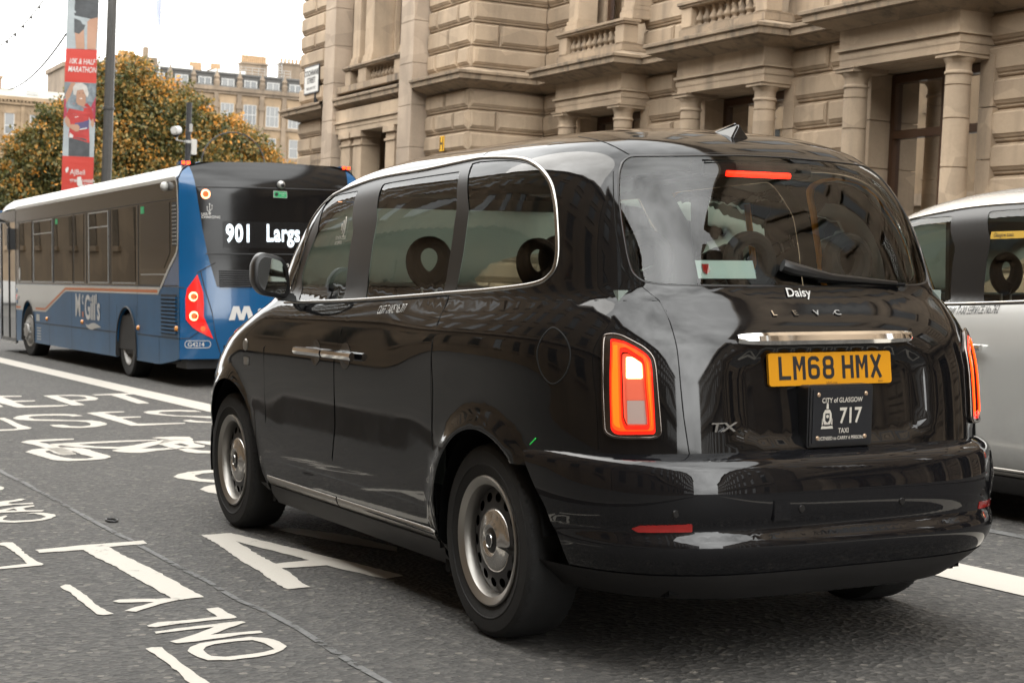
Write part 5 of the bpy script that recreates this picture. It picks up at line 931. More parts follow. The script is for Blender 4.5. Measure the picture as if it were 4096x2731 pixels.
# region outlines on the skin, left side
O = {k: to_st(v) for k, v in OUT.items()}
fg = rnd(O['front_glass'], 0.035); rg = rnd(O['rear_glass'], 0.035); qg = to_st(cat_uv([OUT['quarter_glass'][i] for i in (0, 2, 3, 4, 5, 6, 7, 8, 9, 10, 11, 12, 13)], 4, True))
qg = rnd([O['quarter_glass'][0], O['quarter_glass'][1], O['quarter_glass'][2], O['quarter_glass'][3]], 0.02)[:18]+to_st(cat_uv(OUT['quarter_glass'][3:14], 5))[2:]
ch = OUT['belt_chrome']; chp = cat_uv(ch, 8)
apil = [ch[-1], (ch[-1][0]+0.02, ch[-1][1]-0.12), (ch[0][0]+0.12, tz(BS, 1.42)), (ch[0][0]+0.10, tz(BS, 1.26)), ch[0]]
surround = dens(to_st(chp), 0.03)+to_st(apil[1:4])
bgl = OUT['back_glass']; bgh = [(0.0, bgl[0][1])]+list(bgl[:-1])+[(0.0, bgl[-1][1])]
bg_st = to_st(bgh); bg_st = [bg_st[0]]+rnd(bg_st, 0.03)[5:-5]+[bg_st[-1]]
gs = OUT['gate_side']; gate_top = OUT['gate_edge'][0][1]+0.004
ge = OUT['gate_edge'][1]; gate = [(0.0, gate_top), (ge[0], ge[1]+0.004)]+[(bgl[i][0]+0.012, bgl[i][1]) for i in (3, 5, 6)]+[(gs[0][0]+0.075, gs[0][1]+0.045), (gs[1][0]+0.01, gs[1][1])]+list(gs[2:])+[(0.0, gs[-1][1])]
gate_st = to_st(gate)
lamp_o = rnd(O['lamp_outer'], 0.01); lamp_r = rnd(O['lamp_red'], 0.008); lamp_i = rnd(O['lamp_inner'], 0.008)
def circ(yc, r, zb=None):
    """wheel arch outline on the side, given in (Y,z), solved onto the skin"""
    out = []
    for a in np.linspace(R(-22), R(202), 40):
        y, z = yc+r*math.cos(a), 0.352+r*math.sin(a); t = tz(BS, max(0.245, z)); u = 1.5
        for _ in range(40):
            P0 = BS.ev(np.array([u, u+1e-4]), np.array([t, t])); g = (P0[1, 1]-P0[0, 1])/1e-4; u -= np.clip((P0[0, 1]-y)/g, -0.1, 0.1)
        out.append((u, t))
    return to_st(out)
arch_r, arch_f = circ(0.0, 0.405), circ(2.985-0.05, 0.43)
def arch_poly(a): return [(a[0][0], -0.02)]+a+[(a[-1][0], -0.02)]
W_ = float(SCL(np.array(3.0))); TT = BS.T
# the lower edge of body sides sits at the sill; arches cut the outline itself
low = 0.05
outer = [(0.0, tz(BS, 0.66))]+[(to_st([gs[-1]])[0][0]+0.02, tz(BS, 0.66)), (1.30, tz(BS, 0.66))]+[p for p in arch_r[::-1] if p[1] > tz(BS, 0.30) and True][0:0]
side_low = [(arch_r[0][0], low) if False else None]
outer = [(0.0, tz(BS, 0.66)), (min(p[0] for p in arch_r)-0.02, tz(BS, 0.66))]
ar = sorted(arch_r, key=lambda p: p[0]); af = sorted(arch_f, key=lambda p: p[0])
seq = arch_r[::-1] if arch_r[0][0] > arch_r[-1][0] else arch_r
seq = [p for i, p in enumerate(seq)]
cut = [p for p in seq if not (p[0] < (ar[0][0]+ar[-1][0])/2 and p[1] < tz(BS, 0.66))]
outer = [(0.0, tz(BS, 0.66)), (cut[0][0]-0.002, tz(BS, 0.66))]+cut+[(cut[-1][0]+0.002, low)]
seqf = arch_f[::-1] if arch_f[0][0] > arch_f[-1][0] else arch_f
outer += [(seqf[0][0]-0.002, low)]+seqf+[(seqf[-1][0]+0.002, low), (W_, low), (W_, TT), (0.0, TT)]
sf_, sm_, sr_ = [to_st(OUT[k]) for k in ('seam_front', 'seam_mid', 'seam_rear')]
def cross_t(z): return tz(BS, z)
chl = to_st(chp); chl = [p for p in chl if p[1] < tz(BS, 1.27) and p[0] > sr_[0][0]-0.3]
def belt_t(s):
    q = sorted(chl); return float(np.interp(s, [p[0] for p in q], [p[1] for p in q]))-0.010
def door_poly(A, B_):
    lowA, lowB = (A[-1][0], tz(BS, 0.315)), (B_[-1][0], tz(BS, 0.315))
    A = [p for p in A if p[1] < belt_t(p[0])-0.005]; B_ = [p for p in B_ if p[1] < belt_t(p[0])-0.005]
    top = [(s, belt_t(s)) for s in np.linspace(A[0][0], B_[0][0], 20)]
    return [lowA]+A[::-1][1:]+top+B_[:-1]+[lowB]
sf_ = [(sf_[1][0]+0.02, sf_[0][1])]+sf_[1:]
doorF, doorR = door_poly(sm_, sf_), door_poly(sr_, sm_)
ws = [(W_, tz(BS, 1.25)), (to_st([apil[3]])[0][0]+0.10, tz(BS, 1.25)), (to_st([apil[1]])[0][0]+0.09, tz(BS, 1.70)), (W_, tz(BS, 1.72))]
body = patch_data(BS, outer, [surround, doorF, doorR, gate_st, lamp_o, [(p[0]-1e-4 if p[0] > W_-1e-3 else p[0], p[1]) for p in ws]], res=0.042)
both('body_shell', body, TM['paint'], taxi)
ap = patch_data(BS, surround, [fg, rg, qg], off=-0.002, res=0.035); both('window_surround', ap, TM['gloss'], taxi)
both('windscreen', patch_data(BS, ws, off=-0.004, res=0.06), TM['side_glass'], taxi)
for right in (False, True):
    q_ = mesh_obj('quarter_window', [mir(x) if right else x for x in [patch_data(BS, qg, off=-0.005, res=0.05)]], TM['side_glass'], taxi)
gt = both('tailgate', patch_data(BS, gate_st, [bg_st], off=0.001, res=0.035), TM['paint'], taxi)
both('rear_window', patch_data(BS, bg_st, off=-0.001, res=0.04), TM['rear_glass'], gt)
fr = [(0.0, bg_st[0][1]-0.012)]+[(p[0]-0.012 if p[0] > 0.05 else p[0], p[1]) for p in bg_st[1:-1]]+[(0.0, bg_st[-1][1]+0.012)]
def shrink(poly, d):
    P = np.array(poly); out = []
    for i in range(len(P)):
        a, p, c = P[i-1], P[i], P[(i+1) % len(P)]; t = c-a; t = t/max(1e-9, np.linalg.norm(t)); out.append(p+np.array([-t[1], t[0]])*d)
    return out
# doors, left and right
def side_pt(y, z, off=0.0):
    t = tz(BS, z); u = np.linspace(0.6, 2.9, 1200); P = BS.ev(u, np.full(1200, t)); i = int(np.abs(P[:, 1]-y).argmin()); N = BS.normal(np.array([u[i]]), np.array([t]))[0]; N *= np.sign(N[0])*-1 if N[0] > 0 else 1; return P[i]+N*off, N
def hdl(parent, y0, y1, right):
    s = 1 if right else -1; b = MB(); ys = np.linspace(y0, y1, 9)
    prof = [(-0.019, 0.0), (-0.014, 0.012), (0.0, 0.018), (0.014, 0.013), (0.019, 0.0), (0.012, -0.008), (-0.012, -0.008)]
    vs = [(s*(0.957+d), y, 0.968+h) for y in ys for h, d in prof]; n = len(prof)
    b.add(vs, [(i*n+k, i*n+(k+1) % n, (i+1)*n+(k+1) % n, (i+1)*n+k) for i in range(8) for k in range(n)]+[tuple(range(n)), tuple(8*n+k for k in range(n))])
    o = b.build('handle', TM['chrome'], parent, True)
    yc = (y0+y1)/2-0.02; c = MB(); c.add([side_pt(yc+0.062*math.cos(a), 0.966+0.058*math.sin(a), 0.0015)[0]*np.array([-s, 1, 1]) for a in np.linspace(0, 2*math.pi, 25)[:-1]], [tuple(range(24))]); c.build('handle_shade_oval', TM['recess_shade'], parent, None)  # flat oval on the skin, the shade of a sunk dish put into its colour
for right in (False, True):
    s = 1 if right else -1
    for nm, poly, gl, hy in (('front_door', doorF, fg, (1.52, 1.86)), ('rear_door', doorR, rg, (1.16, 1.50))):
        d = lr(nm, patch_data(BS, poly, res=0.042), TM['paint'], taxi, right)
        lr('window', patch_data(BS, gl, off=-0.005, res=0.05), TM['side_glass'], d, right)
        hdl(d, *hy, right)
        q = [USC(np.array([p[0] for p in poly])), np.array([p[1] for p in poly])]
        lr('panel_gap', strip3(BS, [(float(a), float(b_)) for a, b_ in zip(*q)], 0.008, 0.0015, 3, True, off=0.0015), TM['seam'], d, right)
        # bright strip along the bottom of the door
        A, B_ = (sm_, sf_) if nm == 'front_door' else (sr_, sm_)
        s0, s1 = A[-1][0]+0.006, B_[-1][0]-0.006
        st = [(float(USC(np.array(x))), tz(BS, 0.308)) for x in np.linspace(s0, s1, 24)]
        lr('sill_strip', strip3(BS, st, 0.055, 0.008, 5, off=0.001), TM['satin'], d, right)
for right in (False, True):
    lr('window_trim', strip3(BS, [p for p in chp], 0.018, 0.007, 5), TM['trim_strip'], taxi, right)
    a_l = [ch[-1]]+cat_uv(apil, 8)[1:]
    lr('pillar_trim', strip3(BS, a_l, 0.014, 0.006, 5), TM['trim_strip'], taxi, right)
both('tailgate_gap', strip3(BS, cat_uv(gate[:2], 12)+cat_uv(gate[2:8], 5)+cat_uv(gate[7:-1], 5), 0.007, 0.0008, 3), TM['seam'], gt)
both('body_seam', strip3(BS, cat_uv([ge, (ge[0]+0.08, ge[1]+0.09), (ge[0]+0.17, ge[1]+0.16)], 8), 0.006, 0.0008, 3), TM['seam'], taxi)
both('roof_seam', strip3(BS, cat_uv([(OUT['seam_rear'][0][0]-0.03, ch[12][1]+0.02), (OUT['seam_rear'][0][0]-0.05, tz(BS, 1.80))], 6), 0.005, 0.0006, 3), TM['seam'], taxi)
both('rear_window_seal', strip3(BS, [(float(USC(np.array(p[0]))), p[1]) for p in dens(bg_st, 0.03, False)], 0.010, 0.002, 3), TM['gloss'], gt)
both('shoulder_gap', strip3(BS, [(float(u), tz(BS, 1.226)) for u in np.linspace(0, 0.62, 24)], 0.006, 0.0006, 3), TM['seam'], gt)
fc = to_st(cat_uv(OUT['fuel'], 5, True)); lr('fuel_flap', strip3(BS, [(float(USC(np.array(a))), b_) for a, b_ in fc], 0.006, 0.0008, 3, True), TM['seam'], taxi, False)
# tail lamps
for right in (False, True):
    L = lr('tail_lamp', patch_data(BS, lamp_o, [lamp_r], off=0.012, res=0.02, skirt=0.02), TM['lamp_rim'], taxi, right)
    lr('running_light', patch_data(BS, lamp_r, [lamp_i], off=0.010, res=0.015), TM['red_lens'], L, right)
    cR = np.array(lamp_r).mean(0); mid_o = [tuple(np.array(p)*0.93+cR*0.07) for p in lamp_r]; cI = np.array(lamp_i).mean(0); mid_i = [tuple(cI+(np.array(p)-cI)*1.12) for p in lamp_i]
    lr('light_guide', patch_data(BS, mid_o, [mid_i], off=0.013, res=0.015, skirt=0.003), TM['orange_lens'], L, right)
    core_o = [tuple(np.array(p)*0.86+cR*0.14) for p in lamp_r]; core_i = [tuple(cI+(np.array(p)-cI)*1.27) for p in lamp_i]
    lr('light_core', patch_data(BS, core_o, [core_i], off=0.016, res=0.015, skirt=0.003), TM['core_lens'], L, right)
    lr('lamp_bowl', patch_data(BS, lamp_i, off=-0.006, res=0.02), TM['pink_lens'], L, right)
    lr('brake_cluster', patch_data(BS, rnd(O['lamp_white'], 0.006), off=0.002, res=0.02, skirt=0.004), TM['white_led'], L, right)
    lr('red_block', patch_data(BS, O['lamp_block'], off=0.0, res=0.02, skirt=0.004), TM['pink_lens'], L, right)
    lr('clear_block', patch_data(BS, O['lamp_clear'], off=0.0, res=0.02, skirt=0.004), TM['clear_lens'], L, right)
    lr('lens_rim', strip3(BS, [(float(USC(np.array(p[0]))), p[1]) for p in lamp_o], 0.010, 0.010, 5, True, off=0.006), TM['lamp_rim'], L, right)
# bumper
be = to_st(cat_uv(OUT['bump_edge'], 4)); bt = BU.T
bo = [(0.0, 0.004), (be[0][0]+0.01, 0.004)]+be+[(be[-1][0]-0.05, bt-0.004), (0.0, bt-0.004)]
bp = both('rear_bumper', patch_data(BU, bo, res=0.016), TM['bump'], taxi)
rf_ = rnd(to_st(OUT['reflector']), 0.004); both('reflector', patch_data(BU, rf_, off=0.003, res=0.02, skirt=0.004), TM['reflector'], bp)
t0, t1 = [float(np.interp(-z, -BU.C[0], BU.t)) for z in (0.34, 0.245)]
both('lower_valance', patch_data(BU, [(0.0, t0), (1.36, t0), (1.30, t1), (0.0, t1)], off=0.003, res=0.04), TM['cladding'], bp)
def onb(sf, x, z):
    t = tz(sf, z); u = np.linspace(-1, 1, 801); P = sf.ev(u, np.full(801, t)); i = int(np.abs(P[:, 0]-x).argmin()); return P[i]
for x in (0.20, -0.22, 0.62, -0.66):
    b = MB(); p = onb(BU, x, 0.545); b.lathe([(0.0, 0.004), (0.011, 0.004), (0.013, 0.0)], p, (0, -1, 0), 12); b.build('parking_sensor', TM['gloss'], bp, True)
p = onb(BU, -0.30, 0.545); b = MB(); b.box(p[0]-0.035, p[0]+0.035, p[1]-0.0035, p[1]+0.01, p[2]-0.035, p[2]+0.035); b.build('tow_cover', TM['bump'], bp, bevel=0.003)
b = MB(); b.tube([(-0.25, -0.80, 0.262), (0.1, -0.84, 0.268), (0.42, -0.80, 0.272)], 0.008, 6); b.build('undertray_lip', TM['satin'], bp)
# sill under the doors and underbody
for s in (-1, 1):
    b = MB(); prof = [(0.885, 0.285), (0.878, 0.245), (0.845, 0.195), (0.80, 0.18)]; ys = (0.40, 0.9, 1.5, 2.0, 2.42)
    b.add([(s*x, y, z) for x, z in prof for y in ys], [(k*5+i, k*5+i+1, (k+1)*5+i+1, (k+1)*5+i) for k in range(3) for i in range(4)]); b.build('side_sill', TM['cladding'], taxi, True)
b = MB(); b.box(-0.80, 0.80, 0.42, 2.5, 0.20, 0.26); b.box(-0.62, 0.62, -0.78, 0.42, 0.262, 0.30); b.box(-0.6, 0.6, 2.5, 3.7, 0.22, 0.28); b.box(-0.86, 0.86, 0.40, 0.44, 0.17, 0.75); b.box(-0.60, 0.60, -0.30, 0.39, 0.20, 0.23); b.box(-0.62, -0.60, -0.75, 0.42, 0.25, 1.0); b.box(0.60, 0.62, -0.75, 0.42, 0.25, 1.0); b.box(-0.86, 0.86, 2.42, 2.46, 0.2, 0.9); b.box(-0.6, -0.58, 2.46, 3.7, 0.22, 0.95); b.box(0.58, 0.6, 2.46, 3.7, 0.22, 0.95)
b.box(-0.8, 0.8, 2.44, 3.45, 0.90, 0.93); b.build('underbody', TM['cabin'], taxi)
# wheel arch liners
for yc, rr in ((0.0, 0.425), (2.935, 0.455)):
    for s in (-1, 1):
        b = MB(); aa = np.linspace(R(-12), R(170), 26); b.add([(s*x, yc+rr*math.cos(a), 0.352+rr*math.sin(a)) for x in (0.58, 0.895) for a in aa], [(i, i+1, 26+i+1, 26+i) for i in range(25)]); b.build('arch_liner', TM['cabin'], taxi, True)
# wheels
def wheel(y, right, steer=0):
    s = 1 if right else -1; e = empty('wheel', parent=taxi); e.location = (s*0.80, y, 0.352)
    if steer: e.rotation_euler = (0, 0, R(steer))
    ax = (s, 0, 0)
    b = MB(); b.lathe([(0.225,-0.09),(0.30,-0.108),(0.328,-0.106),(0.345,-0.094),(0.351,-0.075),(0.352,-0.05),(0.3525,0.0),(0.352,0.05),(0.351,0.075),(0.345,0.094),(0.333,0.104),(0.326,0.1065),(0.3255,0.108),(0.30,0.1105),(0.282,0.110),(0.280,0.1115),(0.276,0.1115),(0.274,0.108),(0.25,0.101),(0.234,0.094),(0.232,0.085),(0.225,0.05)], (0,0,0), ax, 72)
    n = 72
    for k in range(n):                              # shoulder sipes and circumferential grooves
        a = 2*math.pi*k/n
        for h0, h1 in ((0.062, 0.099), (-0.099, -0.062), (0.012, 0.045), (-0.045, -0.012)):
            r0 = 0.3535 if abs(h0) < 0.06 else 0.3505; da = R(1.9)
            z, x_ = Vector(ax), None; x_ = z.orthogonal().normalized(); y_ = z.cross(x_); q = []
            for aa, hh in ((a, h0), (a+da, h0), (a+da, h1), (a, h1)):
                rr = r0-(0.007 if abs(hh) > 0.08 else 0); q.append(z*hh+(x_*math.cos(aa)+y_*math.sin(aa))*(rr+0.0012))
            b.quad(*q)
    t = b.build('tyre', TM['tyre'], e, True)
    b = MB(); b.lathe([(0.237,0.092),(0.236,0.103),(0.231,0.107),(0.225,0.105),(0.214,0.099),(0.204,0.094),(0.199,0.084),(0.195,0.066),(0.194,0.05)], (0,0,0), ax, 64); rim = b.build('rim', TM['satin'], e, True)
    # pressed steel disc with round slots
    outp = [(0.1945*math.cos(a), 0.1945*math.sin(a)) for a in np.linspace(0, 2*math.pi, 64, endpoint=False)]; holes = []
    for k in range(14):
        c = 2*math.pi*k/14; holes.append([(math.cos(c)*(0.157+0.017*math.cos(a))-math.sin(c)*0.0215*math.sin(a), math.sin(c)*(0.157+0.017*math.cos(a))+math.cos(c)*0.0215*math.sin(a)) for a in np.linspace(0, 2*math.pi, 14, endpoint=False)])
    pts = [Vector(p) for p in outp]; ed = [(i, (i+1) % 64) for i in range(64)]
    for h in holes:
        k0 = len(pts); pts += [Vector(p) for p in h]; ed += [(k0+i, k0+(i+1) % 14) for i in range(14)]
    pts += [Vector((0.125*math.cos(a), 0.125*math.sin(a))) for a in np.linspace(0, 2*math.pi, 40, endpoint=False)]+[Vector((0, 0))]
    vo, eo, fo, *_ = delaunay_2d_cdt(pts, ed, [], 0, 1e-6); VO = np.array([(v.x, v.y) for v in vo]); F = np.array([f for f in fo if len(f) == 3]); cc = VO[F].mean(1); ok = inside(cc, outp)
    for h in holes: ok &= ~inside(cc, h)
    z = Vector(ax); x_ = z.orthogonal().normalized(); y_ = z.cross(x_); rad = np.linalg.norm(VO, axis=1)
    dep = np.interp(rad, [0, 0.125, 0.140, 0.176, 0.190], [0.068, 0.068, 0.066, 0.061, 0.052])
    b = MB(); b.add([x_*p[0]+y_*p[1]+z*d for p, d in zip(VO, dep)], [tuple(map(int, f)) for f in F[ok]]); b.build('disc', TM['dsteel'], e, True)
    b = MB(); b.lathe([(0.0, 0.010), (0.21, 0.010)], (0,0,0), ax, 32); b.build('brake_drum', TM['hole'], e)
    b = MB(); b.lathe([(0.0,0.081),(0.040,0.081),(0.046,0.084),(0.050,0.088),(0.058,0.090),(0.066,0.087),(0.076,0.084),(0.102,0.080),(0.113,0.075),(0.118,0.067),(0.118,0.060)], (0,0,0), ax, 56); hb = b.build('hubcap', TM['hub'], e, True)
    b = MB(); b.lathe([(0.0,0.093),(0.022,0.093),(0.026,0.088),(0.043,0.0845),(0.048,0.0825)], (0,0,0), ax, 40); b.build('hub_badge', TM['gloss'], e, True)
    b = MB(); b.lathe([(0.0225,0.0932),(0.0235,0.0948),(0.025,0.0948),(0.026,0.0925)], (0,0,0), ax, 40); b.build('badge_ring', TM['chrome'], e, True)
    b = MB(); q = x_*math.cos(0.7)+y_*math.sin(0.7); b.tube([(z*0.05+q*0.192), (z*0.085+q*0.186)], 0.006, 8); b.build('valve', TM['gloss'], e, True)
for y in (0.0, 2.985):
    for right in (False, True): wheel(y, right)
# mirrors
for s in (-1, 1):
    e = empty('door_mirror', parent=taxi); e.location = (s*0.905, 2.12, 1.20); e.scale = (0.74, 0.74, 0.74)
    def mp(a, h, d): return (s*a, d, h)
    out_ = rnd([(0.03, 0.00), (0.20, 0.03), (0.245, 0.10), (0.245, 0.235), (0.20, 0.30), (0.05, 0.265), (0.015, 0.20), (0.0, 0.05)], 0.05)
    b = MB(); rows = [(-0.075, 0.90), (-0.07, 0.98), (-0.05, 1.0), (0.0, 1.0), (0.05, 0.9), (0.085, 0.68), (0.10, 0.35)]; n = len(out_); vs = []
    cx, cz = 0.125, 0.15
    for d, k in rows: vs += [mp(cx+(a-cx)*k, cz+(h-cz)*k, d) for a, h in out_]
    b.add(vs, [(r*n+i, r*n+(i+1) % n, (r+1)*n+(i+1) % n, (r+1)*n+i) for r in range(len(rows)-1) for i in range(n)]+[tuple((len(rows)-1)*n+i for i in range(n)), tuple(range(n))])
    b.build('shell', TM['gloss'], e, True)
    g_ = MB(); g_.add([mp(cx+(a-cx)*0.78, cz+(h-cz)*0.80, -0.0765) for a, h in out_], [tuple(range(n))]); g_.build('mirror_glass', TM['mirror'], e, smooth=None)
    b = MB(); b.prism([(-0.06, -0.02), (0.06, -0.01), (0.06, 0.06), (-0.05, 0.03)], mp, -0.03, 0.05); b.build('bracket', TM['gloss'], e, bevel=0.01)
b = MB(); 
for s in (-1,):
    o = onb(BS, -0.9, 1.0)
p, N = side_pt(2.66, 0.965); b = MB(); b.lathe([(0.0, 0.007), (0.026, 0.006), (0.031, 0.0)], p, N, 24); b.build('round_repeater', TM['satin'], taxi, True)
p, N = side_pt(2.64, 0.885); b = MB(); b.box(p[0]-0.006, p[0]+0.002, p[1]-0.035, p[1]+0.035, p[2]-0.022, p[2]+0.022); b.build('side_badge', TM['satin'], taxi, bevel=0.004)
p, N = side_pt(-0.37, 0.745); b = MB(); b.tube([p+Vector((-0.002, -0.02, 0.012)), p+Vector((-0.002, 0.02, -0.012))], 0.0022, 6); b.build('charge_light', TM['green_led'], taxi)
# front end: lamps and grille (turned away from the camera)
for s in (-1, 1):
    b = MB(); b.ball((s*0.68, 3.52, 0.83), 0.11, 16, 10, (0.8, 0.8, 1.0)); b.build('headlamp', TM['chrome'], taxi, True)
b = MB(); b.box(-0.42, 0.42, 3.78, 3.86, 0.55, 0.92); b.build('grille', TM['chrome'], taxi, bevel=0.03)
# roof fin
AY = -0.27; tt_ = np.linspace(1.5, BS.T, 600); cc_ = BS.ev(np.zeros(600), tt_)
def rz(y): return float(np.interp(y, cc_[:, 1], cc_[:, 2]))
b = MB(); b.add([(0.0, AY, rz(AY)+0.050), (-0.042, AY-0.012, rz(AY-0.012)-0.004), (0.042, AY-0.012, rz(AY-0.012)-0.004), (-0.010, AY+0.03, rz(AY)+0.048), (0.010, AY+0.03, rz(AY)+0.056), (-0.030, AY+0.12, rz(AY+0.12)-0.003), (0.030, AY+0.12, rz(AY+0.12)-0.003), (0, AY+0.17, rz(AY+0.17))], [(0, 1, 2), (0, 3, 5, 1), (0, 2, 6, 4), (0, 4, 3), (3, 4, 6, 7, 5)])
fo = b.build('roof_aerial', TM['paint'], taxi, None, bevel=0.006)
# tailgate furniture
p = onb(BS, 0, 1.095)
b = MB(); xs = np.linspace(-0.37, 0.37, 25); prof = [(0.020, 0.0), (0.022, 0.018), (0.012, 0.034), (-0.006, 0.040), (-0.020, 0.034), (-0.024, 0.012), (-0.022, 0.0)]
vs = []
for x in xs:
    q = onb(BS, x, 1.093); k = min(1.0, math.sqrt(max(0.02, 1-(abs(x)/0.375)**6)))
    vs += [(x, q[1]-d*k+0.004, 1.093+h*(0.55+0.45*k)+0.006) for h, d in prof]
n = len(prof); b.add(vs, [(i*n+k, i*n+k+1, (i+1)*n+k+1, (i+1)*n+k) for i in range(24) for k in range(n-1)]+[tuple(range(n)), tuple(24*n+k for k in range(n))]); b.build('tailgate_handle', TM['chrome'], gt, True)
PYc = onb(BS, 0, 0.99)[1]-0.012; tilt = 0.10
pu = Vector((0, tilt, 1)).normalized(); pr_ = Vector((1, 0, 0)); pn = pr_.cross(pu)
npl = empty('number_plate', parent=taxi); npl.location = (0.0, PYc, 0.995)
def pl(a, h, d): return pr_*a+pu*h+pn*d
b = MB(); b.prism(rnd([(-0.26, -0.0555), (0.26, -0.0555), (0.26, 0.0555), (-0.26, 0.0555)], 0.012), pl, -0.008, 0.004); b.build('plate_panel', TM['plate'], npl)
gb = MB()
def gstroke(pts, ox, closed=False):
    """one pen stroke of a plate character, 14 mm wide, on a 50 by 79 mm cell"""
    P = [Vector((ox+x, y)) for x, y in pts]; n = len(P); L = []; Rr = []
    for i in range(n):
        a = P[i-1] if (closed or i) else None; c = P[(i+1) % n] if (closed or i+1 < n) else None; p = P[i]
        t0 = (p-a).normalized() if a else None; t1 = (c-p).normalized() if c else None; t0 = t0 or t1; t1 = t1 or t0
        n0 = Vector((-t0.y, t0.x)); n1 = Vector((-t1.y, t1.x)); m = n0+n1; m = m/max(0.5, m.dot(n0)); L.append(p+m*6.6); Rr.append(p-m*6.6)
    k = len(gb.v); gb.v += [tuple(pl(q.x/1000, q.y/1000-0.0355, 0.0048)) for q in L+Rr]
    for i in range(n if closed else n-1): j_ = (i+1) % n; gb.f.append((k+i, k+n+i, k+n+j_, k+j_))
def ring(x0, x1, y0, y1, rad): return [(x1-rad+rad*math.cos(a), y1-rad+rad*math.sin(a)) for a in np.linspace(0, math.pi/2, 6)]+[(x0+rad+rad*math.cos(a), y1-rad+rad*math.sin(a)) for a in np.linspace(math.pi/2, math.pi, 6)]+[(x0+rad+rad*math.cos(a), y0+rad+rad*math.sin(a)) for a in np.linspace(math.pi, 1.5*math.pi, 6)]+[(x1-rad+rad*math.cos(a), y0+rad+rad*math.sin(a)) for a in np.linspace(1.5*math.pi, 2*math.pi, 6)]
GX = [-220, -159, -98, -37, 46, 107, 168]
gstroke([(7, 79), (7, 7), (50, 7)], GX[0])
for o_ in (GX[1], GX[5]): gstroke([(6, 0), (6, 79)], o_); gstroke([(44, 0), (44, 79)], o_); gstroke([(8, 77), (25, 36), (42, 77)], o_)
gstroke(ring(7, 43, 7, 44, 13), GX[2], True); gstroke([(7, 26), (7, 52)]+[(20+13*math.cos(a), 59+13*math.sin(a)) for a in np.linspace(math.pi, math.pi/2, 6)]+[(30+13*math.cos(a), 59+13*math.sin(a)) for a in np.linspace(math.pi/2, 0.1, 6)], GX[2])
gstroke(ring(7, 43, 7, 41, 13), GX[3], True); gstroke(ring(8, 42, 40, 72, 12), GX[3], True)
gstroke([(7, 0), (7, 79)], GX[4]); gstroke([(43, 0), (43, 79)], GX[4]); gstroke([(7, 40), (43, 40)], GX[4])
gstroke([(6, 0), (45, 79)], GX[6]); gstroke([(45, 0), (6, 79)], GX[6])
gb.build('plate_characters', TM['ink'], npl, smooth=None)
text('lettering', 'LEVC.com', TM['ink'], pl(0, -0.052, 0.0047), pr_, pu, 0.011, npl, align='CENTER'); text('lettering', 'BSAU', TM['ink'], pl(0.2, -0.051, 0.0047), pr_, pu, 0.009, npl)
lc = empty('licence_plate'); lc.parent = taxi; q = onb(BS, 0.0, 0.83); lc.location = (0.0, q[1]-0.05, 0.838); l_ = lambda a, h, d: Vector((a, -d-0.004*h/0.1, h))
b = MB(); b.prism(rnd([(-0.137, -0.105), (0.137, -0.105), (0.137, 0.105), (-0.137, 0.105)], 0.012), l_, -0.08, 0.004); b.build('holder', TM['black'] if 'black' in TM else M['black'], lc, bevel=0.006)
b = MB(); b.prism([(-0.122, -0.09), (0.122, -0.09), (0.122, 0.09), (-0.122, 0.09)], l_, 0.0, 0.0075); b.build('panel', TM['lic'], lc)
for a, h in ((-0.1, 0.073), (0.1, 0.073), (-0.1, -0.073), (0.1, -0.073)):
    b = MB(); b.lathe([(0.0, 0.004), (0.005, 0.004), (0.0075, 0.002), (0.0078, 0.0)], l_(a, h, 0.0075), (0, -1, 0), 14); b.build('rivet', TM['brass'], lc, True)
rr = Vector((1, 0, 0)); uu = Vector((0, -0.04, 1))
text('lettering', 'CITY of GLASGOW', TM['cream'], l_(0.0, 0.046, 0.0085), rr, uu, 0.0235, lc, bold=0.0012, align='CENTER', sx=0.86)
text('lettering', '717', TM['cream'], l_(0.036, -0.024, 0.0085), rr, uu, 0.074, lc, bold=0.0035, heavy=0.02, align='CENTER', sx=0.85)
text('lettering', 'TAXI', TM['cream'], l_(0.008, -0.058, 0.0085), rr, uu, 0.024, lc, bold=0.0012, align='CENTER', sx=0.85)
text('lettering', 'LICENSED to CARRY 6 PERSONS', TM['cream'], l_(0.0, -0.080, 0.0085), rr, uu, 0.0165, lc, bold=0.0008, align='CENTER', sx=0.83)
crest = MB()
for poly in ([(-0.011, -0.026), (0.011, -0.026), (0.019, -0.01), (0.017, 0.012), (0.010, 0.024), (-0.010, 0.024), (-0.017, 0.012), (-0.019, -0.01)], [(-0.005, 0.027), (0.005, 0.027), (0.004, 0.042), (0, 0.050), (-0.004, 0.042)], [(-0.026, -0.040), (0.026, -0.040), (0.022, -0.030), (0, -0.032), (-0.022, -0.030)], [(-0.022, -0.028), (-0.016, -0.024), (-0.022, -0.005)], [(0.022, -0.028), (0.016, -0.024), (0.022, -0.005)]):
    crest.prism(poly, lambda a, h, d: l_(a-0.062, h-0.002, d), 0.0082, 0.0088)
crest.build('crest', TM['cream'], lc); c2 = MB(); c2.prism([(-0.009, -0.012), (0, -0.02), (0.009, -0.012), (0.009, 0.012), (-0.009, 0.012)], lambda a, h, d: l_(a-0.062, h-0.002, d), 0.0089, 0.0093); c2.build('crest_shield', TM['lic'], lc); c2 = MB(); c2.prism([(0.006*math.cos(a), 0.006*math.sin(a)) for a in np.linspace(0, 6.28, 9)[:-1]], lambda a, h, d: l_(a-0.062, h, d), 0.0094, 0.0097); c2.build('crest_tree', TM['cream'], lc)
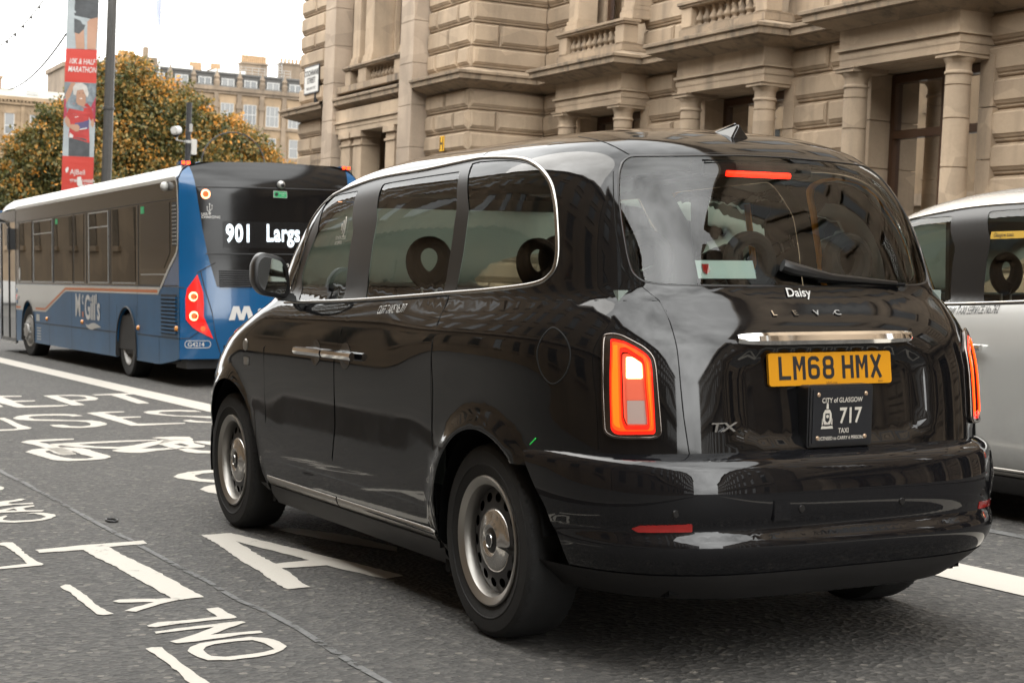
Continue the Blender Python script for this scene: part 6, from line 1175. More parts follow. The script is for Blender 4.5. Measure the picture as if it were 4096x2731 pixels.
def rtext(s, x, z, size, m, step, **k):
    for i, c in enumerate(s):
        if c == ' ': continue
        q = Vector(onb(BS, x+i*step, z)); q2 = Vector(onb(BS, x+i*step, z+size*0.7)); u_ = (q2-q).normalized(); r2 = (Vector(onb(BS, x+(i+1)*step, z))-q).normalized(); n2 = r2.cross(u_)
        text('badge_letter', c, m, q+n2*0.004, r2, u_, size, gt, **k)
rtext('LEVC', -0.195, 1.172, 0.033, TM['chrome'], 0.088, bold=0.0012, depth=0.002, sx=1.2)
q = Vector(onb(BS, -0.545, 0.80)); text('badge', 'TX', TM['chrome'], q+Vector((0.035, -0.020, 0.0)), (1, -0.12, 0), (0, 0.03, 1), 0.042, gt, bold=0.0015, depth=0.003, sx=1.75, shear=0.15, spacing=0.95)
q = Vector(onb(BS, -0.09, 1.243)); text('name_sticker', 'Daisy', TM['white'], q+Vector((0, -0.010, -0.004)), (1, 0, 0), (0, 0.5, 1), 0.047, gt, bold=0.001)
# wiper
w0 = Vector(onb(BS, -0.06, 1.335))+Vector((0, -0.03, 0)); w1 = Vector(onb(BS, 0.40, 1.285))+Vector((0, -0.025, 0))
b = MB(); b.tube([w0+Vector((-0.035, 0.01, 0.012)), w0, w0.lerp(w1, 0.35)+Vector((0, -0.012, -0.012)), w1], [0.022, 0.024, 0.014, 0.007], 10); b.build('wiper', TM['gloss'], gt, True)
b = MB(); b.tube([w0.lerp(w1, 0.25)+Vector((0, 0.008, -0.03)), w1+Vector((0.04, 0.006, -0.006))], 0.007, 6); b.build('wiper_blade', TM['cabin'], gt, True)
q0, q1 = Vector(onb(BS, -0.18, 1.685)), Vector(onb(BS, 0.09, 1.683)); b = MB(); b.tube([q0+Vector((0, 0.03, 0)), q0.lerp(q1, 0.5)+Vector((0, 0.028, 0)), q1+Vector((0, 0.03, 0))], 0.0105, 8); b.build('high_brake_light', TM['brake'], gt, True)
b = MB(); b.box(-0.28, 0.2, q0.y+0.035, q0.y+0.12, 1.66, 1.72); b.build('brake_light_shroud', TM['cabin'], gt, bevel=0.01)
st0 = Vector(onb(BS, -0.42, 1.300)); st1 = Vector(onb(BS, -0.19, 1.300)); b = MB(); b.add([st0+Vector((0, 0.012, 0)), st1+Vector((0, 0.012, 0)), st1+Vector((0, 0.035, 0.062)), st0+Vector((0, 0.035, 0.062))], [(0, 1, 2, 3)]); b.build('window_sticker', TM['sticker'], gt, smooth=None)
text('sticker_lettering', 'The Taxi Centre', mat('sticker_ink', (0.20, 0.30, 0.33), 0.6), st0+Vector((0.062, -0.0015+0.012+0.006, 0.018)), st1-st0, Vector((0, 0.37, 1)), 0.032, gt, sx=0.8)
b = MB(); b.add([st0+Vector((0.02, 0.013, 0.025)), st0+Vector((0.034, 0.011, 0.014)), st0+Vector((0.048, 0.013, 0.025)), st0+Vector((0.048, 0.023, 0.05)), st0+Vector((0.02, 0.023, 0.05))], [(0, 1, 2, 3, 4)]); b.build('sticker_shield', TM['reflector'], gt, smooth=None)
# firm name on the rear door, following the skin
def side_text(s, y, z, size, m, parent, **k):
    V, F = text_mesh(s, size, **k); b = MB(); vs = []
    for x, h, d in V:
        p, N = side_pt(y-x, z+h+x*0.045, 0.0022); vs.append(p)
    b.add(vs, F); return b.build('door_lettering', m, parent, smooth=None)
rdl = [c for c in taxi.children if c.name.startswith('rear_door')][0]; fdl = [c for c in taxi.children if c.name.startswith('front_door')][0]
side_text('CLIFF TAXIS No.717', 1.03, 1.150, 0.050, TM['white'], rdl, sx=0.64, shear=0.15)
# cabin
cab = empty('cabin', parent=taxi)
def headrest(x, y, z, tiltb=0.0):
    b = MB(); pts = [(x+0.078*math.sin(a)*(1-0.12*math.cos(a)), y+tiltb*math.cos(a), z-0.088*math.cos(a)) for a in np.linspace(0, 2*math.pi, 29)]
    b.tube(pts, [0.036+0.008*math.cos(a) for a in np.linspace(0, 2*math.pi, 29)], 10, False); b.build('headrest', TM['cabin'], cab, True); c = MB(); c.tube([(x-0.035, y, z-0.10), (x-0.035, y, z-0.25)], 0.008, 6); c.build('headrest_post', TM['satin'], cab); c = MB(); c.tube([(x+0.035, y, z-0.10), (x+0.035, y, z-0.25)], 0.008, 6); c.build('headrest_post', TM['satin'], cab)
for x in (-0.44, 0.01, 0.46):
    headrest(x, -0.33, 1.36); b = MB(); b.box(x-0.20, x+0.20, -0.38, -0.24, 0.55, 1.225); b.build('seat_back', TM['cabin'], cab, bevel=0.05)
b = MB(); b.box(-0.68, 0.68, -0.25, 0.30, 0.40, 0.62); b.build('rear_bench', TM['cabin'], cab, bevel=0.05)
for x in (-0.44, 0.12): headrest(x, 1.52, 1.375); b = MB(); b.box(x-0.19, x+0.19, 1.50, 1.62, 0.6, 1.25); b.build('folding_seat', TM['cabin'], cab, bevel=0.04)
headrest(0.42, 1.86, 1.40); b = MB(); b.box(0.18, 0.66, 1.78, 1.92, 0.5, 1.28); b.box(0.18, 0.66, 1.9, 2.4, 0.4, 0.6); b.build('driver_seat', TM['cabin'], cab, bevel=0.05)
b = MB(); b.box(-0.72, 0.72, 1.70, 1.73, 0.3, 1.14); b.box(-0.70, -0.66, 1.70, 1.73, 1.14, 1.66); b.box(0.66, 0.70, 1.70, 1.73, 1.14, 1.66); b.box(-0.70, 0.70, 1.70, 1.73, 1.62, 1.67); b.build('partition', TM['trim'], cab)
b = MB(); b.box(-0.78, 0.78, 2.38, 2.86, 0.80, 1.13); b.build('dashboard', TM['dash'], cab, bevel=0.05); b = MB(); b.box(-0.66, -0.2, 2.33, 2.385, 0.95, 1.10); b.build('air_vent', TM['cabin'], cab, bevel=0.01)
b = MB(); b.tube([(0.42+0.18*math.cos(a), 2.28-0.06*math.sin(a), 1.06+0.17*math.sin(a)) for a in np.linspace(0, 2*math.pi, 25)], 0.014, 8, False); b.build('steering_wheel', TM['cabin'], cab, True)
b = MB(); b.box(-0.66, -0.30, 2.2, 2.37, 1.0, 1.26); b.build('binnacle', TM['cabin'], cab, bevel=0.08)
b = MB(); b.box(-0.80, 0.80, -0.55, 2.5, 0.30, 0.36); b.build('floor', TM['cabin'], cab)
for s in (-1, 1):
    b = MB(); b.box(min(s*0.80, s*0.86), max(s*0.80, s*0.86), 0.45, 2.35, 0.5, 1.12); b.build('door_lining', TM['dash'], cab)
b = MB(); b.box(-0.70, 0.70, -0.58, -0.42, 0.7, 1.26); b.build('parcel_shelf', TM['dash'], cab)
b = MB(); b.box(-0.45, 0.45, 0.0, 1.7, 1.775, 1.785); b.build('headlining', TM['trim'], cab)
for y in (0.55, 1.62): b = MB(); b.tube([(0.70, y, 0.75), (0.68, y, 1.2), (0.62, y, 1.62)], 0.014, 8); b.build('grab_rail', TM['amber'], cab, True)
# stickers on the windows
def win_tag(name, y, z, w_, h, m, parent, txt=None, tm=None, size=0.02):
    p, N = side_pt(y, z, 0.0); b = MB(); p0, _ = side_pt(y+w_/2, z, -0.009); p1, _ = side_pt(y-w_/2, z, -0.009); p2, _ = side_pt(y-w_/2, z+h, -0.009); p3, _ = side_pt(y+w_/2, z+h, -0.009)
    b.add([p0, p1, p2, p3], [(0, 1, 2, 3)])
    if m: b.build(name, m, parent, smooth=None)
for k in range(3):
    pts = [side_pt(1.70-0.012*k-0.016*(k+1)*math.cos(a)*0.6, 1.535+0.022*(k+1)*math.sin(a), 0.001)[0] for a in np.linspace(-0.8, 0.8, 7)]; b = MB(); b.tube(pts, 0.0028, 5); b.build('contactless_symbol', TM['cream'], fdl)
for i, s in enumerate(('CONTACTLESS', 'ACCEPTED')):
    V, F = text_mesh(s, 0.022, sx=0.9); b = MB(); b.add([side_pt(1.755-x, 1.478-0.024*i+h, 0.001)[0] for x, h, d in V], F); b.build('window_lettering', TM['cream'], fdl, smooth=None)
# ---------------------------------------------------------------- the silver taxi alongside
silver = copy_tree(taxi, None, {TM['paint']: TM['silver'], TM['bump']: TM['silver']}); silver.name = 'silver_taxi'
silver.matrix_world = ROAD @ Matrix.Translation((3.70, 0.23, -0.035)); setp(silver, 'silver taxi cab cut by the right edge, alongside the black one', 'taxi')
def walk(o):
    yield o
    for c in o.children: yield from walk(c)
for o in list(walk(silver)):
    nm = o.name.split('.')[0]
    if nm in ('door_lettering', 'name_sticker', 'window_sticker', 'sticker_lettering', 'sticker_shield', 'lettering', 'crest', 'crest_shield', 'crest_tree', 'contactless_symbol', 'window_lettering', 'badge_letter', 'badge'): bpy.data.objects.remove(o)
srd = [c for c in silver.children if c.name.startswith('rear_door')][0]
side_text('GLASGOW TAXI SERVICE No.762', 1.60, 1.133, 0.062, TM['ink'], srd, sx=0.55, shear=0.12)
b = MB(); ys = np.linspace(0.62, 1.27, 10); vs = []
for z in (1.555, 1.595): vs += [side_pt(y, z, -0.003)[0] for y in ys]
b.add(vs, [(i, i+1, 10+i+1, 10+i) for i in range(9)]); b.build('yellow_sticker', TM['yl_sticker'], srd, smooth=None)
V, F = text_mesh('Glasgow taxis', 0.032, sx=0.85); b = MB(); b.add([side_pt(1.245-x, 1.566+h, -0.001)[0] for x, h, d in V], F); b.build('sticker_lettering', TM['ink'], srd, smooth=None)
for k, y in enumerate((0.97, 0.88, 0.81)):
    b = MB(); poly = [(0.018*math.cos(a)*(1.3 if k == 0 else 0.8), 0.013*math.sin(a)) for a in np.linspace(0, 6.28, 13)[:-1]]; b.add([side_pt(y-p[0], 1.575+p[1], -0.001)[0] for p in poly], [tuple(range(12))]); b.build('sticker_icon', TM['ink'], srd, smooth=None)
# ---------------------------------------------------------------- bus
BW, BL, BH = 2.30, 11.5, 2.52
bus = empty('single_deck_bus', ROAD @ Matrix.Translation((1.93, 13.87, 0))); setp(bus, 'blue and white single deck bus showing route 901 on its rear display', 'bus')
G = {}
G['blue'] = mat('bus_blue', (0.002, 0.075, 0.200), 0.16, coat=0.5, noise=0.10, nscale=0.8); G['white'] = mat('bus_white', (0.396, 0.3888, 0.36), 0.3, coat=0.3, noise=0.05, nscale=1)
G['sideblue'] = mat('bus_side_blue', (0.008, 0.070, 0.160), 0.38, noise=0.22, nscale=1.2, spec=0.3)
G['glass'] = glass('bus_window', (0.12, 0.105, 0.085), 1.5, dull=0.4, dcol=(0.012, 0.010, 0.008)); G['black'] = mat('bus_black', (0.006, 0.006, 0.0065), 0.12, spec=0.35)
G['band'] = mat('bus_smoked_panel', (0.020, 0.017, 0.013), 0.12, coat=0.0, spec=0.45); G['matt'] = mat('bus_matt_black', (0.012, 0.012, 0.013), 0.6)
G['orange'] = mat('bus_orange', (0.4464, 0.1224, 0.0216), 0.4); G['led'] = mat('led_letters', (0.8, 0.9, 1), 0.5, emit=(0.86, 0.95, 1.0), estr=1.7)
G['ring'] = mat('lit_red_ring', (0.8, 0.2, 0.1), 0.3, emit=(1.0, 0.42, 0.20), estr=4.0); G['halo'] = mat('lit_red_centre', (0.7, 0.1, 0.03), 0.3, emit=(1.0, 0.05, 0.01), estr=1.5)
G['redlens'] = mat('bus_red_lens', (0.45, 0.01, 0.01), 0.12, coat=1, emit=(1.0, 0.02, 0.01), estr=0.45); G['amber'] = mat('amber_lens', (0.60, 0.22, 0.02), 0.25, coat=0.6)
G['sign_green'] = mat('exit_green', (0.02, 0.36, 0.13), 0.5); G['grey'] = mat('bus_wheel_grey', (0.3024, 0.2952, 0.2808), 0.4, 0.3, noise=0.15, nscale=6); G['seat'] = mat('bus_seat', (0.03, 0.035, 0.06), 0.8)
G['poster'] = mat('yellow_poster', (0.504, 0.288, 0.0288), 0.6); G['lit'] = mat('lit_red_dot', (0.6, 0.1, 0.02), 0.3, emit=(1.0, 0.045, 0.004), estr=4.0)
def bb(b, n, m, parent=None, **k): return b.build(n, m, parent or bus, **k)
# rounded cross section of the shell: side wall, cove, roof
def section(z0):
    pts = [(0.0, z0), (0.0, 1.2), (0.0, 2.30), (0.008, 2.46), (0.03, 2.535), (0.075, 2.60), (0.15, 2.65), (0.30, 2.68), (BW/2, 2.70)]
    return pts+[(BW-x, z) for x, z in pts[:-1][::-1]]
S_ = section(2.485)
# roof with white coves
b = MB(); sec = [(x, z) for x, z in section(2.48) if z >= 2.46]; sec = [(0.004, 2.485)]+[p for p in sec if p[1] > 2.49]+[(BW-0.004, 2.485)]
ys = [0.10, 0.6, 2, 4, 6, 8, 10, 10.9, 11.3, 11.5]; nS = len(sec)
def ry(i): return {8: 0.03, 9: 0.10}.get(i, 0.0)
b.add([(x, y, z-ry(i)) for i, y in enumerate(ys) for x, z in sec], [(i*nS+k, i*nS+k+1, (i+1)*nS+k+1, (i+1)*nS+k) for i in range(len(ys)-1) for k in range(nS-1)]); bb(b, 'roof', G['white'], smooth=True)
# a side wall cut into panels; outline coordinates are (y,z)
def side(poly, d0, d1, left=True):
    f = (lambda a, h, d: (-d, a, h)) if left else (lambda a, h, d: (BW+d, a, h))
    b = MB(); b.prism(poly, f, d0, d1); return b
def arc(yc, zc, r, a0, a1, n=12): return [(yc+r*math.cos(a), zc+r*math.sin(a)) for a in np.linspace(R(a0), R(a1), n)]
WR, WF = 2.50, 8.98
archR = [(3.05, 0.24)]+arc(WR, 0.40, 0.50, 10, 170)+[(1.97, 0.24)]; archF = [(9.52, 0.24)]+arc(WF, 0.40, 0.50, 10, 170)+[(8.45, 0.24)]
low_body = [(0.02, 0.34), (0.02, 1.19), (10.0, 1.19), (10.0, 0.22)]+archF+archR+[(0.9, 0.24), (0.30, 0.30)]
for left in (True, False):
    o = bb(side(low_body, -0.04, 0.0, left), 'side_panel', G['sideblue'])
    if left: SP_ = o
    bb(side([(0.05, 2.485), (0.03, 2.06), (0.05, 1.67), (0.12, 1.58), (0.41, 1.43), (0.80, 1.19), (10.0, 1.19), (10.05, 2.485)], -0.03, -0.002, left), 'window_band', G['band'])
    for j, (y0, y1) in enumerate(((8.66, 9.66), (7.04, 8.50), (5.66, 6.88), (4.92, 5.50), (3.44, 4.60), (2.02, 3.22), (0.60, 1.72))):
        z0 = 1.25 if y0 > 1 else 1.36
        if y0 > 1: w_ = bb(side([(y0, z0), (y1, z0), (y1, 2.21), (y0, 2.21)], -0.001, 0.003, left), 'window', G['glass'])
        else: w_ = bb(side([(0.66, 1.42), (y1, 1.42), (y1, 2.21), (0.40, 2.21), (0.40, 1.60)], -0.001, 0.003, left), 'window', G['black'])
        fr = MB()
        for q in ((y0, y1, z0-0.025, z0-0.012),)+(((y0, y1, 1.995, 2.012), (y0, y1, 2.20, 2.215), (y0, y0+0.012, 1.226, 2.21), (y1-0.012, y1, 1.226, 2.21)) if j in (1, 4) else ()):
            x = (-0.009, -0.003) if left else (BW+0.003, BW+0.009); fr.box(*x, *q)
        fr.build('window_frame', M['steel'], w_)
    if left:
        for y in (6.96, 5.58, 4.76, 3.33, 1.87, 8.58, 9.72):
            bb(side([(y-0.01, 1.22), (y+0.01, 1.22), (y+0.01, 2.23), (y-0.01, 2.23)], 0.0, 0.002), 'pillar_joint', G['matt'])
        bb(side([(0.1, 2.235), (9.9, 2.235), (9.9, 2.243), (0.1, 2.243)], 0.0, 0.003), 'cove_joint', G['matt'])
# white swoosh and orange line on the near side
bb(side([(10.0, 1.185), (0.80, 1.185), (0.93, 1.095), (6.08, 1.095), (6.30, 1.06), (7.57, 0.755), (8.38, 0.755)]+[p for p in arc(WF, 0.40, 0.53, 138, 42)]+[(9.60, 0.755), (10.0, 0.755)], 0.0, 0.003), 'white_swoosh', G['white'])
b = MB()
def line2(b, pts, wd, d):
    for (y0, z0), (y1, z1) in zip(pts[:-1], pts[1:]):
        t = Vector((y1-y0, z1-z0)).normalized(); n = Vector((-t.y, t.x))*wd/2; q = [(y0+n.x, z0+n.y), (y1+n.x, z1+n.y), (y1-n.x, z1-n.y), (y0-n.x, z0-n.y)]; b.add([(-d, y, z) for y, z in q], [(0, 1, 2, 3)])
line2(b, [(10.0, 0.80), (9.6, 0.80)], 0.036, 0.0045); b.build('orange_line', G['orange'], SP_, smooth=None); b = MB(); line2(b, [(8.36, 0.80), (7.62, 0.80), (6.13, 1.135), (0.95, 1.135)], 0.036, 0.0045); b.build('orange_line', G['orange'], SP_, smooth=None)
b = MB(); ed = [(10.0, 2.478), (0.16, 2.478), (0.085, 2.45), (0.055, 2.38), (0.03, 2.06), (0.05, 1.67), (0.12, 1.58), (0.41, 1.43), (0.81, 1.18)]
line2(b, ed, 0.045, 0.006); b.build('white_edge', G['white'], SP_, smooth=None)
b = MB()
for k in range(11): b.box(-0.012, 0.0, 0.10+0.012*max(0, k-8), 0.26, 1.70+k*0.045, 1.712+k*0.045)
bb(b, 'upper_vent', M['steel']); b = MB(); b.box(-0.004, 0, 0.08, 0.28, 1.68, 2.2); bb(b, 'vent_back', G['matt'])
b = MB(); b.box(-0.003, 0.0, 0.12, 0.80, 0.62, 1.10); bb(b, 'vent_back', G['matt']); b = MB()
for k in range(10): b.box(-0.02, 0.0, 0.12, 0.80, 0.635+k*0.046, 0.658+k*0.046)
bb(b, 'side_vent', G['sideblue'])
for y, z in ((7.46, 0.65), (5.02, 0.66), (1.87, 0.66), (0.11, 0.70)):
    b = MB(); b.lathe([(0.0, 0.03), (0.025, 0.028), (0.035, 0.0)], (0, y, z), (-1, 0, 0), 14); bb(b, 'marker_lamp', G['amber'], smooth=True)
b = MB(); b.ball((-0.03, 0.51, 2.40), 0.055, 12, 8); bb(b, 'side_camera', M['white_plastic'], smooth=True)
for pts in ([(3.41, 0.24), (3.41, 1.09)], [(5.72, 0.24), (5.72, 1.09)], [(8.46, 0.57), (3.04, 0.57)], [(1.95, 0.58), (0.03, 0.58)], [(0.89, 0.24), (0.89, 0.58)], [(7.3, 0.24), (7.3, 0.57)], [(1.92, 1.19), (1.92, 0.8)], [(0.03, 1.205), (1.9, 1.205)]):
    b = MB(); line2(b, pts, 0.012, 0.0035); b.build('panel_joint', G['matt'], SP_, smooth=None)
for s_, y, z, sz, k in (('M', 5.47, 0.745, 0.46, 0.98), ('Gill\'s', 4.86, 0.715, 0.48, 0.98)):
    text('lettering', s_, M['print_white'], (-0.006, y, z), (0, -1, 0), (0, 0, 1), sz, SP_, bold=0.02, heavy=0.022, sx=k)
text('lettering', 'c', M['print_white'], (-0.006, 5.03, 0.92), (0, -1, 0), (0, 0, 1), 0.28, SP_, bold=0.02, heavy=0.022, sx=0.8)
b = MB(); b.add([(-0.006, y, z) for y, z in ((5.02, 0.73), (4.94, 0.73), (4.94, 0.81), (5.02, 0.81))], [(0, 1, 2, 3)]); b.build('orange_dot', G['orange'], SP_, smooth=None)
sw = [(4.92, 0.68), (4.80, 0.635), (4.66, 0.625), (4.45, 0.655), (4.28, 0.665), (4.08, 0.645), (3.87, 0.61), (4.0, 0.605), (4.2, 0.59), (4.4, 0.565), (4.6, 0.57), (4.75, 0.60)]
b = MB(); b.add([(-0.006, y, z) for y, z in sw], [tuple(range(len(sw)))]); b.build('white_wave', G['white'], SP_, smooth=None)
for y0, y1, z0, z1, m in ((1.57, 1.72, 2.11, 2.2, G['sign_green']), (6.65, 6.81, 2.12, 2.2, G['sign_green'])):
    b = MB(); b.box(-0.006, -0.003, y0, y1, z0, z1); bb(b, 'exit_sticker', m)
b = MB(); b.add([(-0.007, 9.66+0.075*math.cos(a), 1.36+0.11*math.sin(a)) for a in np.linspace(0, 6.28, 20)[:-1]], [tuple(range(19))]); bb(b, 'access_sticker', M['print_white'], smooth=None)
for y, z, m in ((9.93, 1.08, G['blue']), (9.93, 0.97, G['redlens']), (9.9, 0.89, G['blue'])):
    b = MB(); b.lathe([(0.0, 0.01), (0.04, 0.01), (0.04, 0.0)], (0, y, z), (-1, 0, 0), 12); bb(b, 'round_sticker', m)
b = MB(); b.box(-0.02, 0, 9.72, 9.86, 0.94, 0.99); bb(b, 'flap_handle', M['steel'])
b = MB(); b.box(-0.004, -0.0035, 8.05, 8.3, 0.60, 0.71); bb(b, 'small_notice', G['white']); b = MB()
for k in range(5): b.box(-0.0042, -0.0035, 7.95, 8.25, 0.30+k*0.045, 0.318+k*0.045)
bb(b, 'small_notice', G['white'])
# front doors: black framed glass
d = MB()
for y in (10.02, 10.66, 11.36): d.box(-0.002, 0.03, y, y+0.05, 0.20, 2.30)
d.box(-0.002, 0.03, 10.02, 11.41, 2.26, 2.46); d.box(-0.002, 0.03, 10.02, 11.41, 0.19, 0.26); do = bb(d, 'entrance_door', G['black'])
d = MB()
for y0, y1 in ((10.07, 10.66), (10.71, 11.36)): d.quad((0.012, y0, 0.26), (0.012, y1, 0.26), (0.012, y1, 2.26), (0.012, y0, 2.26))
d.build('door_glass', G['glass'], do, smooth=None); d = MB()
for y0, y1 in ((10.10, 10.58), (10.76, 11.30)): d.box(0.014, 0.018, y0, y1, 1.12, 1.41)
d.build('door_poster', G['poster'], do); d = MB(); d.box(-0.01, 0.03, 10.05, 11.4, 0.17, 0.19); d.build('step_edge', M['steel'], do)
b = MB(); b.box(0.0, 0.06, 11.41, 11.5, 0.2, 2.45); b.box(0, BW, 11.44, 11.5, 0.2, 0.95); b.box(0, BW, 11.44, 11.5, 2.2, 2.5); b.box(BW-0.06, BW, 9.9, 11.5, 0.2, 2.45); bb(b, 'front_panel', G['blue'])
b = MB(); b.tube([(0.05, 11.5, 2.35), (-0.12, 11.66, 2.3), (-0.2, 11.62, 2.15)], 0.022, 6); b.box(-0.30, -0.12, 11.5, 11.6, 1.8, 2.18); bb(b, 'wing_mirror', G['matt'])
b = MB(); b.box(0.15, 0.4, 10.6, 10.9, 1.7, 2.1); bb(b, 'ticket_screen', G['matt'])
# floor, seats, poles
b = MB(); b.box(0.05, BW-0.05, 0.3, 11.4, 0.30, 0.36); b.box(0.02, BW-0.02, 0.2, 3.6, 0.36, 0.8); b.box(0.3, BW-0.3, 0.2, 8.3, 0.22, 0.3); bb(b, 'floor', G['matt'])
for y in np.arange(1.2, 8.6, 0.85):
    b = MB()
    for x in (0.12, 0.56, 1.32, 1.76): b.box(x, x+0.40, y, y+0.10, 0.8, 1.62)
    bb(b, 'seat_row', G['seat'], bevel=0.03)
# rear end: curved moulding built as rows across, (x,z) on a gently bowed surface
def rear_y(x, z):
    c = abs(x-BW/2)/(BW/2); return -0.17*(1-c**2.6)+1.9*max(0, (z-2.32))**2.2+0.02-(0.04*(1-abs(z-0.8)/0.6) if z < 1.4 and z > 0.2 else 0)
def rp_(x, z, d=0.0): return (x, rear_y(x, z)-d, z)
def rear_patch(name, m, poly, d=0.0, parent=None, step=0.12, **k):
    bm = bmesh.new(); bm.faces.new([bm.verts.new((x, z, 0)) for x, z in poly]); xs = [p[0] for p in poly]; zs = [p[1] for p in poly]
    for c in np.arange(min(xs)+step, max(xs), step): bmesh.ops.bisect_plane(bm, geom=bm.verts[:]+bm.edges[:]+bm.faces[:], plane_co=(c, 0, 0), plane_no=(1, 0, 0))
    for c in np.arange(min(zs)+step, max(zs), step): bmesh.ops.bisect_plane(bm, geom=bm.verts[:]+bm.edges[:]+bm.faces[:], plane_co=(0, c, 0), plane_no=(0, 1, 0))
    bm.verts.index_update(); b = MB(); b.add([rp_(v.co.x, v.co.y, d) for v in bm.verts], [tuple(v.index for v in f.verts) for f in bm.faces]); bm.free()
    o = b.build(name, m, parent or bus, smooth=None, weld=True)
    for p in o.data.polygons: p.use_smooth = True
    return o
def arcx(c, r, a0, a1, n=8): return [(c[0]+r*math.cos(a), c[1]+r*math.sin(a)) for a in np.linspace(R(a0), R(a1), n)]
inL = [(0.155, 2.63), (0.175, 2.50), (0.19, 2.38), (0.21, 2.23), (0.26, 1.90), (0.32, 1.58), (0.37, 1.39), (0.42, 1.20)]
inR = [(BW-x, z) for x, z in inL]
pan = rear_patch('rear_glazing', G['black'], inL[::-1]+[(0.30, 2.68), (BW/2, 2.70), (BW-0.30, 2.68)]+inR+[(1.83, 1.185)], 0.0)
engine = rear_patch('engine_cover', G['blue'], [(0.42, 1.195), (1.83, 1.185), (1.88, 1.195), (1.94, 0.6), (1.85, 0.40), (0.46, 0.40), (0.40, 0.60), (0.36, 0.89)], -0.002)
for sgn in (0, 1):
    fxx = (lambda x: x) if not sgn else (lambda x: BW-x)
    poly = [(0.0, 0.34), (0.44, 0.34), (0.46, 0.40), (0.40, 0.60), (0.36, 0.89), (0.42, 1.20), (0.37, 1.39), (0.32, 1.58), (0.26, 1.90), (0.21, 2.23), (0.19, 2.38), (0.175, 2.50), (0.155, 2.63), (0.06, 2.56), (0.01, 2.47), (0.0, 2.30), (0.0, 1.2)]
    cp = rear_patch('corner_panel', G['blue'], [(fxx(x), z) for x, z in poly], 0.001, step=0.06)
    # corner panel wraps round on to the side
    xx = 0.0 if not sgn else BW; b = MB(); wr = [(0.0, 2.47), (0.09, 2.47), (0.03, 2.06), (0.05, 1.67), (0.12, 1.58), (0.41, 1.43), (0.80, 1.19), (0.0, 1.19)]
    b.add([(xx-0.001 if not sgn else xx+0.001, max(rear_y(xx, z), y) if y == 0.0 else y, z) for y, z in wr], [tuple(range(len(wr)))]); b.build('corner_return', G['blue'], cp, smooth=None)
    b = MB(); tb = [(0.0, 2.47), (0.01, 2.50), (0.06, 2.575), (0.155, 2.64), (0.30, 2.685)]; b.add([(fxx(x), rear_y(x, z), z) for x, z in tb]+[(fxx(x), 0.14, z+0.004) for x, z in tb], [(i, i+1, 5+i+1, 5+i) for i in range(4)]); b.build('corner_cap', G['blue'], cp, smooth=True)
    lens = [(0.20, 1.34), (0.08, 1.17), (0.06, 1.04), (0.06, 0.81), (0.13, 0.72), (0.20, 0.67), (0.37, 0.58), (0.33, 0.68), (0.26, 0.84), (0.265, 1.0), (0.26, 1.13)]
    lo_ = rear_patch('lamp_cluster', G['redlens'], [(fxx(x), z) for x, z in lens], 0.012, step=0.05)
    for (x, z, r) in ((0.15, 1.08, 0.056), (0.15, 0.85, 0.056), (0.30, 2.29, 0.056)):
        c = Vector(rp_(fxx(x), z, 0.014 if z < 2 else 0.004)); par = lo_ if z < 2 else bus
        b = MB(); b.lathe([(r*0.66, 0.004), (r*0.8, 0.014), (r, 0.006), (r, 0.0)], c, (0, -1, 0), 28); b.build('light_ring', G['ring'], par, True)
        b = MB(); b.lathe([(0.0, 0.006), (r*0.66, 0.004)], c, (0, -1, 0), 24); b.build('light_centre', G['halo'], par)
    c = Vector(rp_(fxx(0.25), 0.70, 0.016)); b = MB(); b.lathe([(0.0, 0.006), (0.03, 0.004), (0.03, 0.0)], c, (0, -1, 0), 18); b.build('reflector', G['halo'], lo_)
    b = MB(); x = fxx(0.13); b.box(x-0.07, x+0.07, 0.16, 0.32, 2.635, 2.69); b.build('roof_marker', G['blue'], cp, bevel=0.015); b = MB(); b.box(x-0.05, x-0.01, 0.145, 0.162, 2.65, 2.685); b.box(x+0.01, x+0.05, 0.145, 0.162, 2.65, 2.685); b.build('roof_marker_lamp', G['lit'], cp)
    b = MB(); tp_ = [rp_(fxx(x), z, 0.003) for x, z in ((0.42, 1.40), (0.30, 1.27), (0.24, 1.39), (0.27, 1.23), (0.36, 0.89), (0.40, 0.60), (0.46, 0.40))]; b.tube(tp_[2:], 0.006, 5); b.tube([rp_(fxx(0.41), 1.56-0.08, 0.003), rp_(fxx(0.20), 1.36, 0.003)], 0.006, 5); b.tube([rp_(fxx(0.0), 1.19, 0.003), rp_(fxx(0.06), 1.18, 0.003)], 0.005, 5); b.tube([rp_(fxx(0.0), 0.585, 0.003), rp_(fxx(0.10), 0.585, 0.003), rp_(fxx(0.2), 0.655, 0.003)], 0.005, 5); b.build('panel_joint', G['matt'], cp)
for z in (1.585, 2.375):
    b = MB(); xs = np.linspace(0.30 if z < 2 else 0.2, BW-0.30 if z < 2 else BW-0.2, 20); b.tube([rp_(x, z, 0.002) for x in xs], 0.008, 5); b.build('glazing_joint', G['matt'], pan)
for k in range(8):
    z = 1.20+k*0.026; b = MB(); b.tube([rp_(x, z, 0.010) for x in np.linspace(0.45, BW-0.45, 14)], 0.010, 6); b.build('grille_bar', G['matt'], pan)
def rtx(s, x, z, sz, m, parent=pan, d=0.006, **k):
    return text('lettering', s, m, (x, 0, z), (1, 0, 0), (0, 0, 1), sz, parent, warp=lambda p: rp_(p.x, p.z, d-p.y), **k)
rtx('901', 0.53, 1.735, 0.285, G['led'], bold=0.02, heavy=0.034, sx=0.68, spacing=1.12); rtx('Largs', 1.02, 1.745, 0.285, G['led'], bold=0.02, heavy=0.028, sx=0.66, spacing=1.08)
b = MB()                                                   # the dark lattice between the LEDs
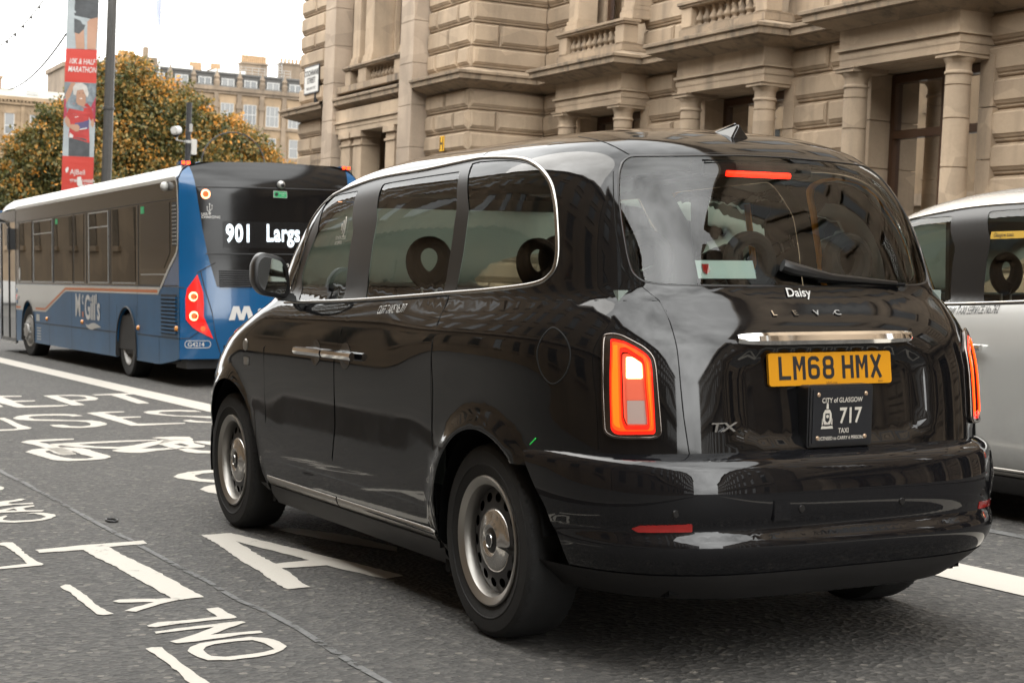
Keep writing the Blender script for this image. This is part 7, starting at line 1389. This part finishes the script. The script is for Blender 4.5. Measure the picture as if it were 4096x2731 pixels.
for k in range(70): b.tube([rp_(0.5+k*0.0175, 1.66, 0.0085), rp_(0.5+k*0.0175, 1.97, 0.0085)], 0.0016, 4)
for k in range(18): b.tube([rp_(x, 1.665+k*0.0175, 0.0085) for x in np.linspace(0.5, 1.72, 8)], 0.0016, 4)
b.build('led_lattice', G['matt'], pan)
rtx('USB', 0.25, 2.04, 0.042, M['print_white'], bold=0.001); rtx('CHARGING', 0.25, 2.005, 0.042, M['print_white'], bold=0.001)
b = MB()
def rl(pts, r): b.tube([rp_(x, z, 0.005) for x, z in pts], r, 5)
rl([(0.345, 2.06), (0.345, 2.17)], 0.004); rl([(0.345, 2.09), (0.372, 2.115), (0.372, 2.15)], 0.004); rl([(0.345, 2.075), (0.318, 2.10), (0.318, 2.135)], 0.004)
for x, z, r in ((0.345, 2.06, 0.016), (0.345, 2.175, 0.008), (0.372, 2.155, 0.008), (0.318, 2.14, 0.008)): b.ball(rp_(x, z, 0.004), r, 8, 6, (1, 0.2, 1))
b.build('usb_symbol', M['print_white'], pan)
rear_patch('exit_sign', M['print_white'], [(1.115, 2.265), (1.285, 2.262), (1.285, 2.342), (1.115, 2.345)], 0.004, pan); rear_patch('exit_sign', G['sign_green'], [(1.12, 2.27), (1.28, 2.267), (1.28, 2.337), (1.12, 2.34)], 0.006, pan)
rtx('Emergency', 1.185, 2.31, 0.022, M['print_white'], d=0.008); rtx('Exit', 1.215, 2.285, 0.022, M['print_white'], d=0.008); b = MB(); b.ball(rp_(1.152, 2.304, 0.006), 0.022, 10, 6, (1, 0.15, 1)); b.build('exit_button', G['matt'], pan)
b = MB(); b.ball(rp_(1.21, 2.42, 0.02), 0.05, 14, 10); b.build('rear_camera', M['steel'], pan, True); b = MB(); b.ball(rp_(1.215, 2.415, 0.055), 0.026, 10, 8); b.build('camera_lens', G['matt'], pan, True)
rtx('mcgillsbuses.co.uk', 0.865, 1.435, 0.085, M['print_white'], bold=0.001, sx=0.85)
for poly in ([(0.55, 0.80), (0.605, 0.965), (0.675, 0.965), (0.70, 0.87), (0.735, 0.965), (0.80, 0.965), (0.86, 0.80), (0.79, 0.80), (0.765, 0.895), (0.73, 0.80), (0.675, 0.80), (0.645, 0.895), (0.62, 0.80)],): rear_patch('rear_logo', M['print_white'], poly, 0.006, engine)
rtx('c', 0.90, 0.88, 0.12, M['print_white'], engine, bold=0.006); rtx('Gill\'s', 1.0, 0.80, 0.24, M['print_white'], engine, bold=0.006)
b = MB(); pill = [(0.09+0.035*math.cos(a), 0.515+0.042*math.sin(a)) for a in np.linspace(R(90), R(270), 8)]+[(0.31+0.035*math.cos(a), 0.515+0.042*math.sin(a)) for a in np.linspace(R(-90), R(90), 8)]
b.tube([rp_(x, z, 0.006) for x, z in pill+pill[:1]], 0.004, 5, False); b.build('fleet_number', M['print_white'], bus); rtx('G4214', 0.085, 0.49, 0.072, M['print_white'], bus, bold=0.0015, sx=0.95)
b = MB(); b.box(0.1, BW-0.1, 0.05, 0.5, 0.22, 0.36); bb(b, 'rear_skirt', G['matt'])
b = MB(); b.box(1.0, 1.6, -0.02, 0.0, 0.42, 0.54); b.build('number_plate', TM['plate'], engine)
# wheels
def bwheel(y, left, front):
    s = -1 if left else 1; e = empty('wheel', parent=bus); e.location = (0.02 if left else BW-0.02, y, 0.42)
    if front: e.rotation_euler = (0, 0, R(6))
    ax = (s, 0, 0)
    b = MB(); b.lathe([(0.26,-0.26),(0.38,-0.26),(0.415,-0.24),(0.42,-0.2),(0.42,-0.05),(0.415,-0.02),(0.39,0.0),(0.30,-0.005),(0.265,-0.02)], (0,0,0), ax, 44); b.build('tyre', TM['tyre'], e, True)
    b = MB()
    if not front: b.lathe([(0.268,-0.02),(0.262,-0.005),(0.25,-0.01),(0.235,-0.06),(0.19,-0.13),(0.12,-0.14),(0.11,-0.09),(0.06,-0.08),(0.0,-0.08)], (0,0,0), ax, 40)
    else: b.lathe([(0.268,-0.02),(0.262,-0.005),(0.25,-0.01),(0.22,-0.01),(0.18,0.02),(0.12,0.03),(0.11,0.06),(0.0,0.07)], (0,0,0), ax, 40)
    b.build('rim', G['grey'], e, True)
    b = MB(); z = Vector(ax); x_ = z.orthogonal().normalized(); y_ = z.cross(x_)
    for k in range(10):
        a = 2*math.pi*k/10; q = (x_*math.cos(a)+y_*math.sin(a))*0.15; b.tube([q+z*(0.02 if front else -0.14), q+z*(0.05 if front else -0.10)], 0.015, 6)
    b.build('wheel_nut', M['steel'], e)
    b = MB(); b.box(0.03 if left else BW-0.5, 0.5 if left else BW-0.03, y-0.5, y+0.5, 0.9, 0.94); b.box(-0.0 if left else BW-0.5, 0.5 if left else BW, y-0.52, y-0.5, 0.25, 0.94); b.box(-0.0 if left else BW-0.5, 0.5 if left else BW, y+0.5, y+0.52, 0.25, 0.94); bb(b, 'wheel_arch', G['matt'])
    b = MB(); f = (lambda a, h, d: (-d, a, h)) if left else (lambda a, h, d: (BW+d, a, h)); ra = arc(y, 0.40, 0.515, 4, 176, 20); b.tube([f(a, h, 0.002) for a, h in [(y+0.53, 0.26)]+ra+[(y-0.53, 0.26)]], 0.014, 6); bb(b, 'arch_trim', G['matt'], smooth=True)
for left in (True, False): bwheel(WR, left, False); bwheel(WF, left, True)
# ---------------------------------------------------------------- overhead cables
cable('thin festoon cable with small lamps crossing the top left sky', (2.77, 40.73, 6.52), (5.15, 43.02, 9.0), 0.35, 0.02, True)
cable('plain cable running from the slate roof towards the banner', (6.2, 56.91, 7.38), (5.19, 40.93, 7.44), 0.30, 0.03, False)
bpy.context.view_layer.update()
